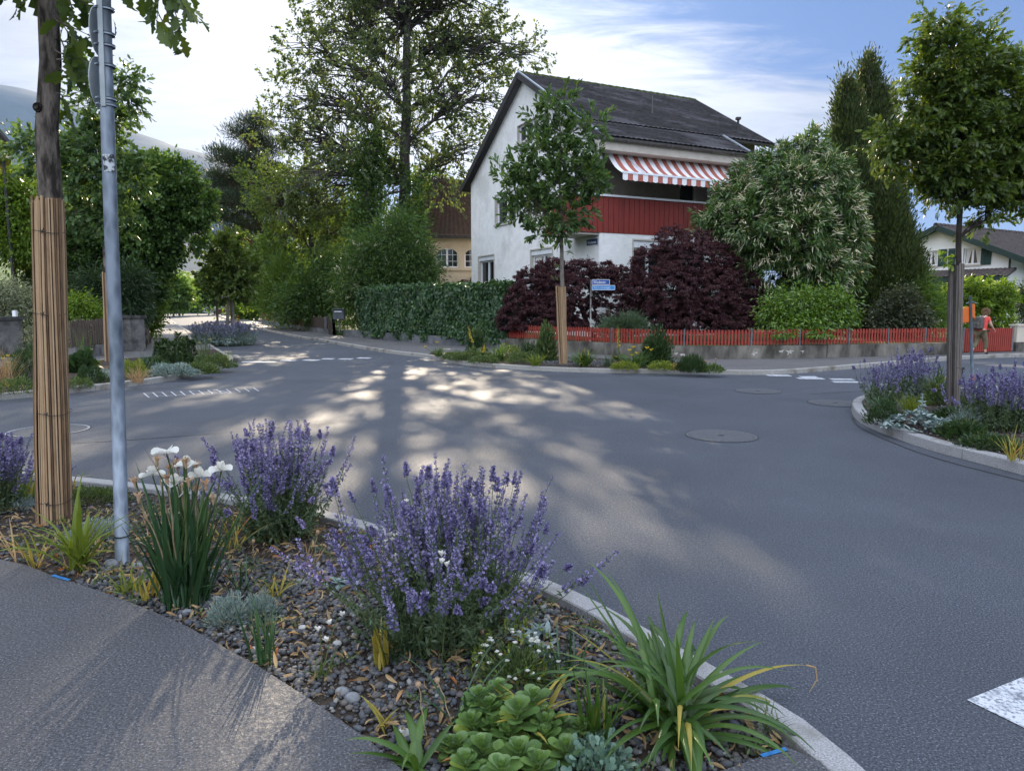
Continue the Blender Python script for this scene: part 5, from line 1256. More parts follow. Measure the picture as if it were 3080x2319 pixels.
tree('dark_conifer', 'dark feathery conifer behind the picket fence left of the lamp pole', None, (P(300, 912, 25)[0], 25, .15), P(300, 850, 25), [(290, 860, 40), (250, 900, 40), (330, 890, 50), (390, 850, 42), (400, 920, 45), (340, 940, 40), (270, 940, 30), (375, 900, 40)], 24.6, 600, 32, NEEDLE, .2, L_yew, M_bark, tr=(.08, .04), cr=.2, cat='shrub')
tree('green_bush', 'light green bush hanging over the dark picket fence', None, (P(230, 912, 22.5)[0], 22.5, .15), P(235, 930, 22.5), [(232, 920, 32), (262, 945, 28), (215, 960, 24), (285, 955, 18), (262, 985, 10)], 21.8, 230, 22, OVAL, .10, L_lime, M_bark, tr=(.04, .03), cr=.14, cat='shrub', droop=.5)
tree('green_bush', 'very bright sunlit shrub at the far left behind the trunk', None, (P(40, 912, 27)[0], 27, .15), P(45, 700, 27), [(30, 560, 45), (85, 590, 40), (20, 640, 50), (90, 660, 45), (40, 730, 50), (-40, 600, 60), (-40, 700, 70), (100, 740, 36)], 25.5, 700, 26, OVAL, .13, L_lime, M_bark, tr=(.08, .04), cr=.26, cat='shrub')
tree('variegated_bush', 'cream variegated bush over the stained wall at the left edge', None, (P(60, 912, 23)[0], 23, .15), P(60, 950, 23), [(40, 890, 50), (90, 910, 45), (-20, 900, 50), (90, 970, 40), (110, 1020, 22, -1), (88, 1035, 20, -1.2), (20, 930, 40), (-50, 920, 60)], 22.9, 650, 26, OVAL, .07, L_var, M_bark, tr=(.06, .04), cr=.16, cat='shrub')
tree('variegated_bush', 'small variegated bush in front of the dark picket fence', None, (P(230, 912, 20.8)[0], 20.8, .12), P(230, 1010, 20.8), [(225, 1005, 22), (245, 1020, 18), (222, 1035, 16), (240, 990, 14)], 20.8, 150, 24, OVAL, .06, L_var, M_bark, tr=(.03, .02), cr=.09, cat='shrub')

# ---- street trees in reed wraps
M_reed = canemat('reed canes', [(.05, (.07, .05, .035)), (.3, (.19, .115, .062)), (.6, (.37, .245, .14)), (.95, (.47, .34, .21))])
M_reedo = canemat('weathered reed canes', [(.05, (.03, .026, .024)), (.35, (.085, .075, .07)), (.65, (.17, .15, .135)), (.95, (.30, .25, .20))])
M_reedd = mat('gap between canes', (.012, .010, .009))
M_wire = mat('dark tying wire', (.02, .02, .02), rough=.5)
def reed_wrap(root, p0, p1, r0, r1, m, ncane=46, twist=.22):
    p0, p1 = np.array(p0, float), np.array(p1, float); L = np.linalg.norm(p1 - p0); N = ncane; K = 9
    a0 = np.linspace(0, 2 * np.pi, N, endpoint=False) + RNG.normal(0, .02, N); t = np.linspace(0, 1, K)
    rr = (r0 + (r1 - r0) * t)[None] * (1 + .0 * t) + RNG.normal(0, .003, (N, 1)) + .004 * np.sin(t * 9 + a0[:, None] * 3)
    an = a0[:, None] + twist * (1 - t)[None] + RNG.normal(0, .012, (N, 1))
    ends = RNG.normal(0, .012, (N, 1)) * (np.array([0] * (K - 1) + [1]))[None] 
    ax = p0[None, None] + (p1 - p0)[None, None] * (t[None, :, None] + ends[..., None] / L)
    path = ax + np.stack([np.cos(an) * rr, np.sin(an) * rr, np.zeros_like(an)], -1)
    cr_ = np.full((N, K), 1) * (math.pi * (r0 + r1) / 2 / N * RNG.uniform(.55, 1.0, (N, 1)))
    nodes = 1 + .13 * (RNG.random((N, K)) > .6); cr_ = cr_ * nodes
    V, Fq = tubes(path, cr_, 6); V2, F2 = tubes(np.array([[p0, p1]]), np.array([[r0 * .93, r1 * .93]]), 20)
    w = np_mesh('reed_wrap', [(V, Fq, 0), (V2, F2, 1)], [m, M_reedd], root, smooth=True)
    return w
def wire(root, c, r, name='wire'):
    mb = MB(); n = 24; pts = [(c[0] + r * math.cos(a), c[1] + r * math.sin(a), c[2] + .012 * math.sin(a * 2)) for a in np.linspace(0, 2 * math.pi, n + 1)]
    mb.tube(pts, .0022, 5, cap=False); k = np.array((c[0] + r * .25, c[1] - r * 1.0, c[2])); mb.tube([k + (-.02, -.006, .012), k + (0, -.008, 0), k + (.03, -.012, -.012)], .003, 5); mb.tube([k + (-.01, -.006, -.015), k + (.01, -.012, .018)], .003, 5)
    mb.build(name, M_wire, root)
# near left tree
b = G(163, 1568, .012); Yn = b[1]
tt_ = [b, P(150, 600, Yn), P(142, 300, Yn), P(146, 0, Yn), P(150, -300, Yn), P(150, -700, Yn)]
C_ = np.array([P(150, -520, Yn), P(30, -300, Yn + .5), P(-250, -420, Yn - .4), P(360, -480, Yn - .3), P(150, -760, Yn), P(-60, -760, Yn + .6), P(420, -760, Yn + .4), P(200, -330, Yn + .8)])
near = tree('street_tree', 'nearest street tree at the left with bare trunk above its tan reed wrap', 'young street trees wrapped in reed matting', b, tt_[-1], (C_, np.array([.75, .6, .7, .6, .7, .6, .6, .55]), np.ones(8)), Yn, 260, 12, LOBED, .15, L_oak, M_bark, tr=(.10, .05), cr=.2,
            trunk_pts=tt_, surf=1.5)
reed_wrap(near, P(163, 1568, Yn), P(147, 603, Yn), .113, .094, M_reed, 38, .34)
wire(near, P(162, 1240, Yn), .117); wire(near, P(163, 1503, Yn), .121); wire(near, P(150, 945, Yn), .109); wire(near, P(148, 700, Yn), .105)
# knots on the bare trunk
mb = MB()
kp = P(134, 332, Yn) + (0, -.085, 0); 
for r_, o_ in ((.030, 0), (.018, -.012)): mb.tube([kp + (0, .03, 0), kp + (0, o_, 0)], [r_ * 1.3, r_], 10)
mb.build('knot', M_barkd, near, smooth=True)
# leafy twigs hanging beside the trunk and at the top of the picture
def sprays(root, specs, D_, T, size, lm, bm, name='spray'):
    PT = []; LV = []
    for (a, b_, n_, pr) in specs:
        A = P(*a, D_ + pr); B = P(*b_, D_ + pr + random.uniform(-.15, .15)); path = bent(A, B, 6, wob=.1, sag=.08); V, Fq = tubes(path[None], np.linspace(.006, .002, 6)[None], 5); br = np_mesh('branch', [(V, Fq, 0)], bm, root, smooth=True)
        t = np.linspace(.3, 1, n_); pos = np.stack([np.interp(t, np.linspace(0, 1, 6), path[:, i]) for i in range(3)], 1)
        d = nrm(B - A)[None] * .5 + RNG.normal(0, .6, (n_, 3)) + np.array([0, 0, -.55]); V, Fc = leaves(T, pos, d, size * RNG.uniform(.7, 1.2, n_)); np_mesh('foliage', [(V, Fc, 0)], lm, br)
sprays(near, [((165, 60), (265, 95), 7, -.2), ((168, 120), (245, 130), 7, -.1), ((168, 100), (250, 215), 8, 0), ((170, 200), (235, 245), 7, -.1), ((165, 40), (210, 110), 6, -.2), ((170, 280), (215, 340), 4, 0), ((160, -60), (215, 20), 5, -.2), ((150, -40), (50, 10), 4, 0), ((165, 150), (215, 180), 6, -.15), ((170, 180), (280, 170), 6, -.15), ((165, 280), (232, 300), 3, -.1), ((160, -60), (285, 25), 6, -.2)], Yn, LOBED, .15, L_oak, M_bark)
sprays(near, [((400, -500), (520, 95), 14, -.8), ((480, -250), (600, 45), 12, -.8), ((450, -200), (450, 20), 7, -.7), ((420, -220), (560, 20), 12, -.9), ((500, -150), (470, 60), 9, -.8), ((500, -150), (540, 80), 10, -.7)], Yn, LOBED, .14, L_oak, M_bark)
# left street tree behind the lamp pole
b = G(330, 1086, .11); Yl = b[1]
lt = tree('street_tree', 'open oak rising behind the lamp pole in the left bed', 'young street trees wrapped in reed matting', b, P(305, 330, Yl), [(300, 240, 40), (365, 290, 46), (270, 330, 46), (330, 380, 50, .5), (240, 430, 50), (310, 470, 60), (250, 520, 60), (360, 520, 50), (205, 560, 45), (300, 590, 60), (400, 560, 45), (230, 640, 55), (340, 660, 50), (110, 470, 50), (160, 430, 40), (60, 440, 30), (270, 250, 26), (385, 255, 24)],
          Yl, 560, 20, LOBED, .14, L_oakc, M_bark, tr=(.08, .03), cr=.16, surf=2.0, gap=.42, spray=.5)
reed_wrap(lt, b, P(320, 820, Yl), .11, .09, M_reed, 30)
# middle street tree
b = G(1694, 1094, .12); Ym = b[1]
mt = tree('street_tree', 'street oak in the centre bed in front of the white house, pale split reed wrap', 'young street trees wrapped in reed matting', b, P(1682, 340, Ym), [(1655, 330, 36), (1610, 360, 22, 0), (1690, 400, 48), (1790, 380, 34), (1740, 420, 45), (1625, 450, 50), (1700, 490, 60), (1790, 480, 36), (1570, 500, 40), (1660, 560, 66), (1770, 540, 50), (1800, 570, 36), (1560, 570, 44), (1520, 530, 26), (1600, 620, 60), (1700, 640, 60), (1750, 640, 44), (1560, 640, 36), (1680, 690, 36), (1630, 690, 40), (1700, 310, 24)],
          Ym, 620, 13, LONGW, .15, L_oakc, M_barky, tr=(.07, .02), cr=.055, surf=2.4, outward=.5, droop=0, leaf_up=.2, gap=.4, shrink=.74, gf=1.4, limb_w=.4, spray=.34)
reed_wrap(mt, b, P(1686, 862, Ym), .095, .12, M_reed, 34, .1)
sprays(mt, [((1690, 800), (1665, 790), 10, -.05), ((1690, 830), (1662, 835), 9, -.05), ((1694, 760), (1722, 755), 8, -.05)], Ym, LONG, .11, L_oakc, M_barky)
# right street tree
b = G(2866, 1246, .12); Yr = b[1]
C_ = [(2830, 70, 36), (2790, 110, 30), (2880, 110, 40), (2940, 150, 40), (2850, 190, 70), (2960, 230, 70), (2780, 240, 40), (2880, 300, 90), (3010, 290, 70), (3060, 200, 40), (2760, 300, 40), (2780, 390, 60), (2700, 430, 55), (2660, 450, 32), (2880, 430, 100), (3010, 420, 90), (2730, 490, 50), (2830, 520, 60), (2940, 540, 70), (3050, 530, 60), (2790, 570, 20), (2880, 580, 36), (2990, 610, 36), (2975, 655, 24), (3100, 400, 80), (3100, 560, 50), (2830, 600, 20), (3060, 600, 36)]
rt = tree('street_tree', 'street oak on the right island with glossy dense crown and dark weathered reed wrap', 'young street trees wrapped in reed matting', b, P(2905, 250, Yr), C_, Yr, 1500, 26, LOBEDN, .078, L_oak, M_barkd, tr=(.055, .02), cr=.075, surf=1.8, gap=.45, shrink=.76, gf=1.3, limb_w=.4, spray=.30,
          trunk_pts=[b, P(2876, 900, Yr), P(2888, 700, Yr), P(2890, 560, Yr), P(2898, 420, Yr), P(2905, 250, Yr)])
reed_wrap(rt, b, P(2877, 795, Yr), .078, .088, M_reedo, 34, .1); wire(rt, P(2878, 1107, Yr), .095)
sprays(rt, [((2885, 790), (2835, 765), 8, 0), ((2880, 800), (2850, 790), 7, -.05), ((2880, 780), (2825, 745), 8, .05)], Yr, LOBED, .10, L_lime, M_barkd)
# staked young tree on the left of the side street
b = G(682, 1030, .1); Ys = b[1]
st = tree('street_tree', 'young staked tree standing in lavender in the side street', 'young street trees farther down the side street', b, P(682, 760, Ys), [(680, 760, 40), (650, 800, 36), (715, 790, 40), (690, 840, 46), (640, 850, 30), (740, 840, 30), (700, 720, 22), (668, 880, 26), (722, 880, 26), (755, 800, 18)], Ys, 420, 20, RHOMB, .15, L_birch, M_barky, tr=(.07, .03), cr=.16, gap=.4, spray=.5, shrink=.8)
for px in (657, 700, 705):
    p = G(px, 1022 if px != 705 else 1010, .1); h = 1.95
    mb = MB(); mb.tube([p, (p[0], p[1], h)], .05, 8); mb.build('stake', M_barky, st, smooth=True)
a_, c_ = G(657, 1022, .1), G(700, 1022, .1); mb = MB(); mb.bar((a_[0], a_[1], 1.9), (c_[0], c_[1], 1.9), .04, .08); mb.build('crossbar', M_barky, st)
for (px, py, pt, w, lab) in [(522, 953, 845, 40, 'small round street tree farther down on the left pavement'), (628, 948, 835, 44, 'leafy street tree in front of the parked cars'), (600, 935, 855, 26, 'street tree farthest away before the white house')]:
    b = G(px, py, .0); 
    tree('street_tree', lab, 'young street trees farther down the side street', b, P(px, (py + pt) / 2, b[1]), [(px, pt + 30, w), (px - w * .6, pt + 45, w * .6), (px + w * .6, pt + 40, w * .6), (px, pt + 12, w * .5), (px + 5, pt + 60, w * .5)], b[1], 260, 20, RHOMB, .42 if b[1] > 60 else .2, L_mid, M_barky, tr=(.1, .05), cr=.5)
# masses at the end of the street and behind the gardens
for (bl, D_, lm, lab, ns) in [([(470, 885, 30), (440, 860, 30), (500, 905, 20), (430, 900, 30), (545, 905, 24), (575, 915, 16)], 120, L_mid, 'sunlit trees closing the far end of the street', 700),
                              ([(745, 905, 26), (735, 925, 22), (760, 880, 26), (775, 905, 26)], 70, L_lime, 'clipped light green hedge beside the parked cars', 500),
                              ([(1000, 700, 80), (1060, 760, 70), (1340, 640, 60), (1300, 560, 40), (700, 800, 60), (780, 760, 60)], 62, L_mid, 'mixed garden trees far behind the poplar', 900),
                              ([(3000, 900, 60), (2700, 900, 60), (2620, 880, 60), (3200, 880, 80), (2500, 880, 60)], 70, L_mid, 'garden trees behind the white house with green shutters', 900)]:
    c0 = P(bl[0][0], 912, D_); tree('background_tree', lab, None, (c0[0], D_, .2), P(bl[0][0], bl[0][1], D_), bl, D_, ns, 26, RHOMB, D_ * .0042, lm, M_bark, tr=(.2, .1), cr=D_ * .008, twigs=False)
# ================================================================== plants in the beds
RNG = np.random.default_rng(21)
K_strap = leafmat('strap leaves', (.035, .082, .018), (.080, .155, .028), (.30, .26, .05), .35, .32, .45, oddp=.08)
K_strapd = leafmat('dark iris leaves', (.018, .05, .022), (.045, .10, .04), None, .28, .3, .5)
K_straw = leafmat('dry leaves', (.26, .17, .08), (.48, .34, .18), (.40, .15, .05), .35, .7, .2, tint=(1.1, 1, .8))
K_yel = leafmat('yellowing leaves', (.20, .20, .04), (.42, .33, .07), (.45, .20, .05), .4, .5, .3, tint=(1.1, 1, .6))
K_cat = leafmat('catmint leaves', (.045, .078, .040), (.11, .155, .085), None, .3, .55, .25)
K_catf = leafmat('catmint florets', (.14, .125, .25), (.33, .30, .49), (.46, .42, .62), .35, .6, .25, tint=(1.1, 1, 1.2), oddp=.15)
K_catd = leafmat('catmint calyces', (.045, .038, .10), (.10, .085, .20), None, .25, .6, .25, tint=(1, 1, 1.1))
K_lav = leafmat('lavender grey florets', (.11, .115, .17), (.24, .24, .34), None, .2, .7, .2, tint=(1, 1, 1))
K_sed = leafmat('sedum leaves', (.085, .16, .045), (.17, .27, .075), (.30, .38, .08), .3, .32, .5, oddp=.2)
K_white = leafmat('white petals', (.62, .62, .57), (.76, .75, .70), None, .4, .5, .3, tint=(1, 1, 1))
K_tan = leafmat('withered petals', (.34, .21, .12), (.58, .42, .28), (.45, .22, .10), .35, .8, .15, tint=(1, 1, 1))
K_yf = leafmat('yellow petals', (.62, .44, .03), (.80, .62, .08), None, .4, .5, .3, tint=(1, 1, .8))
K_grey = leafmat('silver leaves', (.15, .21, .20), (.30, .37, .355), None, .15, .9, .1, tint=(1, 1, 1))
K_art = leafmat('artemisia leaves', (.13, .19, .17), (.27, .34, .30), (.36, .30, .18), .2, .8, .15, tint=(1, 1, 1))
K_mat = leafmat('small green leaves', (.04, .075, .025), (.11, .16, .055), (.24, .22, .07), .35, .5, .3)
K_dk = leafmat('dark green leaves', (.018, .042, .016), (.045, .085, .028), (.10, .12, .03), .3, .45, .35)
K_lim = leafmat('yellow green leaves', (.10, .15, .02), (.20, .25, .04), (.32, .28, .05), .4, .5, .3)
CURLY = strip([(0, .05), (.3, .22), (.6, .26), (.85, .16), (1, .02)], .7, .5)
K_stem = mat('green stems', (.06, .09, .03), (.11, .14, .05), 20, .7, .2)
K_stemd = mat('dry stems', (.20, .15, .08), (.34, .27, .17), 20, .8, .2)
OBOV = strip([(0, .14), (.25, .36), (.55, .66), (.78, .72), (.93, .5), (1, .12)], .28, .12)
EAR = strip([(0, .12), (.25, .34), (.6, .40), (.85, .24), (1, .03)], .25, .35)
BIT = (np.array([(-.28, 0, 0), (.28, 0, 0), (.34, .8, .1), (0, 1.1, -.05), (-.34, .8, .1)]), np.array([(0, 1, 2), (0, 2, 3), (0, 3, 4)]))
def base_of(px, py, z): b = G(px, py, z); return b
def disk(n, r): a = RNG.uniform(0, 6.28, n); q = r * np.sqrt(RNG.random(n)); return np.stack([q * np.cos(a), q * np.sin(a), np.zeros(n)], 1)
BLW = np.array([.55, .85, 1, 1, .95, .82, .6, .32, .04])
def blades(root, name, b, n, L, w, th, bend, m, r=.06, K=9, az=None, fold=.3, pw=1.5, Lv=.22):
    p0 = b + disk(n, r); az = RNG.uniform(0, 6.28, n) if az is None else RNG.uniform(*az, n)
    Ls = L * (1 + RNG.normal(0, Lv, n)).clip(.4, 1.5); t0 = RNG.uniform(th[0], th[1], n); bd = RNG.uniform(bend[0], bend[1], n)
    path = arcs(p0, az, t0, bd, Ls, K, pw)
    side = np.stack([-np.sin(az), np.cos(az), np.zeros(n)], 1) + RNG.normal(0, .12, (n, 3))
    ws = w * RNG.uniform(.7, 1.2, (n, 1)) * np.interp(np.linspace(0, 1, K), np.linspace(0, 1, 9), BLW)[None]
    V, Fq = ribbons(path, ws, fold, nrm(side)); return np_mesh(name, [(V, Fq, 0)], m, root, smooth=True)
def tuft(name, label, px, py, z, n, L, w, th=(.05, .7), bend=(.2, 1.4), m=None, group=None, cat='plant', r=.06, **k):
    b = base_of(px, py, z); e = empty(name, b, label, cat, group); blades(e, 'leaves', b, n, L, w, th, bend, m or K_strap, r, **k); return e, b
def cushion(name, label, px, py, z, rx, rz, n, T, size, m, group=None, cat='plant', ry=None, up=.6, parts='leaves', hollow=.75, stems=0, e=None, b=None):
    if e is None:
        b = base_of(px, py, z); e = empty(name, b, label, cat, group)
    dd = rdir(n); dd[:, 2] = np.abs(dd[:, 2]); q = RNG.uniform(hollow, 1.0, n) * (1 + .13 * np.sin(dd[:, 0] * 7 + dd[:, 1] * 5 + px))
    pos = b + dd * q[:, None] * np.array([rx, ry or rx, rz]); d = dd + np.array([0, 0, up]) + RNG.normal(0, .45, (n, 3))
    V, Fc = leaves(T, pos - nrm(d) * size * .5, d, size * RNG.uniform(.6, 1.25, n)); np_mesh(parts, [(V, Fc, 0)], m, e)
    if stems:
        dd = dd[:stems]; t = np.linspace(0, 1, 4)[None, :, None]; path = b + (dd * np.array([rx, ry or rx, rz]) * .9)[:, None] * t
        V, Fq = tubes(path, np.full((len(dd), 4), .003 + rx * .004), 4); np_mesh('stems', [(V, Fq, 0)], K_stem, e)
    return e, b
def catmint(name, label, px, py, z, n, H_, spread, group='catmint clumps in the near bed', detail=1.0, r=.10, side=1.0, cat='plant', bits=13, fsz=.0105, leafn=14, e_mat=None, fm=None, lf=.045, whm=13, bell=.5):
    b = base_of(px, py, z); e = empty(name, b, label, cat, group)
    p0 = b + disk(n, r); az = RNG.uniform(0, 6.28, n); th = np.abs(RNG.normal(0, bell, n)).clip(0, 1.05)
    L = H_ * (1 - .18 * th) * RNG.uniform(.62, 1.05, n) * (1 + spread * np.sin(th)); bd = -th * RNG.uniform(.2, .75, n) + RNG.normal(0, .12, n)
    K = 10; path = arcs(p0, az, th, bd, L, K, 1.2); path[:, 1:] += np.cumsum(RNG.normal(0, .006, (n, K - 1, 3)), 1)
    V, Fq = tubes(path, np.linspace(.0032, .0012, K)[None] * np.ones((n, 1)), 4); np_mesh('stems', [(V, Fq, 0)], K_stem, e)
    tt = np.linspace(0, 1, K)
    def at(i, t): return np.stack([np.array([np.interp(tq, tt, path[j, :, c]) for tq, j in zip(t, i)]) for c in range(3)], 1)
    # whorls
    wi, wt, wr = [], [], []
    for i in range(n):
        f = RNG.uniform(.24, .48) if RNG.random() < .66 else .08; k = int(whm * RNG.uniform(.7, 1.2) * min(1, L[i] / .6)) + 3; t = 1 - f * (1 - np.linspace(0, 1, k)) ** 1.35
        wi += [i] * k; wt += list(t); wr += list(np.linspace(1, .5, k) * RNG.uniform(.8, 1.2))
    wi = np.array(wi); wt = np.array(wt); wr = np.array(wr); wp = at(wi, wt); wd = nrm(at(wi, np.minimum(wt + .03, 1)) - at(wi, wt - .03))
    m_ = bits; ci = np.repeat(np.arange(len(wi)), m_); rd = rdir(len(ci)); rd = rd - wd[ci] * np.sum(rd * wd[ci], -1, keepdims=True) * .7; rd = nrm(rd)
    pos = wp[ci] + rd * (fsz * .55 * wr[ci])[:, None] + wd[ci] * RNG.uniform(-.5, .5, (len(ci), 1)) * fsz * .8; d = rd + wd[ci] * .7
    s = fsz * 1.15 * wr[ci] * RNG.uniform(.7, 1.3, len(ci)); open_ = RNG.random(len(ci)) < (.75 - .65 * (wt[ci] - .6).clip(0, 1))
    V, Fc = leaves(BIT, pos, d, s * np.where(open_, 1.2, .8)); k5 = len(BIT[0])
    V = V.reshape(len(ci), k5, 3)
    def sub(mask): Vs = V[mask].reshape(-1, 3); Fs = (BIT[1][None] + (np.arange(mask.sum()) * k5)[:, None, None]).reshape(-1, 3); return (Vs, Fs)
    a, b2 = sub(open_), sub(~open_); np_mesh('flowers', [(*a, 0), (*b2, 1)], list(fm or (K_catf, K_catd)), e)
    # leaves lower on the stems
    li = np.repeat(np.arange(n), leafn); t = RNG.uniform(.12, .8, len(li)); lp = at(li, t); d = rdir(len(li)) + np.array([0, 0, .1]); s = lf * (1.15 - t) * RNG.uniform(.6, 1.2, len(li))
    V, Fc = leaves(OVAL, lp, d, s); np_mesh('leaves', [(V, Fc, 0)], e_mat or K_cat, e)
    return e, b
Z = .02
catmint('catmint', 'big catmint clump full of purple flower spikes in the middle of the near bed', 1340, 1905, Z, 260, .82, .26, r=.27, bits=11, leafn=56, bell=.76, fsz=.0120, whm=10, lf=.04)
catmint('catmint', 'catmint clump with purple spikes behind the white irises', 850, 1610, Z, 160, .78, .30, r=.22, bits=9, leafn=55, bell=.62, fsz=.0130, whm=11)
catmint('catmint', 'catmint clump cut by the left edge beside the tree trunk', 0, 1535, Z, 120, .6, .3, r=.12, bits=9, leafn=16, bell=.55, fsz=.0135)

# white iris clump
b = base_of(560, 1812, Z); iris = empty('white_iris', b, 'tall clump of white irises with tan withered heads beside the lamp pole', 'plant')
blades(iris, 'leaves', b, 80, .62, .027, (.02, .36), (.05, .55), K_strapd, .12, K=10, pw=2.0)
blades(iris, 'leaves', b, 16, .58, .023, (.2, .5), (.7, 1.6), K_strapd, .13, K=10, pw=2.2)
Yi = b[1]
def petal(root, c, n, L, w, th, bend, m, name='petals', az0=0.0):
    az = az0 + np.arange(n) * 6.283 / n + RNG.normal(0, .15, n); K = 7
    path = arcs(np.repeat(c[None], n, 0), az, np.full(n, th) + RNG.normal(0, .08, n), np.full(n, bend), np.full(n, L) * RNG.uniform(.85, 1.1, n), K, 1.2)
    ws = w * np.array([.25, .5, .8, 1, 1, .8, .35])[None] * np.ones((n, 1)); side = np.stack([-np.sin(az), np.cos(az), RNG.normal(0, .25, n)], 1)
    V, Fq = ribbons(path, ws, -.35, nrm(side)); return (V, Fq, 0)
for i, (x, y) in enumerate([(459, 1428), (561, 1403), (600, 1435), (526, 1455), (665, 1415), (536, 1490), (501, 1362)]):
    c = P(x, y + 2, Yi + random.uniform(-.12, .12)); root_p = b + disk(1, .09)[0]
    mb = MB(); mb.tube(bent(root_p, c, 7, wob=.02), np.linspace(.005, .0035, 7), 6); sto = mb.build('stem', K_stem, iris, smooth=True)
    fl = [petal(iris, c, 3, .072, .066, .75, 1.5, None, az0=i), petal(iris, c, 3, .060, .046, .15, .35, None, az0=i + 1), petal(iris, c, 3, .03, .016, .5, .5, None, az0=i)]
    if i == 6: fl = fl[:1]
    np_mesh('flower', fl, K_white, iris, smooth=True)
for i, (x, y) in enumerate([(471, 1368), (511, 1392), (530, 1375), (558, 1372), (586, 1382), (406, 1430), (416, 1476), (566, 1430), (548, 1450), (590, 1455), (436, 1537), (618, 1440), (502, 1420), (640, 1480)]):
    c = P(x, y + 10, Yi + random.uniform(-.12, .14)); root_p = b + disk(1, .09)[0]
    mb = MB(); mb.tube(bent(root_p, c, 7, wob=.02), np.linspace(.005, .004, 7), 6); mb.build('stem', K_stem if i % 2 else K_stemd, iris, smooth=True)
    n_ = 26; d = rdir(n_) * .6 + np.array([0, 0, .8]); V, Fc = leaves(LONG, c + RNG.normal(0, .004, (n_, 3)) + np.array([0, 0, -.02]), d, .036 * RNG.uniform(.5, 1.2, n_))
    mb = MB(); mb.tube([c + (0, 0, -.05), c + (0, 0, -.03), c], [.004, .009, .007], 7)
    np_mesh('withered_head', [(V, Fc, 0), (np.array(mb.v), np.array([f for f in mb.f if len(f) == 4]), 0)], K_tan, iris)

# daylilies
b = base_of(2030, 2185, Z); dl = empty('daylily', b, 'large arching daylily with a few withered tips at the right end of the near bed', 'plant')
blades(dl, 'leaves', b, 38, .52, .036, (.12, .95), (.8, 2.1), K_strap, .10, K=12, pw=1.7)
blades(dl, 'leaves', b, 28, .46, .037, (.7, 1.3), (.7, 1.5), K_strap, .11, K=12, pw=1.5)
def aimed(root, name, b, specs, m):
    paths, ws, sd_ = [], [], []
    for (x, y, dY, arch, w) in specs:
        tip = P(x, y, b[1] + dY); p0 = b + disk(1, .07)[0]; mid = (p0 + tip) / 2 + np.array([0, 0, arch]); t = np.linspace(0, 1, 13)[:, None]
        path = (1 - t) ** 2 * p0 + 2 * t * (1 - t) * mid + t * t * tip; paths.append(path); ws.append(w * np.interp(t[:, 0], np.linspace(0, 1, 9), BLW)); h = tip - p0; sd_.append(nrm(np.array([-h[1], h[0], .1]) + 1e-4))
    sd_ = [s_ if abs(s_[2]) < .9 else np.array([1., 0, 0]) for s_ in sd_]
    V, Fq = ribbons(np.array(paths), np.array(ws), .3, np.array(sd_)); return np_mesh(name, [(V, Fq, 0)], m, root, smooth=True)
aimed(dl, 'leaves', b, [(1735, 1745, .25, .05, .024), (1745, 1712, .6, .1, .016), (1975, 1765, .1, .02, .034), (2035, 1905, -.1, .02, .03), (2150, 1860, .2, .08, .026), (2190, 1850, .25, .16, .026), (1700, 1880, .05, .22, .024),
                        (1680, 2010, -.2, .16, .026), (2300, 2120, .2, .22, .026), (2400, 2190, .15, .28, .022), (1960, 2319, -.45, .16, .034), (2080, 2330, -.5, .14, .030), (2200, 2280, -.3, .12, .03), (1800, 2260, -.35, .14, .028), (1900, 2330, -.5, .05, .03)], K_strap)
aimed(dl, 'withered_leaf', b, [(2425, 2000, .3, .15, .022), (1690, 1990, -.1, .20, .02), (1665, 1865, .1, .1, .018), (2370, 2230, .1, .24, .018), (2080, 2318, -.45, .2, .022), (2040, 2260, -.35, .25, .02)], K_yel)
mb = MB(); t_ = P(2425, 2000, b[1] + .3); mb.tube([t_, t_ + (.04, .0, -.01), t_ + (.045, -.01, -.06), t_ + (.01, -.02, -.11)], [.004, .004, .003, .001], 5); mb.build('withered_tip', K_straw, dl)
b = base_of(245, 1712, Z); d2 = empty('daylily', b, 'bright green daylily clump between the trunk and the lamp pole', 'plant')
blades(d2, 'leaves', b, 22, .42, .026, (.1, .6), (.3, 1.4), K_lim, .06, K=11)
aimed(d2, 'leaves', b, [(95, 1535, .2, .12, .024), (85, 1590, .1, .16, .024), (335, 1570, .15, .1, .026), (345, 1600, .0, .12, .028), (300, 1530, .3, .04, .022), (350, 1660, -.1, .10, .024), (300, 1705, -.2, .1, .028), (180, 1560, .1, .03, .028), (150, 1620, 0, .1, .024)], K_lim)
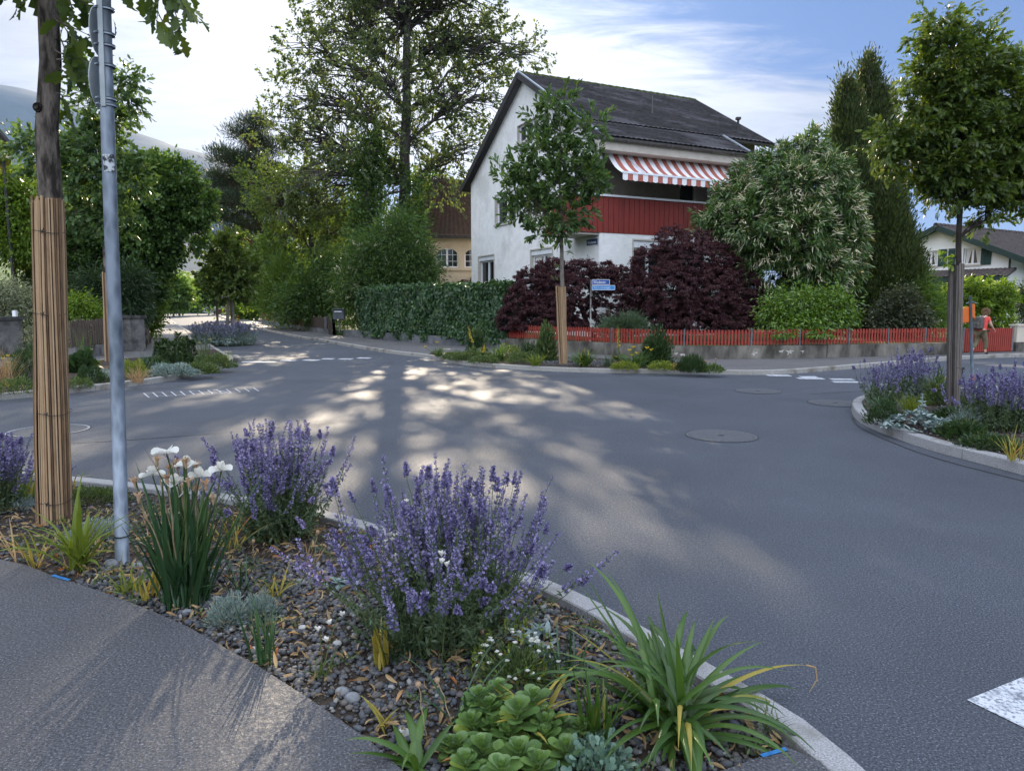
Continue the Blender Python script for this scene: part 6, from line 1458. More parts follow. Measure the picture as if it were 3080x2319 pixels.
# small tufts
for (px, py, n, L, w, m, lab, th, bd) in [
    (112, 1706, 9, .24, .016, K_yel, 'yellowing bulb leaves at the pavement edge left of the daylily', (.05, .5), (.1, .8)),
    (60, 1690, 4, .26, .012, K_straw, 'dry tan bulb leaves at the far left of the pavement edge', (.1, .6), (.2, 1)),
    (388, 1785, 26, .17, .010, K_lim, 'short yellow green grass tuft at the foot of the lamp pole', (.1, .8), (.1, .9)),
    (460, 1792, 8, .17, .022, K_yel, 'yellow green bulb leaves between the pole and the iris clump', (.05, .5), (0, .7)),
    (438, 1812, 6, .11, .012, K_yel, 'tiny yellow tuft before the iris clump', (.1, .7), (0, .7)),
    (802, 2000, 24, .26, .011, K_strapd, 'narrow dark grass tuft at the pavement edge', (.0, .3), (.05, .4)),
    (720, 1788, 16, .26, .010, K_strapd, 'thin grassy tuft right of the iris clump', (.2, .7), (.3, 1.2)),
    (820, 1796, 10, .16, .013, K_yel, 'orange yellow withering tuft above the grey artemisia', (.1, .8), (.2, 1.2)),
    (1148, 2008, 7, .22, .024, K_yel, 'upright fading bulb leaves left of the big catmint', (.0, .35), (.1, .5)),
    (1200, 1985, 60, .26, .007, K_dk, 'fine dark grass beneath the big catmint', (.2, 1.0), (.3, 1.0)),
    (1158, 2195, 9, .12, .013, K_yel, 'small orange withering tuft in the gravel', (.1, .8), (.2, 1.0)),
    (1375, 2180, 12, .34, .012, K_strapd, 'loose dark strap leaves left of the sedum', (.1, .8), (.3, 1.1)),
    (1790, 2230, 22, .32, .015, K_strap, 'green strap leaves between sedum and daylily', (.0, .5), (.1, .8)),
    (1600, 2190, 10, .26, .02, K_yel, 'yellow striped leaves behind the sedum', (.2, .9), (.3, 1.1)),
    (1705, 2050, 22, .22, .009, K_strapd, 'dark narrow tuft beside the near kerb', (.0, .6), (.2, .8)),
    (1262, 2310, 9, .22, .036, K_strap, 'broad pale strap leaves at the bottom edge left of the sedum', (.2, 1.2), (.3, 1.5)),
    (965, 2040, 10, .14, .009, K_mat, 'small green weed tuft in the middle of the gravel', (.2, 1.0), (.1, .9)),
    (2310, 2200, 26, .12, .006, K_mat, 'spiky green weed at the right corner of the bed', (.3, 1.3), (0, .6)),
    (225, 1470, 5, .30, .010, K_yel, 'tall curved dry blade right of the reed-wrapped trunk', (.05, .4), (.5, 2.2)),
    (85, 1500, 24, .40, .024, K_lim, 'yellow green leaves between the left catmint and the trunk', (.1, .9), (.3, 1.5)),
    (700, 1650, 14, .3, .012, K_yel, 'yellow blades beside the catmint behind the irises', (.3, 1.0), (.2, 1.2)),
    (930, 1700, 8, .16, .010, K_straw, 'dead stalks in the gravel beside the kerb', (.1, .9), (0, .6)),
    (1250, 1730, 4, .42, .014, K_strapd, 'single long green blade rising through the catmint', (.0, .25), (.0, .4))]:
    tuft('bulb_leaves' if w > .011 else 'grass_tuft', lab, px, py, Z, n, L, w, th, bd, m, r=.03 + n * .001)
cushion('thyme', 'dark low thyme cushion beside the kerb left of the pole', 285, 1505, Z, .33, .12, 2600, OVAL, .022, K_mat, ry=.16, hollow=.6)
cushion('snow_in_summer', 'grey leaved mat behind the bright daylily', 305, 1610, Z, .22, .12, 2200, NEEDLE, .035, K_art, hollow=.5)
cushion('artemisia', 'feathery blue grey artemisia cushion at the pavement edge', 690, 1870, Z, .13, .15, 2600, NEEDLE, .03, K_art, hollow=.35)
cushion('artemisia', 'second dried grey artemisia tuft just behind the narrow dark grass', 785, 1850, Z, .10, .13, 1500, NEEDLE, .03, K_art, hollow=.3)
cushion('silver_plant', 'tiny silver cushion by the left catmint', 60, 1530, Z, .14, .10, 700, NEEDLE, .04, K_grey, hollow=.4)
def lambs(px, py, z, n, r, h, lab, sz=.07, spike=False, group=None):
    b = base_of(px, py, z); e = empty('lambs_ear', b, lab, 'plant', group)
    c = disk(n, r); c[:, 2] = h * (1 - (np.hypot(c[:, 0], c[:, 1]) / r) ** 2) * RNG.uniform(.6, 1, n); m_ = 9; ci = np.repeat(np.arange(n), m_)
    a = RNG.uniform(0, 6.28, len(ci)); el_ = RNG.uniform(.1, 1.1, len(ci)); d = np.stack([np.cos(a) * np.cos(el_), np.sin(a) * np.cos(el_), np.sin(el_)], 1)
    V, Fc = leaves(EAR, b + c[ci], d, sz * RNG.uniform(.6, 1.2, len(ci)), np.array([0, 0, 1.]) - d * .3); np_mesh('leaves', [(V, Fc, 0)], K_grey, e, smooth=True)
    if spike:
        pts = bent(b + (0, 0, h * .6), b + (0, 0, h + .22), 5, wob=.02); mb = MB(); mb.tube(pts, .008, 6); t = np.repeat(np.linspace(.2, 1, 6), 8); pos = np.stack([np.interp(t, np.linspace(0, 1, 5), pts[:, i]) for i in range(3)], 1); a = RNG.uniform(0, 6.28, len(t))
        V, Fc = leaves(EAR, pos, np.stack([np.cos(a), np.sin(a), np.full(len(t), .45)], 1), .075 * (1.3 - t)); np_mesh('flower_spike', [(V, Fc, 0), (np.array(mb.v), np.array([f for f in mb.f if len(f) == 4]), 0)], K_grey, e, smooth=True)
    return e
lambs(1612, 1935, Z, 10, .09, .06, 'small silver lambs ear between catmint and kerb', .065)
lambs(1035, 1770, Z, 5, .06, .05, 'tiny silver lambs ear at the left foot of the big catmint', .07)
# white cranesbill
e, b = cushion('cranesbill', 'white flowering cranesbill between catmint and sedum', 1555, 2040, Z, .20, .15, 900, OVAL, .03, K_mat, hollow=.3, stems=60)
n = 120; dd = rdir(n); dd[:, 2] = np.abs(dd[:, 2]); pos = b + dd * np.array([.2, .18, .24]); V, Fc = leaves(NEEDLE, pos, dd * .4 + np.array([0, 0, 1.]) + rdir(n) * .3, .04); V2, F2 = leaves(OVAL, pos, rdir(n), .022)
np_mesh('seed_heads', [(V, Fc, 0), (V2, F2, 0)], K_lim, e)
n = 46; dd = rdir(n); dd[:, 2] = np.abs(dd[:, 2]) * 1.0 + .2; c = b + dd * np.array([.19, .17, .17]); pl = []
for q in c: np_mesh('flower', [petal(e, q, 5, .012, .012, .9, .3, None)], K_white, e)
# sedum
b0 = base_of(1520, 2235, Z); sed = empty('sedum', b0, 'fleshy green sedum with cupped rosettes at the bottom of the picture', 'plant')
for (x, y, dY, s_) in [(1560, 2120, .02, 1.1), (1440, 2080, .1, .8), (1500, 2060, .14, .85), (1605, 2085, .1, .95), (1420, 2160, .0, .95), (1450, 2270, -.12, 1.2), (1560, 2270, -.14, 1.15), (1640, 2230, -.05, 1.0), (1380, 2250, -.1, .8), (1700, 2290, -.12, .9), (1480, 2170, .0, .9), (1640, 2160, .0, .9), (1690, 2170, .03, .75), (1745, 2200, .0, .7), (1400, 2310, -.2, .9), (1510, 2340, -.24, 1.0), (1620, 2330, -.2, 1.0), (1350, 2290, -.1, .6), (1470, 2110, .06, .8), (1530, 2190, -.04, .8)]:
    c = P(x, y, b0[1] + dY); c[2] = max(c[2], .10); n_ = 24; i = np.arange(n_); t = i / n_; az = i * 2.39996 + random.uniform(0, 6); el_ = 1.45 - 1.25 * np.minimum(1, t * 1.35) ** .8
    d = np.stack([np.cos(az) * np.cos(el_), np.sin(az) * np.cos(el_), np.sin(el_)], 1); pos = c + d * .004 + np.array([0, 0, 1.])[None] * (-.10 * s_ * t)[:, None]; sz = s_ * (.022 + .060 * np.minimum(1, t * 2.0)) * RNG.uniform(.85, 1.12, n_)
    nv = np.array([0, 0, 1.]) * np.ones((n_, 1)) - d * .2; nv[el_ > 1.1] = -np.stack([np.cos(az), np.sin(az), np.zeros(n_)], 1)[el_ > 1.1]
    V, Fc = leaves(OBOV, pos, d, sz, nv); root_p = b0 + (c - b0) * np.array([.5, .5, 0]); mb = MB(); mb.tube(bent(root_p, c - (0, 0, .03), 5, wob=.03), .006, 6)
    np_mesh('rosette', [(V, Fc, 0), (np.array(mb.v), np.array([f for f in mb.f if len(f) == 4]), 0)], K_sed, sed, smooth=True)
e, b = cushion('sedum', 'small blue green stonecrop at the bottom edge before the daylily', 1800, 2325, Z, .16, .12, 500, OBOV, .028, leafmat('blue stonecrop', (.07, .13, .10), (.15, .24, .18), None, .2, .4, .4), hollow=.4)
# white campions on long stalks
for (x, y, dY, bx, by, k, lab) in [(1225, 1530, 0, 1230, 1850, 5, 'white star flowers high above the catmint'), (1180, 1630, -.1, 1215, 1880, 5, 'white star flowers lower at the left of the catmint'), (1345, 1695, -.25, 1330, 2000, 3, 'single white flower before the big catmint'), (1012, 1860, 0, 965, 2030, 2, 'white cup flower leaning over the gravel'), (963, 1905, -.05, 970, 2035, 2, 'lower white cup flower over the gravel'), (1185, 1690, -.15, 1190, 1900, 2, 'small white flower buried in the left of the catmint')]:
    b = base_of(bx, by, Z); e = empty('campion', b, lab, 'flower', 'white campions on long stalks'); c = P(x, y, b[1] + dY + .0); c[2] = max(c[2], .1)
    mb = MB(); mb.tube(bent(b, c, 8, wob=.03), np.linspace(.003, .002, 8), 5); mb.build('stem', K_stem, e); pl = []
    for q in range(k): np_mesh('flower', [petal(e, c + RNG.normal(0, .016, 3), 5, .026, .013, .45, .35, None, az0=q)], K_white, e)
# poppy seed heads on thin stalks
for (x, y, bx, by, lab) in [(166, 1608, 200, 1700, 'dry striped seed head before the left daylily'), (955, 1600, 945, 1705, 'dry seed head on a pale stalk by the kerb'), (762, 1627, 765, 1700, 'dry seed head beside the yellow blades'), (1258, 2058, 1285, 2240, 'pink brown seed head left of the sedum'), (1315, 2045, 1370, 2200, 'tan withered head on a curved stalk left of the sedum'), (1450, 1900, 1450, 1960, 'thin pale seed head under the big catmint')]:
    b = base_of(bx, by, Z); e = empty('seed_head', b, lab, 'seed head', 'dry seed heads on stalks'); c = P(x, y, b[1]); mb = MB(); mb.tube(bent(b, c, 7, wob=.04), .0022, 5); mb.build('stem', K_stemd, e)
    mb = MB(); mb.tube([c + (0, 0, -.012), c + (0, 0, -.004), c + (0, 0, .008), c + (0, 0, .014)], [.003, .010, .010, .004], 8); mb.build('head', K_tan, e, smooth=True)
# fallen dry leaves, loose stones
n = 2600; pts = np.stack([RNG.uniform(-5, 2.1, n * 2), RNG.uniform(1.9, 5.5, n * 2)], 1); pts = pts[in_poly(pts, NBED)][:n]; n = len(pts)
pos = np.column_stack([pts, np.full(n, .04) + RNG.random(n) * .02]); d = rdir(n) * np.array([1, 1, .25]); V, Fc = leaves(CURLY, pos, d, RNG.uniform(.02, .07, n)); o = np_mesh('dry_litter', [(V, Fc, 0)], K_straw)
tag(o, 'dry straw coloured leaf litter lying on the gravel', 'leaf litter', kind='stuff')
n = 5200; pts = np.stack([RNG.uniform(-5, 2.1, n * 2), RNG.uniform(1.9, 5.5, n * 2)], 1); pts = pts[in_poly(pts, NBED)][:n]; n = len(pts)
cl = pts[RNG.integers(0, 90, n)] + RNG.normal(0, .05, (n, 2)); cl = cl[in_poly(cl, NBED)]; n = len(cl)
V, Fc = leaves(OVAL, np.column_stack([cl, np.full(n, .045)]), rdir(n) + np.array([0, 0, .9]), RNG.uniform(.012, .03, n)); o = np_mesh('weeds', [(V, Fc, 0)], K_mat); tag(o, 'tiny green weeds sprouting in the gravel', 'weeds', kind='stuff')
M_stonew = mat('pale stone', (.32, .32, .31), (.50, .50, .48), 30, .8, .2, bump=.3, bscale=60, bdist=.005)
M_stoneg = mat('grey stone', (.13, .14, .15), (.24, .25, .26), 25, .8, .25, bump=.4, bscale=50, bdist=.008)
for (px, py, r, m, lab) in [(653, 1805, .028, M_stonew, 'round white stone right of the iris clump'), (338, 1705, .05, M_stoneg, 'large grey stone touching the left foot of the lamp pole'), (412, 1712, .042, M_stoneg, 'pale flat stone just right of the lamp pole'), (765, 1960, .026, M_stonew, 'white stone beside the narrow grass tuft'), (910, 1893, .024, M_stonew, 'pale oval stone in the middle gravel'), (1060, 2110, .04, M_stoneg, 'big angular grey stone near the pavement edge'), (1030, 2090, .035, M_stoneg, 'broad grey stone left of the biggest angular one'), (1215, 2215, .032, M_stonew, 'round stone near the bottom strap leaves'), (905, 1757, .034, M_stoneg, 'dark stone in the shade of the catmint'), (330, 1720, .03, M_stoneg, 'flat slate stone before the lamp pole'), (1015, 1942, .028, M_stonew, 'long pale stone beside the fading bulb leaves'), (565, 1850, .035, M_stoneg, 'grey blue stone under the iris clump')]:
    b = base_of(px, py, .015); v = ICO_V * (1 + RNG.normal(0, .1, (12, 1))) * np.array([1.15, .9, .7]) * r; mb = MB(); mb.add(v + b + (0, 0, r * .45), [tuple(f) for f in ICO_F]); o = mb.build('stone', m, origin=b, smooth=True)
    sm = o.modifiers.new('sub', 'SUBSURF'); sm.levels = sm.render_levels = 2; tag(o, lab, 'stone', 'loose larger stones in the near bed')

# ---- left bed across the road
GL_ = 'plants in the left bed'
z = .115
def straps(px, py, n, L, w, lab, m=None, th=(.1, .9), bd=(.3, 1.5), g=GL_, name='strap_plant', r=None): return tuft(name, lab, px, py, z, n, L, w, th, bd, m or K_strap, g, r=r or L * .3)
def cush(px, py, rx, rz, n, size, lab, m, T=OVAL, g=GL_, name='leafy_cushion', ry=None, up=.5, hollow=.6): return cushion(name, lab, px, py, z, rx, rz, n, T, size, m, g, ry=ry, up=up, hollow=hollow)
def yflowers(e, b, pts, Y_, size=.06, m=None, stem=True, k=6):
    for (x, y) in pts:
        c = P(x, y, Y_ + random.uniform(-.2, .2))
        if stem: mb = MB(); mb.tube(bent(b + disk(1, .1)[0], c, 6, wob=.03), .004, 5); mb.build('stem', K_stem, e)
        np_mesh('flower', [petal(e, c, k, size, size * .6, .5, .8, None)], m or K_yf, e)
straps(10, 1165, 170, .62, .006, 'straw coloured dry grass at the far left', K_straw, (.0, .6), (.1, .9), name='dry_grass')
e, b = straps(45, 1120, 60, .5, .014, 'daylily with orange yellow flowers near the left edge'); yflowers(e, b, [(24, 1073), (42, 1071), (25, 1095), (10, 1082)], b[1] - .2)
cush(88, 1150, .32, .75, 2200, .09, 'dark upright shrub behind the big trunk', K_dk, NEEDLE, up=1.6)
cush(50, 1180, .5, .28, 1200, .05, 'low green cushion left of the big trunk', K_mat)
for px, py, rr in ((250, 1118, .35),): cush(px, py, rr, .42, 160, .22, 'plant with large round leaves beside the lamp pole', K_dk, OBOV, hollow=.5)
cush(275, 1150, .30, .34, 2200, .07, 'dense dark cushion between trunk and lamp pole', K_dk, NEEDLE, up=1)
cush(235, 1165, .3, .2, 900, .04, 'small mid green cushion at the kerb right of the trunk', K_mat)
straps(255, 1085, 16, .75, .02, 'tall stalks with small leaves beside the lamp pole', K_mat, (.0, .3), (.0, .3))
cush(300, 1140, .35, .2, 900, .04, 'grey green mat just left of the lamp pole', K_art)
cush(400, 1132, .36, .36, 1700, .05, 'yellow green cushion right of the lamp pole', K_lim)
straps(415, 1152, 130, .38, .006, 'straw coloured grass at the kerb right of the lamp pole', K_straw, (.1, .9), (.3, 1.2), name='dry_grass')
straps(450, 1115, 60, .45, .012, 'dark strap leaved plant behind the straw grass', K_strapd)
cush(465, 1110, .35, .32, 1600, .05, 'dark green cushion in the middle of the left bed', K_dk)
cush(520, 1128, .62, .26, 3000, .05, 'wide grey green mat along the kerb', K_art, ry=.4)
cush(600, 1122, .5, .24, 2200, .05, 'light green mat along the kerb', K_mat, ry=.35)
cush(640, 1106, .55, .34, 2400, .06, 'reddish green cushion at the tip of the left bed', K_mat, ry=.4)
for i, (px, top, py) in enumerate([(478, 1030, 1090), (500, 1022, 1092), (540, 1002, 1088), (560, 1012, 1090), (520, 1028, 1094), (578, 1025, 1088), (490, 1045, 1098), (550, 1035, 1098)]):
    b = base_of(px, py, z); h = P(px, top, b[1])[2] - z; e = empty('spurge', b, ['leftmost dark spurge column in the left bed', 'second spurge column from the left in the left bed', 'tallest dark spurge column in the left bed', 'spurge column just right of the tallest one', 'short spurge column in front of the tallest one', 'rightmost dark spurge column in the left bed', 'low spurge column at the front left of the group', 'low spurge column at the front right of the group'][i], 'plant', GL_ + ' spurge'); n_ = 420; t = RNG.random(n_); a = RNG.uniform(0, 6.28, n_)
    r_ = .09 * (1.15 - t); pos = b + np.stack([np.cos(a) * r_, np.sin(a) * r_, t * h], 1); V, Fc = leaves(LONG, pos, np.stack([np.cos(a), np.sin(a), np.full(n_, .8)], 1), .10 * RNG.uniform(.7, 1.2, n_)); np_mesh('leaves', [(V, Fc, 0)], K_dk, e)
    mb = MB(); mb.tube([b, b + (0, 0, h)], .012, 6); mb.build('stem', K_stem, e)
cush(525, 1095, .6, .3, 1800, .07, 'dark leaves under the spurge columns', K_dk, ry=.4)
e, b = straps(615, 1078, 30, .55, .012, 'thin stalks with small yellow heads near the bed tip', K_mat, (.0, .5), (.0, .5)); yflowers(e, b, [(567, 1093), (573, 1100), (570, 1073), (632, 1022), (600, 1033)], b[1], .05, stem=False)
straps(680, 1085, 40, .30, .012, 'short strap tuft at the very tip of the left bed', K_lim)
# lavender mass round the staked tree
z = .01
catmint('lavender', 'grey blue lavender mass round the staked young tree', 675, 1038, .01, 420, .85, .5, group=None, r=1.15, bits=4, fsz=.035, leafn=22, lf=.12, whm=5, bell=.45, e_mat=K_art, fm=(K_lav, K_lav))

# ---- centre bed
z = .115; GC = 'plants in the centre bed'
def cs(*a, **k): k['g'] = GC; return straps(*a, **k)
def cc(*a, **k): k['g'] = GC; return cush(*a, **k)
e, b = cs(1318, 1072, 120, .34, .010, 'grassy tuft with two pale yellow flowers at the left tip', th=(.1, .9)); yflowers(e, b, [(1314, 1032), (1279, 1046)], b[1], .07)
cc(1370, 1079, .42, .22, 1300, .05, 'low green mat right of the grassy tuft', K_mat)
cc(1415, 1083, .6, .26, 1800, .055, 'brownish green mat under the mullein', K_mat, ry=.3)
cc(1455, 1090, .45, .2, 1300, .05, 'small mat at the kerb under the yellow spike', K_mat)
def mullein(px, py, top, tx, lab, zt_=None):
    b = base_of(px, py, z); c = P(tx, top, b[1]); e = empty('mullein', b, lab, 'plant', 'yellow mulleins in the centre bed'); pts = bent(b, c, 8, wob=.03); mb = MB(); mb.tube(pts, .014, 6); mb.build('stem', K_stem, e, smooth=True)
    n_ = 170; t = RNG.uniform(.42, 1, n_); pos = np.stack([np.interp(t, np.linspace(0, 1, 8), pts[:, i]) for i in range(3)], 1); a = RNG.uniform(0, 6.28, n_); V, Fc = leaves(OVAL, pos, np.stack([np.cos(a), np.sin(a), np.full(n_, .4)], 1), .06 * (1.35 - t)); np_mesh('flowers', [(V, Fc, 0)], K_yf, e)
    n_ = 26; a = RNG.uniform(0, 6.28, n_); V, Fc = leaves(EAR, b + disk(n_, .05) + np.array([0, 0, .08]), np.stack([np.cos(a), np.sin(a), RNG.uniform(.2, 1.2, n_)], 1), .26); np_mesh('leaves', [(V, Fc, 0)], K_grey if False else K_mat, e)
mullein(1432, 1072, 975, 1405, 'leaning mullein before the ivy hedge')
mullein(1862, 1095, 978, 1859, 'straight yellow mullein before the red fence')
mullein(1456, 1085, 1035, 1455, 'short thick yellow spike between the cushions')
cc(1432, 1066, .34, .85, 1600, .12, 'tall green plant in front of the ivy', K_dk, LONG, up=1.4, hollow=.3)
cs(1500, 1084, 90, .50, .018, 'arching strap clump left of the reed-wrapped tree', K_strap)
cc(1530, 1080, .4, .42, 1300, .06, 'yellow green bush behind the strap clump', K_lim)
cc(1575, 1090, .5, .3, 1500, .05, 'green cushion left of the upright grass', K_mat)
cs(1612, 1100, 70, .34, .018, 'short bright strap tuft at the kerb', K_lim)
cc(1590, 1075, .35, .5, 900, .10, 'thin upright plant behind the cushions', K_dk, LONG, up=1.4, hollow=.3)
e, b = cc(1643, 1084, .30, 1.02, 1900, .16, 'tall upright green shoots left of the reed-wrapped tree', K_mat, LONG, up=2.2, hollow=.2)
cs(1755, 1101, 130, .44, .024, 'bright arching strap clump right of the reed-wrapped tree', K_strap)
cs(1730, 1090, 30, .3, .012, 'small weedy tuft behind the tree foot', K_mat)
cs(1830, 1102, 60, .34, .012, 'thin blue green tuft in the middle of the bed', K_strapd)
e, b = cs(1915, 1106, 150, .44, .016, 'yellow flowering daylily in the centre bed', K_strap); yflowers(e, b, [(1893, 1057), (1915, 1066), (1900, 1072), (1946, 1050), (1958, 1056), (1905, 1048)], b[1], .075)
cs(1858, 1108, 26, .24, .014, 'dry orange tuft at the kerb', K_yel)
cc(1880, 1110, .34, .2, 1100, .045, 'yellow green cushion left at the kerb', K_lim)
cc(1988, 1112, .34, .22, 1100, .045, 'yellow green cushion right at the kerb', K_lim)
e, b = cc(1975, 1100, .42, .98, 3200, .12, 'tall dark oleander-like bush in the centre bed', K_dk, LONG, up=1.2, hollow=.35)
cs(2030, 1114, 40, .2, .012, 'small weeds between bush and dark tuft', K_yel)
cc(2080, 1116, .36, .36, 3000, .10, 'dense dark tuft right of the tall bush', K_dk, NEEDLE, up=1.6)
e, b = cc(2138, 1118, .3, .18, 500, .07, 'pale leaved plant with faded yellow flowers at the right end', K_mat); yflowers(e, b, [(2118, 1087), (2122, 1090), (2133, 1092), (2154, 1082), (2153, 1092)], b[1], .05, K_tan)
mb = MB()

# ---- right island
z = .115; GR = 'plants on the right island'
def rs(*a, **k): k['g'] = GR; return straps(*a, **k)
def rc(*a, **k): k['g'] = GR; return cush(*a, **k)
kw = dict(group='catmint clumps on the right island')
catmint('catmint', 'catmint at the left tip of the right island', 2650, 1212, z, 60, .62, .35, r=.2, bits=6, fsz=.015, leafn=34, lf=.05, **kw)
catmint('catmint', 'tall catmint behind the island shrub', 2740, 1200, z, 80, .80, .2, r=.26, bits=6, fsz=.015, leafn=34, bell=.35, lf=.05, **kw)
catmint('catmint', 'large flopping catmint at the right edge of the picture', 3010, 1292, z, 130, .66, .5, r=.3, bits=7, fsz=.015, leafn=44, lf=.05, **kw)
catmint('catmint', 'catmint cut by the right edge behind the flopping one', 3110, 1290, z, 90, .85, .3, r=.25, bits=7, fsz=.015, leafn=34, lf=.05, **kw)
catmint('catmint', 'small catmint behind the reed-wrapped trunk', 2900, 1225, z, 36, .55, .3, r=.18, bits=6, fsz=.014, leafn=16, lf=.05, **kw)
rc(2655, 1272, .24, .34, 1500, .05, 'green bushy shrub at the front left of the island', K_dk, LONG, up=1)
rs(2740, 1245, 120, .30, .008, 'yellow green grass beside the lambs ear', K_lim, (.1, .7), (.1, .8))
rs(2645, 1250, 20, .34, .02, 'drooping brown green strap leaves in the left catmint', K_strapd, (.1, .6), (.8, 2.2))
rc(2780, 1205, .34, .36, 1500, .05, 'grey green foliage left of the island trunk', K_art)
rc(2820, 1215, .26, .40, 900, .06, 'orange tinged green bush left of the trunk', K_mat, up=1)
rs(2832, 1205, 34, .5, .035, 'upright broad green leaves with a pale flower left of the trunk', K_mat, (.0, .35), (.0, .4))
lambs(2768, 1288, z, 75, .42, .20, 'large silver lambs ear mound on the right island', .085, True)
rc(2850, 1272, .22, .2, 900, .06, 'dark low plant at the foot of the island trunk', K_dk)
rc(2905, 1285, .24, .26, 1300, .05, 'grey blue cushion right of the island trunk', K_art, NEEDLE)
rc(2895, 1316, .28, .20, 1700, .05, 'dark green cushion in front of the trunk at the kerb', K_dk)
rc(2985, 1345, .35, .14, 1200, .05, 'low dark mat at the island kerb', K_dk)
rc(2950, 1245, .2, .3, 500, .09, 'broad dark leaves behind the island trunk', K_mat, EAR, up=1)
rs(3050, 1385, 26, .26, .012, 'yellow green blades at the kerb near the right edge', K_yel, (.1, .7), (.1, .8))
for (x, y0, bx, by, lab) in [(2755, 1072, 2765, 1190, 'thin dark dead stalk above the catmint'), (2770, 1075, 2772, 1192, 'second thin dead stalk beside it'), (2825, 1100, 2822, 1200, 'budding stalk left of the trunk'), (2795, 1100, 2790, 1195, 'forked dry stalk left of the trunk'), (2930, 1160, 2925, 1235, 'curved dark bud stalk right of the trunk'), (2975, 1168, 2965, 1240, 'dark blue salvia spike right of the orange sign post'), (2895, 1110, 2910, 1230, 'looped thin stalk beside the orange sign post')]:
    b = base_of(bx, by, z); e = empty('dry_stalk', b, lab, 'stalk', 'tall stalks on the right island'); c = P(x, y0, b[1]); pts = bent(b, c, 7, wob=.05); mb = MB(); mb.tube(pts, np.linspace(.008, .004, 7), 5); mb.build('stem', K_stem if 'salvia' in lab else M_barkd, e)
    n_ = 40; t = RNG.uniform(.7, 1, n_); pos = np.stack([np.interp(t, np.linspace(0, 1, 7), pts[:, i]) for i in range(3)], 1); V, Fc = leaves(OVAL, pos, rdir(n_) + np.array([0, 0, .6]), .03 if 'salvia' not in lab else .045); np_mesh('buds', [(V, Fc, 0)], K_catd, e)
# ================================================================== posts, signs, person, cars
def galv(name, a, b):
    m = bpy.data.materials.new(name); m.use_nodes = True; nt = m.node_tree; g = NG(nt); bs = nt.nodes['Principled BSDF']
    tc = g.n('ShaderNodeTexCoord'); vo = g.n('ShaderNodeTexVoronoi'); vo.inputs['Scale'].default_value = 26
    mp = g.n('ShaderNodeMapping'); g.l(tc.outputs['Object'], mp.inputs[0]); mp.inputs['Scale'].default_value = (1, 1, .35); g.l(mp.outputs[0], vo.inputs['Vector'])
    n = g.noise(mp.outputs[0], 9, 6, .65); c = g.ramp(g.math('ADD', g.math('MULTIPLY', vo.outputs['Distance'], .5), g.math('MULTIPLY', n, .7)), [(.35, a), (.75, b)])
    g.l(c, bs.inputs['Base Color']); bs.inputs['Metallic'].default_value = .55; bs.inputs['Roughness'].default_value = .48
    return m
M_galv = galv('galvanised steel', (.085, .105, .13), (.22, .255, .30))
M_plate = mat('sign plate back', (.22, .25, .26), (.34, .37, .38), 4, .55, .4, metal=.3, bump=.05)
M_bolt = mat('dark bolt', (.03, .03, .035))
b = G(368, 1692, .02); Yp = b[1]; pole = empty('sign_pole', b, 'tall galvanised sign pole with a road sign seen edge-on', 'sign post')
top = P(304, -260, Yp); mb = MB(); k = (P(330, 620, Yp) - b)
pts = [b, P(352, 1100, Yp), P(335, 700, Yp), P(318, 200, Yp), top]; mb.tube(pts, [.041, .0395, .0385, .038, .038], 24); mb.build('pole', M_galv, pole, smooth=True)
mb = MB(); c = P(366, 1612, Yp); mb.tube([c, c + (0, 0, .006)], .0445, 24); mb.build('seam', M_bolt, pole)
def plate(z0, z1, name):
    a0, a1 = P(327, z1, Yp), P(327, z0, Yp); mid = (a0 + a1) / 2; h = (a1[2] - a0[2]) / 2; dirx = nrm(np.array([-.16, -1.0, 0])) ; n_ = 20
    Wd = h * .98; V = []; th = .003
    nn = np.array([dirx[1], -dirx[0], 0]); off = np.array([-.075, .03, 0])
    for s in (-1, 1):
        for i in range(n_):
            a = 2 * math.pi * i / n_; V.append(mid + off + dirx * Wd * math.cos(a) * .55 + np.array([0, 0, h * math.sin(a)]) + nn * s * th)
    mb = MB(); mb.add(V, [tuple(range(n_))[::-1], tuple(range(n_, 2 * n_))] + [(i, (i + 1) % n_, n_ + (i + 1) % n_, n_ + i) for i in range(n_)]); p_ = mb.build(name, M_plate, pole)
    return mid
for z0, z1 in ((12, 168), (166, 326)):
    mid = plate(z0, z1, 'sign_plate')
for y in (30, 105, 140, 200, 300, 318):
    c = P(322 + (y - 160) * .022, y, Yp); mb = MB(); mb.tube([c + (0, 0, -.007), c + (0, 0, .007)], .0445, 20); mb.tube([c + (-.05, -.035, 0), c + (-.02, -.05, 0)], .008, 6); mb.build('bracket', M_galv, pole, smooth=True)
mb = MB(); mb.bar(P(312, -20, Yp) + (.0, -.043, 0), P(324, 326, Yp) + (.0, -.043, 0), .028, .01, up=(0, 1, 0)); mb.build('mounting_rail', M_plate, pole)
M_stick = mat('worn sticker', (.02, .025, .03), (.45, .48, .5), 38, .6, .3, lo=.45, hi=.55)
mb = MB(); c = P(331, 494, Yp); K = 9
V = []; r = .0408
for zz_ in (-.05, .05):
    for i in range(K):
        a = -math.pi * .85 + i * math.pi * .7 / (K - 1); V.append(c + (r * math.cos(a), r * math.sin(a), zz_))
mb.add(V, [(i, i + 1, K + i + 1, K + i) for i in range(K - 1)]); mb.build('sticker', M_stick, pole)

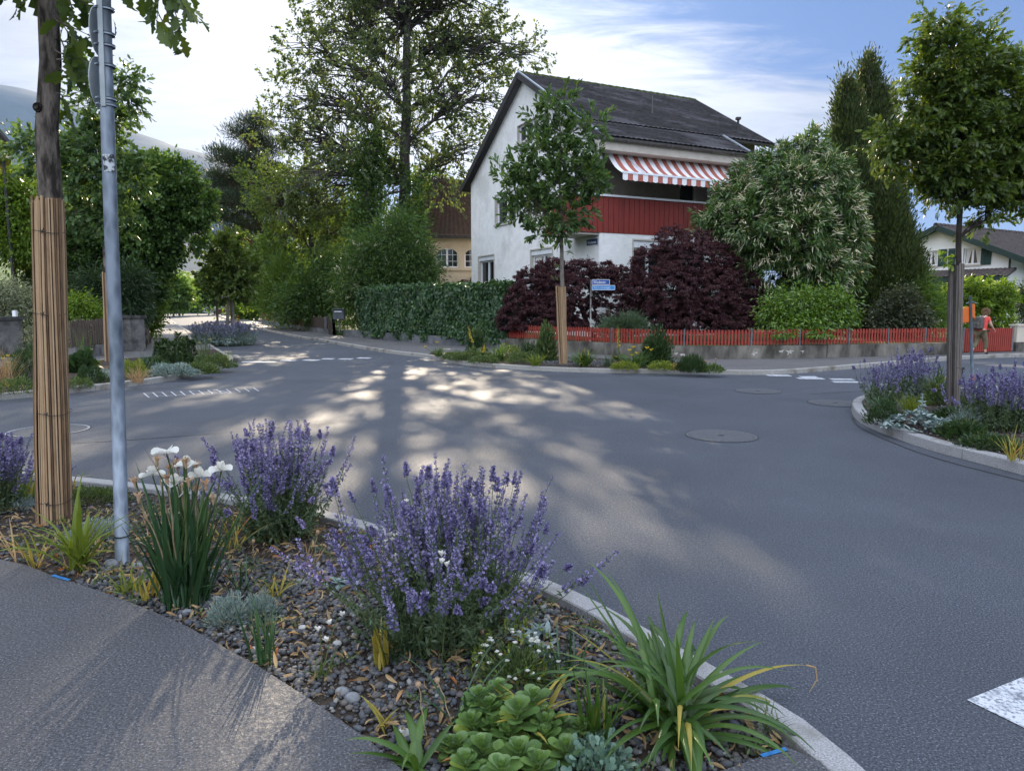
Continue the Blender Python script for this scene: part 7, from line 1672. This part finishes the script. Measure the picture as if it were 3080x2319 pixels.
# street name sign
M_signb = mat('street sign blue', (.010, .055, .26), (.014, .07, .31), 5, .35, .5); M_signl = mat('faded street sign blue', (.03, .20, .50), (.045, .25, .58), 5, .4, .5)
Yg = 23.85; c0 = P(1776, 1000, Yg); sg = empty('street_sign', (c0[0], Yg, .4), 'white post with two blue street name plates in front of the purple maples', 'street sign')
mb = MB(); mb.tube([(c0[0], Yg, .35), P(1777, 842, Yg)], .026, 10); mb.build('post', mat('chipped white post', (.10, .08, .07), (.42, .40, .38), 12, .7, .2, lo=.38, hi=.5), sg, smooth=True)
xd = np.array([1, .03, 0])
def nameplate(x0, x1, y0, y1, m, txt, tm, dy, fade=None):
    a, c = P(x0, y1, Yg + dy), P(x1, y0, Yg + dy); mb = MB(); mb.box(((a[0] + c[0]) / 2, Yg + dy, (a[2] + c[2]) / 2), (c[0] - a[0], .03, c[2] - a[2])); p_ = mb.build('name_plate', m, sg)
    h = c[2] - a[2]; mb = MB(); e_ = .006
    for (u0, u1, v0, v1) in ((a[0], c[0], c[2] - .012, c[2]), (a[0], c[0], a[2], a[2] + .012), (a[0], a[0] + .012, a[2], c[2]), (c[0] - .012, c[0], a[2], c[2])):
        mb.add([(u0, Yg + dy - .018, v0), (u1, Yg + dy - .018, v0), (u1, Yg + dy - .018, v1), (u0, Yg + dy - .018, v1)], [(0, 1, 2, 3)])
    mb.build('border', M_letter, p_)
    text_obj('lettering', txt, h * .80, (a[0] + .05, Yg + dy - .018, a[2] + h * .24), (1, 0, 0), tm, p_, (c[0] - a[0] - .12) / (h * .80 * .50 * len(txt)))
    return p_
nameplate(1780, 1834, 841, 857, M_signb, 'Wiedenstr.', M_letter, -.02)
nameplate(1780, 1850, 858.5, 873, M_signl, 'Technikumstr.', mat('faded lettering', (.30, .42, .52), (.75, .76, .78), 2.2, lo=.4, hi=.6), -.02)

# orange sign on a grey post
bo = G(2927, 1225, .115); Yo = bo[1]; os_ = empty('orange_sign', bo, 'grey post with the orange back of a temporary road sign', 'road sign')
M_or = mat('orange plastic', (.60, .12, .015), (.70, .17, .02), 4, .5, .35); M_gp = mat('grey painted post', (.13, .17, .21), (.20, .25, .29), 12, .5, .4)
mb = MB(); mb.tube([bo, P(2925, 1150, Yo), P(2918, 890, Yo)], .022, 10); mb.build('post', M_gp, os_, smooth=True)
mb = MB(); mb.tube([P(2925.5, 1150, Yo), P(2924.5, 1127, Yo)], .0235, 10); mb.build('band', M_or, os_, smooth=True)
for (x0, x1, ya, yb_, s) in ((2893, 2916, 922, 968, -1), (2922, 2934, 914, 960, 1)):
    mb = MB(); a = P(x0, ya + (6 if s < 0 else 0), Yo - (.10 if s < 0 else 0)); b_ = P(x1, ya, Yo); c = P(x1, yb_ + 2, Yo); d = P(x0, yb_ + 5 if s < 0 else yb_ - 8, Yo - (.1 if s < 0 else 0)); t = np.array([0, .025, 0])
    mb.hexa([d, c, c + t, d + t, a, b_, b_ + t, a + t]); o_ = mb.build('sign_panel', M_or, os_); bv = o_.modifiers.new('bevel', 'BEVEL'); bv.width = .01; bv.segments = 2
mb = MB(); mb.tube([P(2905, 914, Yo), P(2920, 906, Yo), P(2937, 913, Yo)], .008, 6); mb.build('clamp', M_galv, os_)

# bollards and lamp posts in the side street
M_bk = mat('bollard black', (.012, .012, .013)); M_bye = mat('bollard yellow', (.55, .36, .02)); M_bre = mat('bollard red', (.45, .05, .03))
for (px, py, top, lab, mm) in [(717, 982, 951, 'black bollard with yellow bands on the far pavement', M_bye), (723, 1006, 974, 'black bollard with white bands beside the lavender', M_winf)]:
    b = G(px, py, 0); h = P(px, top, b[1])[2]; e = empty('bollard', b, lab, 'bollard', 'bollards in the side street'); mb = MB(); mb.tube([b, b + (0, 0, h * .93)], .07, 10); mb.build('post', M_bk, e, smooth=True)
    mb = MB(); mb.tube([b + (0, 0, h * .93), b + (0, 0, h)], [.07, .04], 10); mb.build('head', M_bre if mm is M_bye else M_bk, e, smooth=True)
    for t in (.5, .68):
        mb = MB(); mb.tube([b + (0, 0, h * t), b + (0, 0, h * (t + .1))], .074, 10, cap=False); mb.build('band', mm, e, smooth=True)
for (px, py, top, lab) in [(635, 938, 868, 'slim grey lamp post beside the parked cars'), (573, 930, 838, 'thin lamp post in front of the far houses'), (673, 945, 905, 'short white post right of the cars')]:
    b = G(px, py, 0); h = P(px, top, b[1])[2]; e = empty('lamp_post', b, lab, 'lamp post', 'lamp posts down the side street'); mb = MB(); mb.tube([b, b + (0, 0, h)], [.08, .05], 8); mb.build('post', M_winf if px != 573 else M_galv, e, smooth=True); mb = MB(); mb.bar(b + (-.5, 0, h), b + (.1, 0, h + .05), .2, .08); mb.build('lamp_head', M_galv, e)

# parked cars
M_cb = mat('dark blue car paint', (.03, .05, .09), (.04, .065, .11), 2, .25, .6, metal=.4); M_cw = mat('white car paint', (.68, .69, .70), (.74, .75, .76), 2, .25, .6); M_cd = mat('dark red car paint', (.05, .015, .015), (.07, .02, .02), 2, .25, .6, metal=.3)
M_tyre = mat('tyre', (.015, .015, .015)); M_rim = mat('wheel rim', (.35, .36, .38), rough=.3, metal=.8); M_light = mat('headlight', (.6, .63, .66), rough=.1, spec=.8)
def car(px, py, rz, m, label, L=4.3, W=1.78, Hh=1.55):
    b = G(px, py, 0); e = empty('parked_car', b, label, 'car', 'cars parked on the right side of the far street'); ca, sa = math.cos(rz), math.sin(rz)
    def T(x, y, z_): return (b[0] + x * ca - y * sa, b[1] + x * sa + y * ca, z_)
    prof = [(-.50, .30), (-.50, .62), (-.46, .88), (-.33, .97), (-.19, Hh), (.18, Hh + .02), (.40, 1.02), (.49, .92), (.50, .55), (.49, .30)]
    sec = [(0.0, 1.0)] ; V = []; ys = [(-.5, 0), (-.47, 1), (-.30, 2), (.30, 2), (.47, 1), (.5, 0)]
    n = len(prof)
    for yk, _ in ((-.5, 0), (.5, 0)):
        for (x, z_) in prof:
            w = W * (yk if z_ < .98 else yk * (1 - .22 * (z_ - .95) / (Hh - .95))); V.append(T(x * L, w, z_))
    F_ = [(i, i + 1, n + i + 1, n + i)[::-1] for i in range(n - 1)] + [(n - 1, 0, n, 2 * n - 1)[::-1], tuple(range(n)), tuple(range(n, 2 * n))[::-1]]
    mb = MB(); mb.add(V, F_); bd = mb.build('body', m, e, smooth=False); bv = bd.modifiers.new('bevel', 'BEVEL'); bv.width = .07; bv.segments = 3
    for s in (-1, 1):
        mb = MB(); q = [(-.30, 1.0), (-.18, Hh - .10), (.16, Hh - .08), (.36, 1.03)]; V = [T(x * L, s * (W * .5 * (1 - .22 * (z_ - .95) / (Hh - .95)) + .006), z_) for x, z_ in q]; mb.add(V, [(0, 1, 2, 3)]); mb.build('side_window', M_glass, e)
        for x in (-.30, .30):
            mb = MB(); mb.tube([T(x * L, s * W * .40, .32), T(x * L, s * (W * .5 + .01), .32)], .32, 20); w_ = mb.build('wheel', M_tyre, e, smooth=False); mb = MB(); mb.tube([T(x * L, s * W * .48, .32), T(x * L, s * (W * .5 + .02), .32)], .20, 14); mb.build('rim', M_rim, w_)
        mb = MB(); c = T(-.495 * L, s * W * .36, .74); mb.box(c, (.1, .34, .16), rz); mb.build('headlight', M_light, e)
    for (xa, za, xb, zb__, nm) in ((-.335, 1.0, -.20, Hh - .07, 'windscreen'), (.39, 1.06, .19, Hh - .05, 'rear_window')):
        s1, s2 = (1 - .22 * (za - .95) / (Hh - .95)), (1 - .22 * (zb__ - .95) / (Hh - .95)); dx = -.03 if nm == 'windscreen' else .03
        mb = MB(); mb.add([T(xa * L + dx, -W * .44 * s1, za), T(xa * L + dx, W * .44 * s1, za), T(xb * L + dx, W * .44 * s2, zb__), T(xb * L + dx, -W * .44 * s2, zb__)], [(0, 1, 2, 3)]); mb.build(nm, M_glass, e)
    mb = MB(); mb.box(T(-.503 * L, 0, .5), (.04, .9, .14), rz); mb.build('grille', M_bk, e)
car(664, 943, .25, M_cb, 'dark blue van-like car parked behind the white one', 4.5, 1.85, 1.75)
car(680, 947, .25, M_cw, 'white car parked in the middle of the row', 4.0, 1.75, 1.5)
car(706, 951, .25, M_cd, 'dark red car parked nearest, half hidden by the tree stake', 4.2, 1.78, 1.5)
car(612, 936, .1, M_cw, 'small white car farthest away behind the street tree', 3.8, 1.7, 1.45)

# person walking to the right with a backpack
pb_ = P(2945, 1066, 21.5); pb_[2] = .10; Hp = 1.50
M_skin = mat('skin', (.50, .30, .22), (.56, .35, .26), 6, .6, .3); M_shirt = mat('coral shirt', (.62, .07, .06), (.70, .10, .085), 9, .85, .15, bump=.3, bscale=30); M_trous = mat('olive brown trousers', (.13, .105, .065), (.19, .155, .10), 12, .9, .1, bump=.3, bscale=30)
M_hair = mat('light brown hair', (.20, .125, .07), (.34, .23, .13), 40, .7, .3, bump=.5, bscale=80); M_shoe = mat('dark shoe', (.03, .02, .02), (.06, .04, .035), 12, .7, .3); M_pack = mat('grey brown backpack', (.07, .065, .06), (.13, .12, .11), 12, .85, .2, bump=.3, bscale=40)
per = empty('person', pb_, 'person in coral shirt and brown trousers walking past the red gate with a backpack', 'person')
def skin(name, verts, edges, radii, m, parent, root=0, sub=2):
    me = bpy.data.meshes.new(name); off = wloc(per); me.from_pydata([tuple(np.array(v, float)) for v in verts], edges, []); o = bpy.data.objects.new(name, me); COL.objects.link(o); o.parent = parent
    sk = o.modifiers.new('skin', 'SKIN'); sk.use_smooth_shade = True; d = me.skin_vertices[0].data
    for i, r in enumerate(radii): d[i].radius = (r, r) if not hasattr(r, '__len__') else r
    d[root].use_root = True; s_ = o.modifiers.new('sub', 'SUBSURF'); s_.levels = s_.render_levels = sub; me.materials.append(m); return o
# local frame: x = walking direction (to the right and away), y = left of the body; figure seen from behind-left
hd_ = math.radians(18); ca, sa = math.cos(hd_), math.sin(hd_)
def B(f, l, z_): return (f * ca - l * sa, f * sa + l * ca, z_)
J = {'pel': B(0, 0, .78), 'bel': B(.03, 0, .92), 'che': B(.08, 0, 1.10), 'neck': B(.13, 0, 1.24), 'head': B(.17, 0, 1.34), 'top': B(.18, 0, 1.43),
     'shL': B(.09, .15, 1.17), 'shR': B(.09, -.15, 1.17), 'elL': B(.10, .20, .97), 'elR': B(.18, -.20, .96), 'wrL': B(.20, .19, .82), 'wrR': B(.32, -.17, .84), 'haL': B(.25, .18, .76), 'haR': B(.38, -.16, .80),
     'hiL': B(0, .08, .72), 'hiR': B(0, -.08, .72), 'knL': B(-.02, .09, .42), 'knR': B(.14, -.08, .44), 'anL': B(-.22, .09, .13), 'anR': B(.15, -.08, .09), 'toL': B(-.14, .09, .04), 'toR': B(.27, -.08, .04)}
names = list(J); ix = {n_: i for i, n_ in enumerate(names)}
E = [('pel', 'bel'), ('bel', 'che'), ('che', 'neck'), ('neck', 'head'), ('head', 'top'), ('che', 'shL'), ('che', 'shR'), ('shL', 'elL'), ('elL', 'wrL'), ('wrL', 'haL'), ('shR', 'elR'), ('elR', 'wrR'), ('wrR', 'haR'), ('pel', 'hiL'), ('pel', 'hiR'), ('hiL', 'knL'), ('knL', 'anL'), ('anL', 'toL'), ('hiR', 'knR'), ('knR', 'anR'), ('anR', 'toR')]
RD = {'pel': .13, 'bel': .125, 'che': .12, 'neck': .05, 'head': .092, 'top': .07, 'shL': .062, 'shR': .062, 'elL': .042, 'elR': .042, 'wrL': .027, 'wrR': .027, 'haL': .03, 'haR': .03, 'hiL': .09, 'hiR': .09, 'knL': .058, 'knR': .058, 'anL': .036, 'anR': .036, 'toL': .032, 'toR': .032}
skin('body', [J[n_] for n_ in names], [(ix[a], ix[b_]) for a, b_ in E], [RD[n_] for n_ in names], M_skin, per)
def garment(name, keys, edges, radii, m, root=0):
    k = {a: i for i, a in enumerate(keys)}; return skin(name, [J[a] if isinstance(a, str) else a for a in keys], [(k[a], k[b_]) for a, b_ in edges], radii, m, per, root)
J['hem'] = B(.02, 0, .80); J['slL'] = B(.10, .185, 1.04); J['slR'] = B(.14, -.185, 1.04); J['col'] = B(.115, 0, 1.20)
garment('shirt', ['bel', 'hem', 'che', 'col', 'shL', 'shR', 'slL', 'slR'], [('bel', 'hem'), ('bel', 'che'), ('che', 'col'), ('che', 'shL'), ('che', 'shR'), ('shL', 'slL'), ('shR', 'slR')], [.15, .155, .145, .07, .085, .085, .065, .065], M_shirt)
J['cuL'] = B(-.19, .09, .20); J['cuR'] = B(.15, -.08, .16)
garment('trousers', ['pel', 'hiL', 'hiR', 'knL', 'knR', 'cuL', 'cuR'], [('pel', 'hiL'), ('pel', 'hiR'), ('hiL', 'knL'), ('hiR', 'knR'), ('knL', 'cuL'), ('knR', 'cuR')], [.15, .115, .115, .082, .082, .062, .062], M_trous)
for a, t_ in (('anL', 'toL'), ('anR', 'toR')): garment('shoe', [a, t_], [(a, t_)], [.05, .042], M_shoe)
n_ = 900; c = np.array(B(.165, 0, 1.385)); dd = rdir(n_); face = np.array(B(1, 0, 0)); keep = ~((dd @ face > .35) & (dd[:, 2] < .45)); dd = dd[keep]; n_ = len(dd)
V, Fc = leaves(OVAL, c + wloc(per) + dd * .088 * np.array([1, 1, 1.1]), dd * .6 + rdir(n_) * .5 + np.array([0, 0, -.5]), .06); np_mesh('hair', [(V, Fc, 0)], M_hair, per)
# fingers and face
mb = MB(); O_ = wloc(per)
for hk in ('haL', 'haR'):
    h0 = np.array(J[hk]) + O_
    for k_ in range(4): o_ = np.array(B(.0 + .005 * k_, (k_ - 1.5) * .012, 0)); mb.tube([h0 + o_, h0 + o_ + B(.025, 0, -.03), h0 + o_ + B(.02, 0, -.065 + .004 * abs(k_ - 1))], [.008, .007, .005], 6)
    mb.tube([h0 + B(.01, .0, 0), h0 + B(.045, 0, -.01)], [.009, .006], 6)
mb.build('fingers', M_skin, per, smooth=True)
mb = MB(); f0 = np.array(B(.255, 0, 1.37)) + O_; mb.tube([f0, f0 + B(.025, 0, -.02), f0 + B(.0, 0, -.04)], [.008, .014, .008], 7); mb.build('nose', M_skin, per, smooth=True)
for s in (-1, 1): mb = MB(); e0 = np.array(B(.245, s * .033, 1.385)) + O_; mb.tube([e0, e0 + B(.012, 0, 0)], [.012, .006], 8); mb.build('eye', M_bk, per)
mb = MB(); e0 = np.array(B(.25, 0, 1.325)) + O_; mb.bar(e0 + B(0, -.025, 0), e0 + B(0, .025, 0), .01, .012); mb.build('mouth', mat('lips', (.4, .12, .10)), per)
# backpack (a thing of its own)
per.scale = (.93, .93, .93); c = np.array(B(-.13, .0, 1.03)) * .93 + O_; bp_ = empty('backpack', c, 'bulky grey brown backpack on the walking person', 'backpack'); bp_.scale = (.93, .93, .93)
mb = MB(); mb.box(c, (.22, .30, .42), hd_ + .0); o_ = mb.build('bag', M_pack, bp_); bv = o_.modifiers.new('bevel', 'BEVEL'); bv.width = .07; bv.segments = 4
mb = MB(); mb.box(c + B(-.12, 0, -.08), (.08, .22, .2), hd_); o_ = mb.build('pocket', M_pack, bp_); bv = o_.modifiers.new('bevel', 'BEVEL'); bv.width = .03; bv.segments = 3
for s in (-1, 1):
    mb = MB(); a = c + B(.1, s * .09, .18); mb.tube([a, a + B(.09, 0, .045), a + B(.20, 0, -.03), a + B(.22, 0, -.14), a + B(.12, s * .02, -.26)], [.014] * 5, 6); mb.build('strap', M_winf, bp_, smooth=True)
# ================================================================== haze
mb = MB(); mb.hexa([(-9500, -100, -2.0), (9500, -100, -2.0), (9500, 9500, -2.0), (-9500, 9500, -2.0), (-9500, -100, 1600), (9500, -100, 1600), (9500, 9500, 1600), (-9500, 9500, 1600)])
hz = bpy.data.materials.new('haze'); hz.use_nodes = True; n_ = hz.node_tree; n_.nodes.clear(); g = NG(n_)
v = g.n('ShaderNodeVolumePrincipled'); v.inputs['Color'].default_value = (.42, .62, 1.0, 1); v.inputs['Density'].default_value = .00005; v.inputs['Anisotropy'].default_value = 0.0
o_ = g.n('ShaderNodeOutputMaterial'); g.l(v.outputs[0], o_.inputs['Volume'])
hb = mb.build('haze', hz); tag(hb, 'pale blue air between the camera and the mountains', 'haze', kind='stuff')
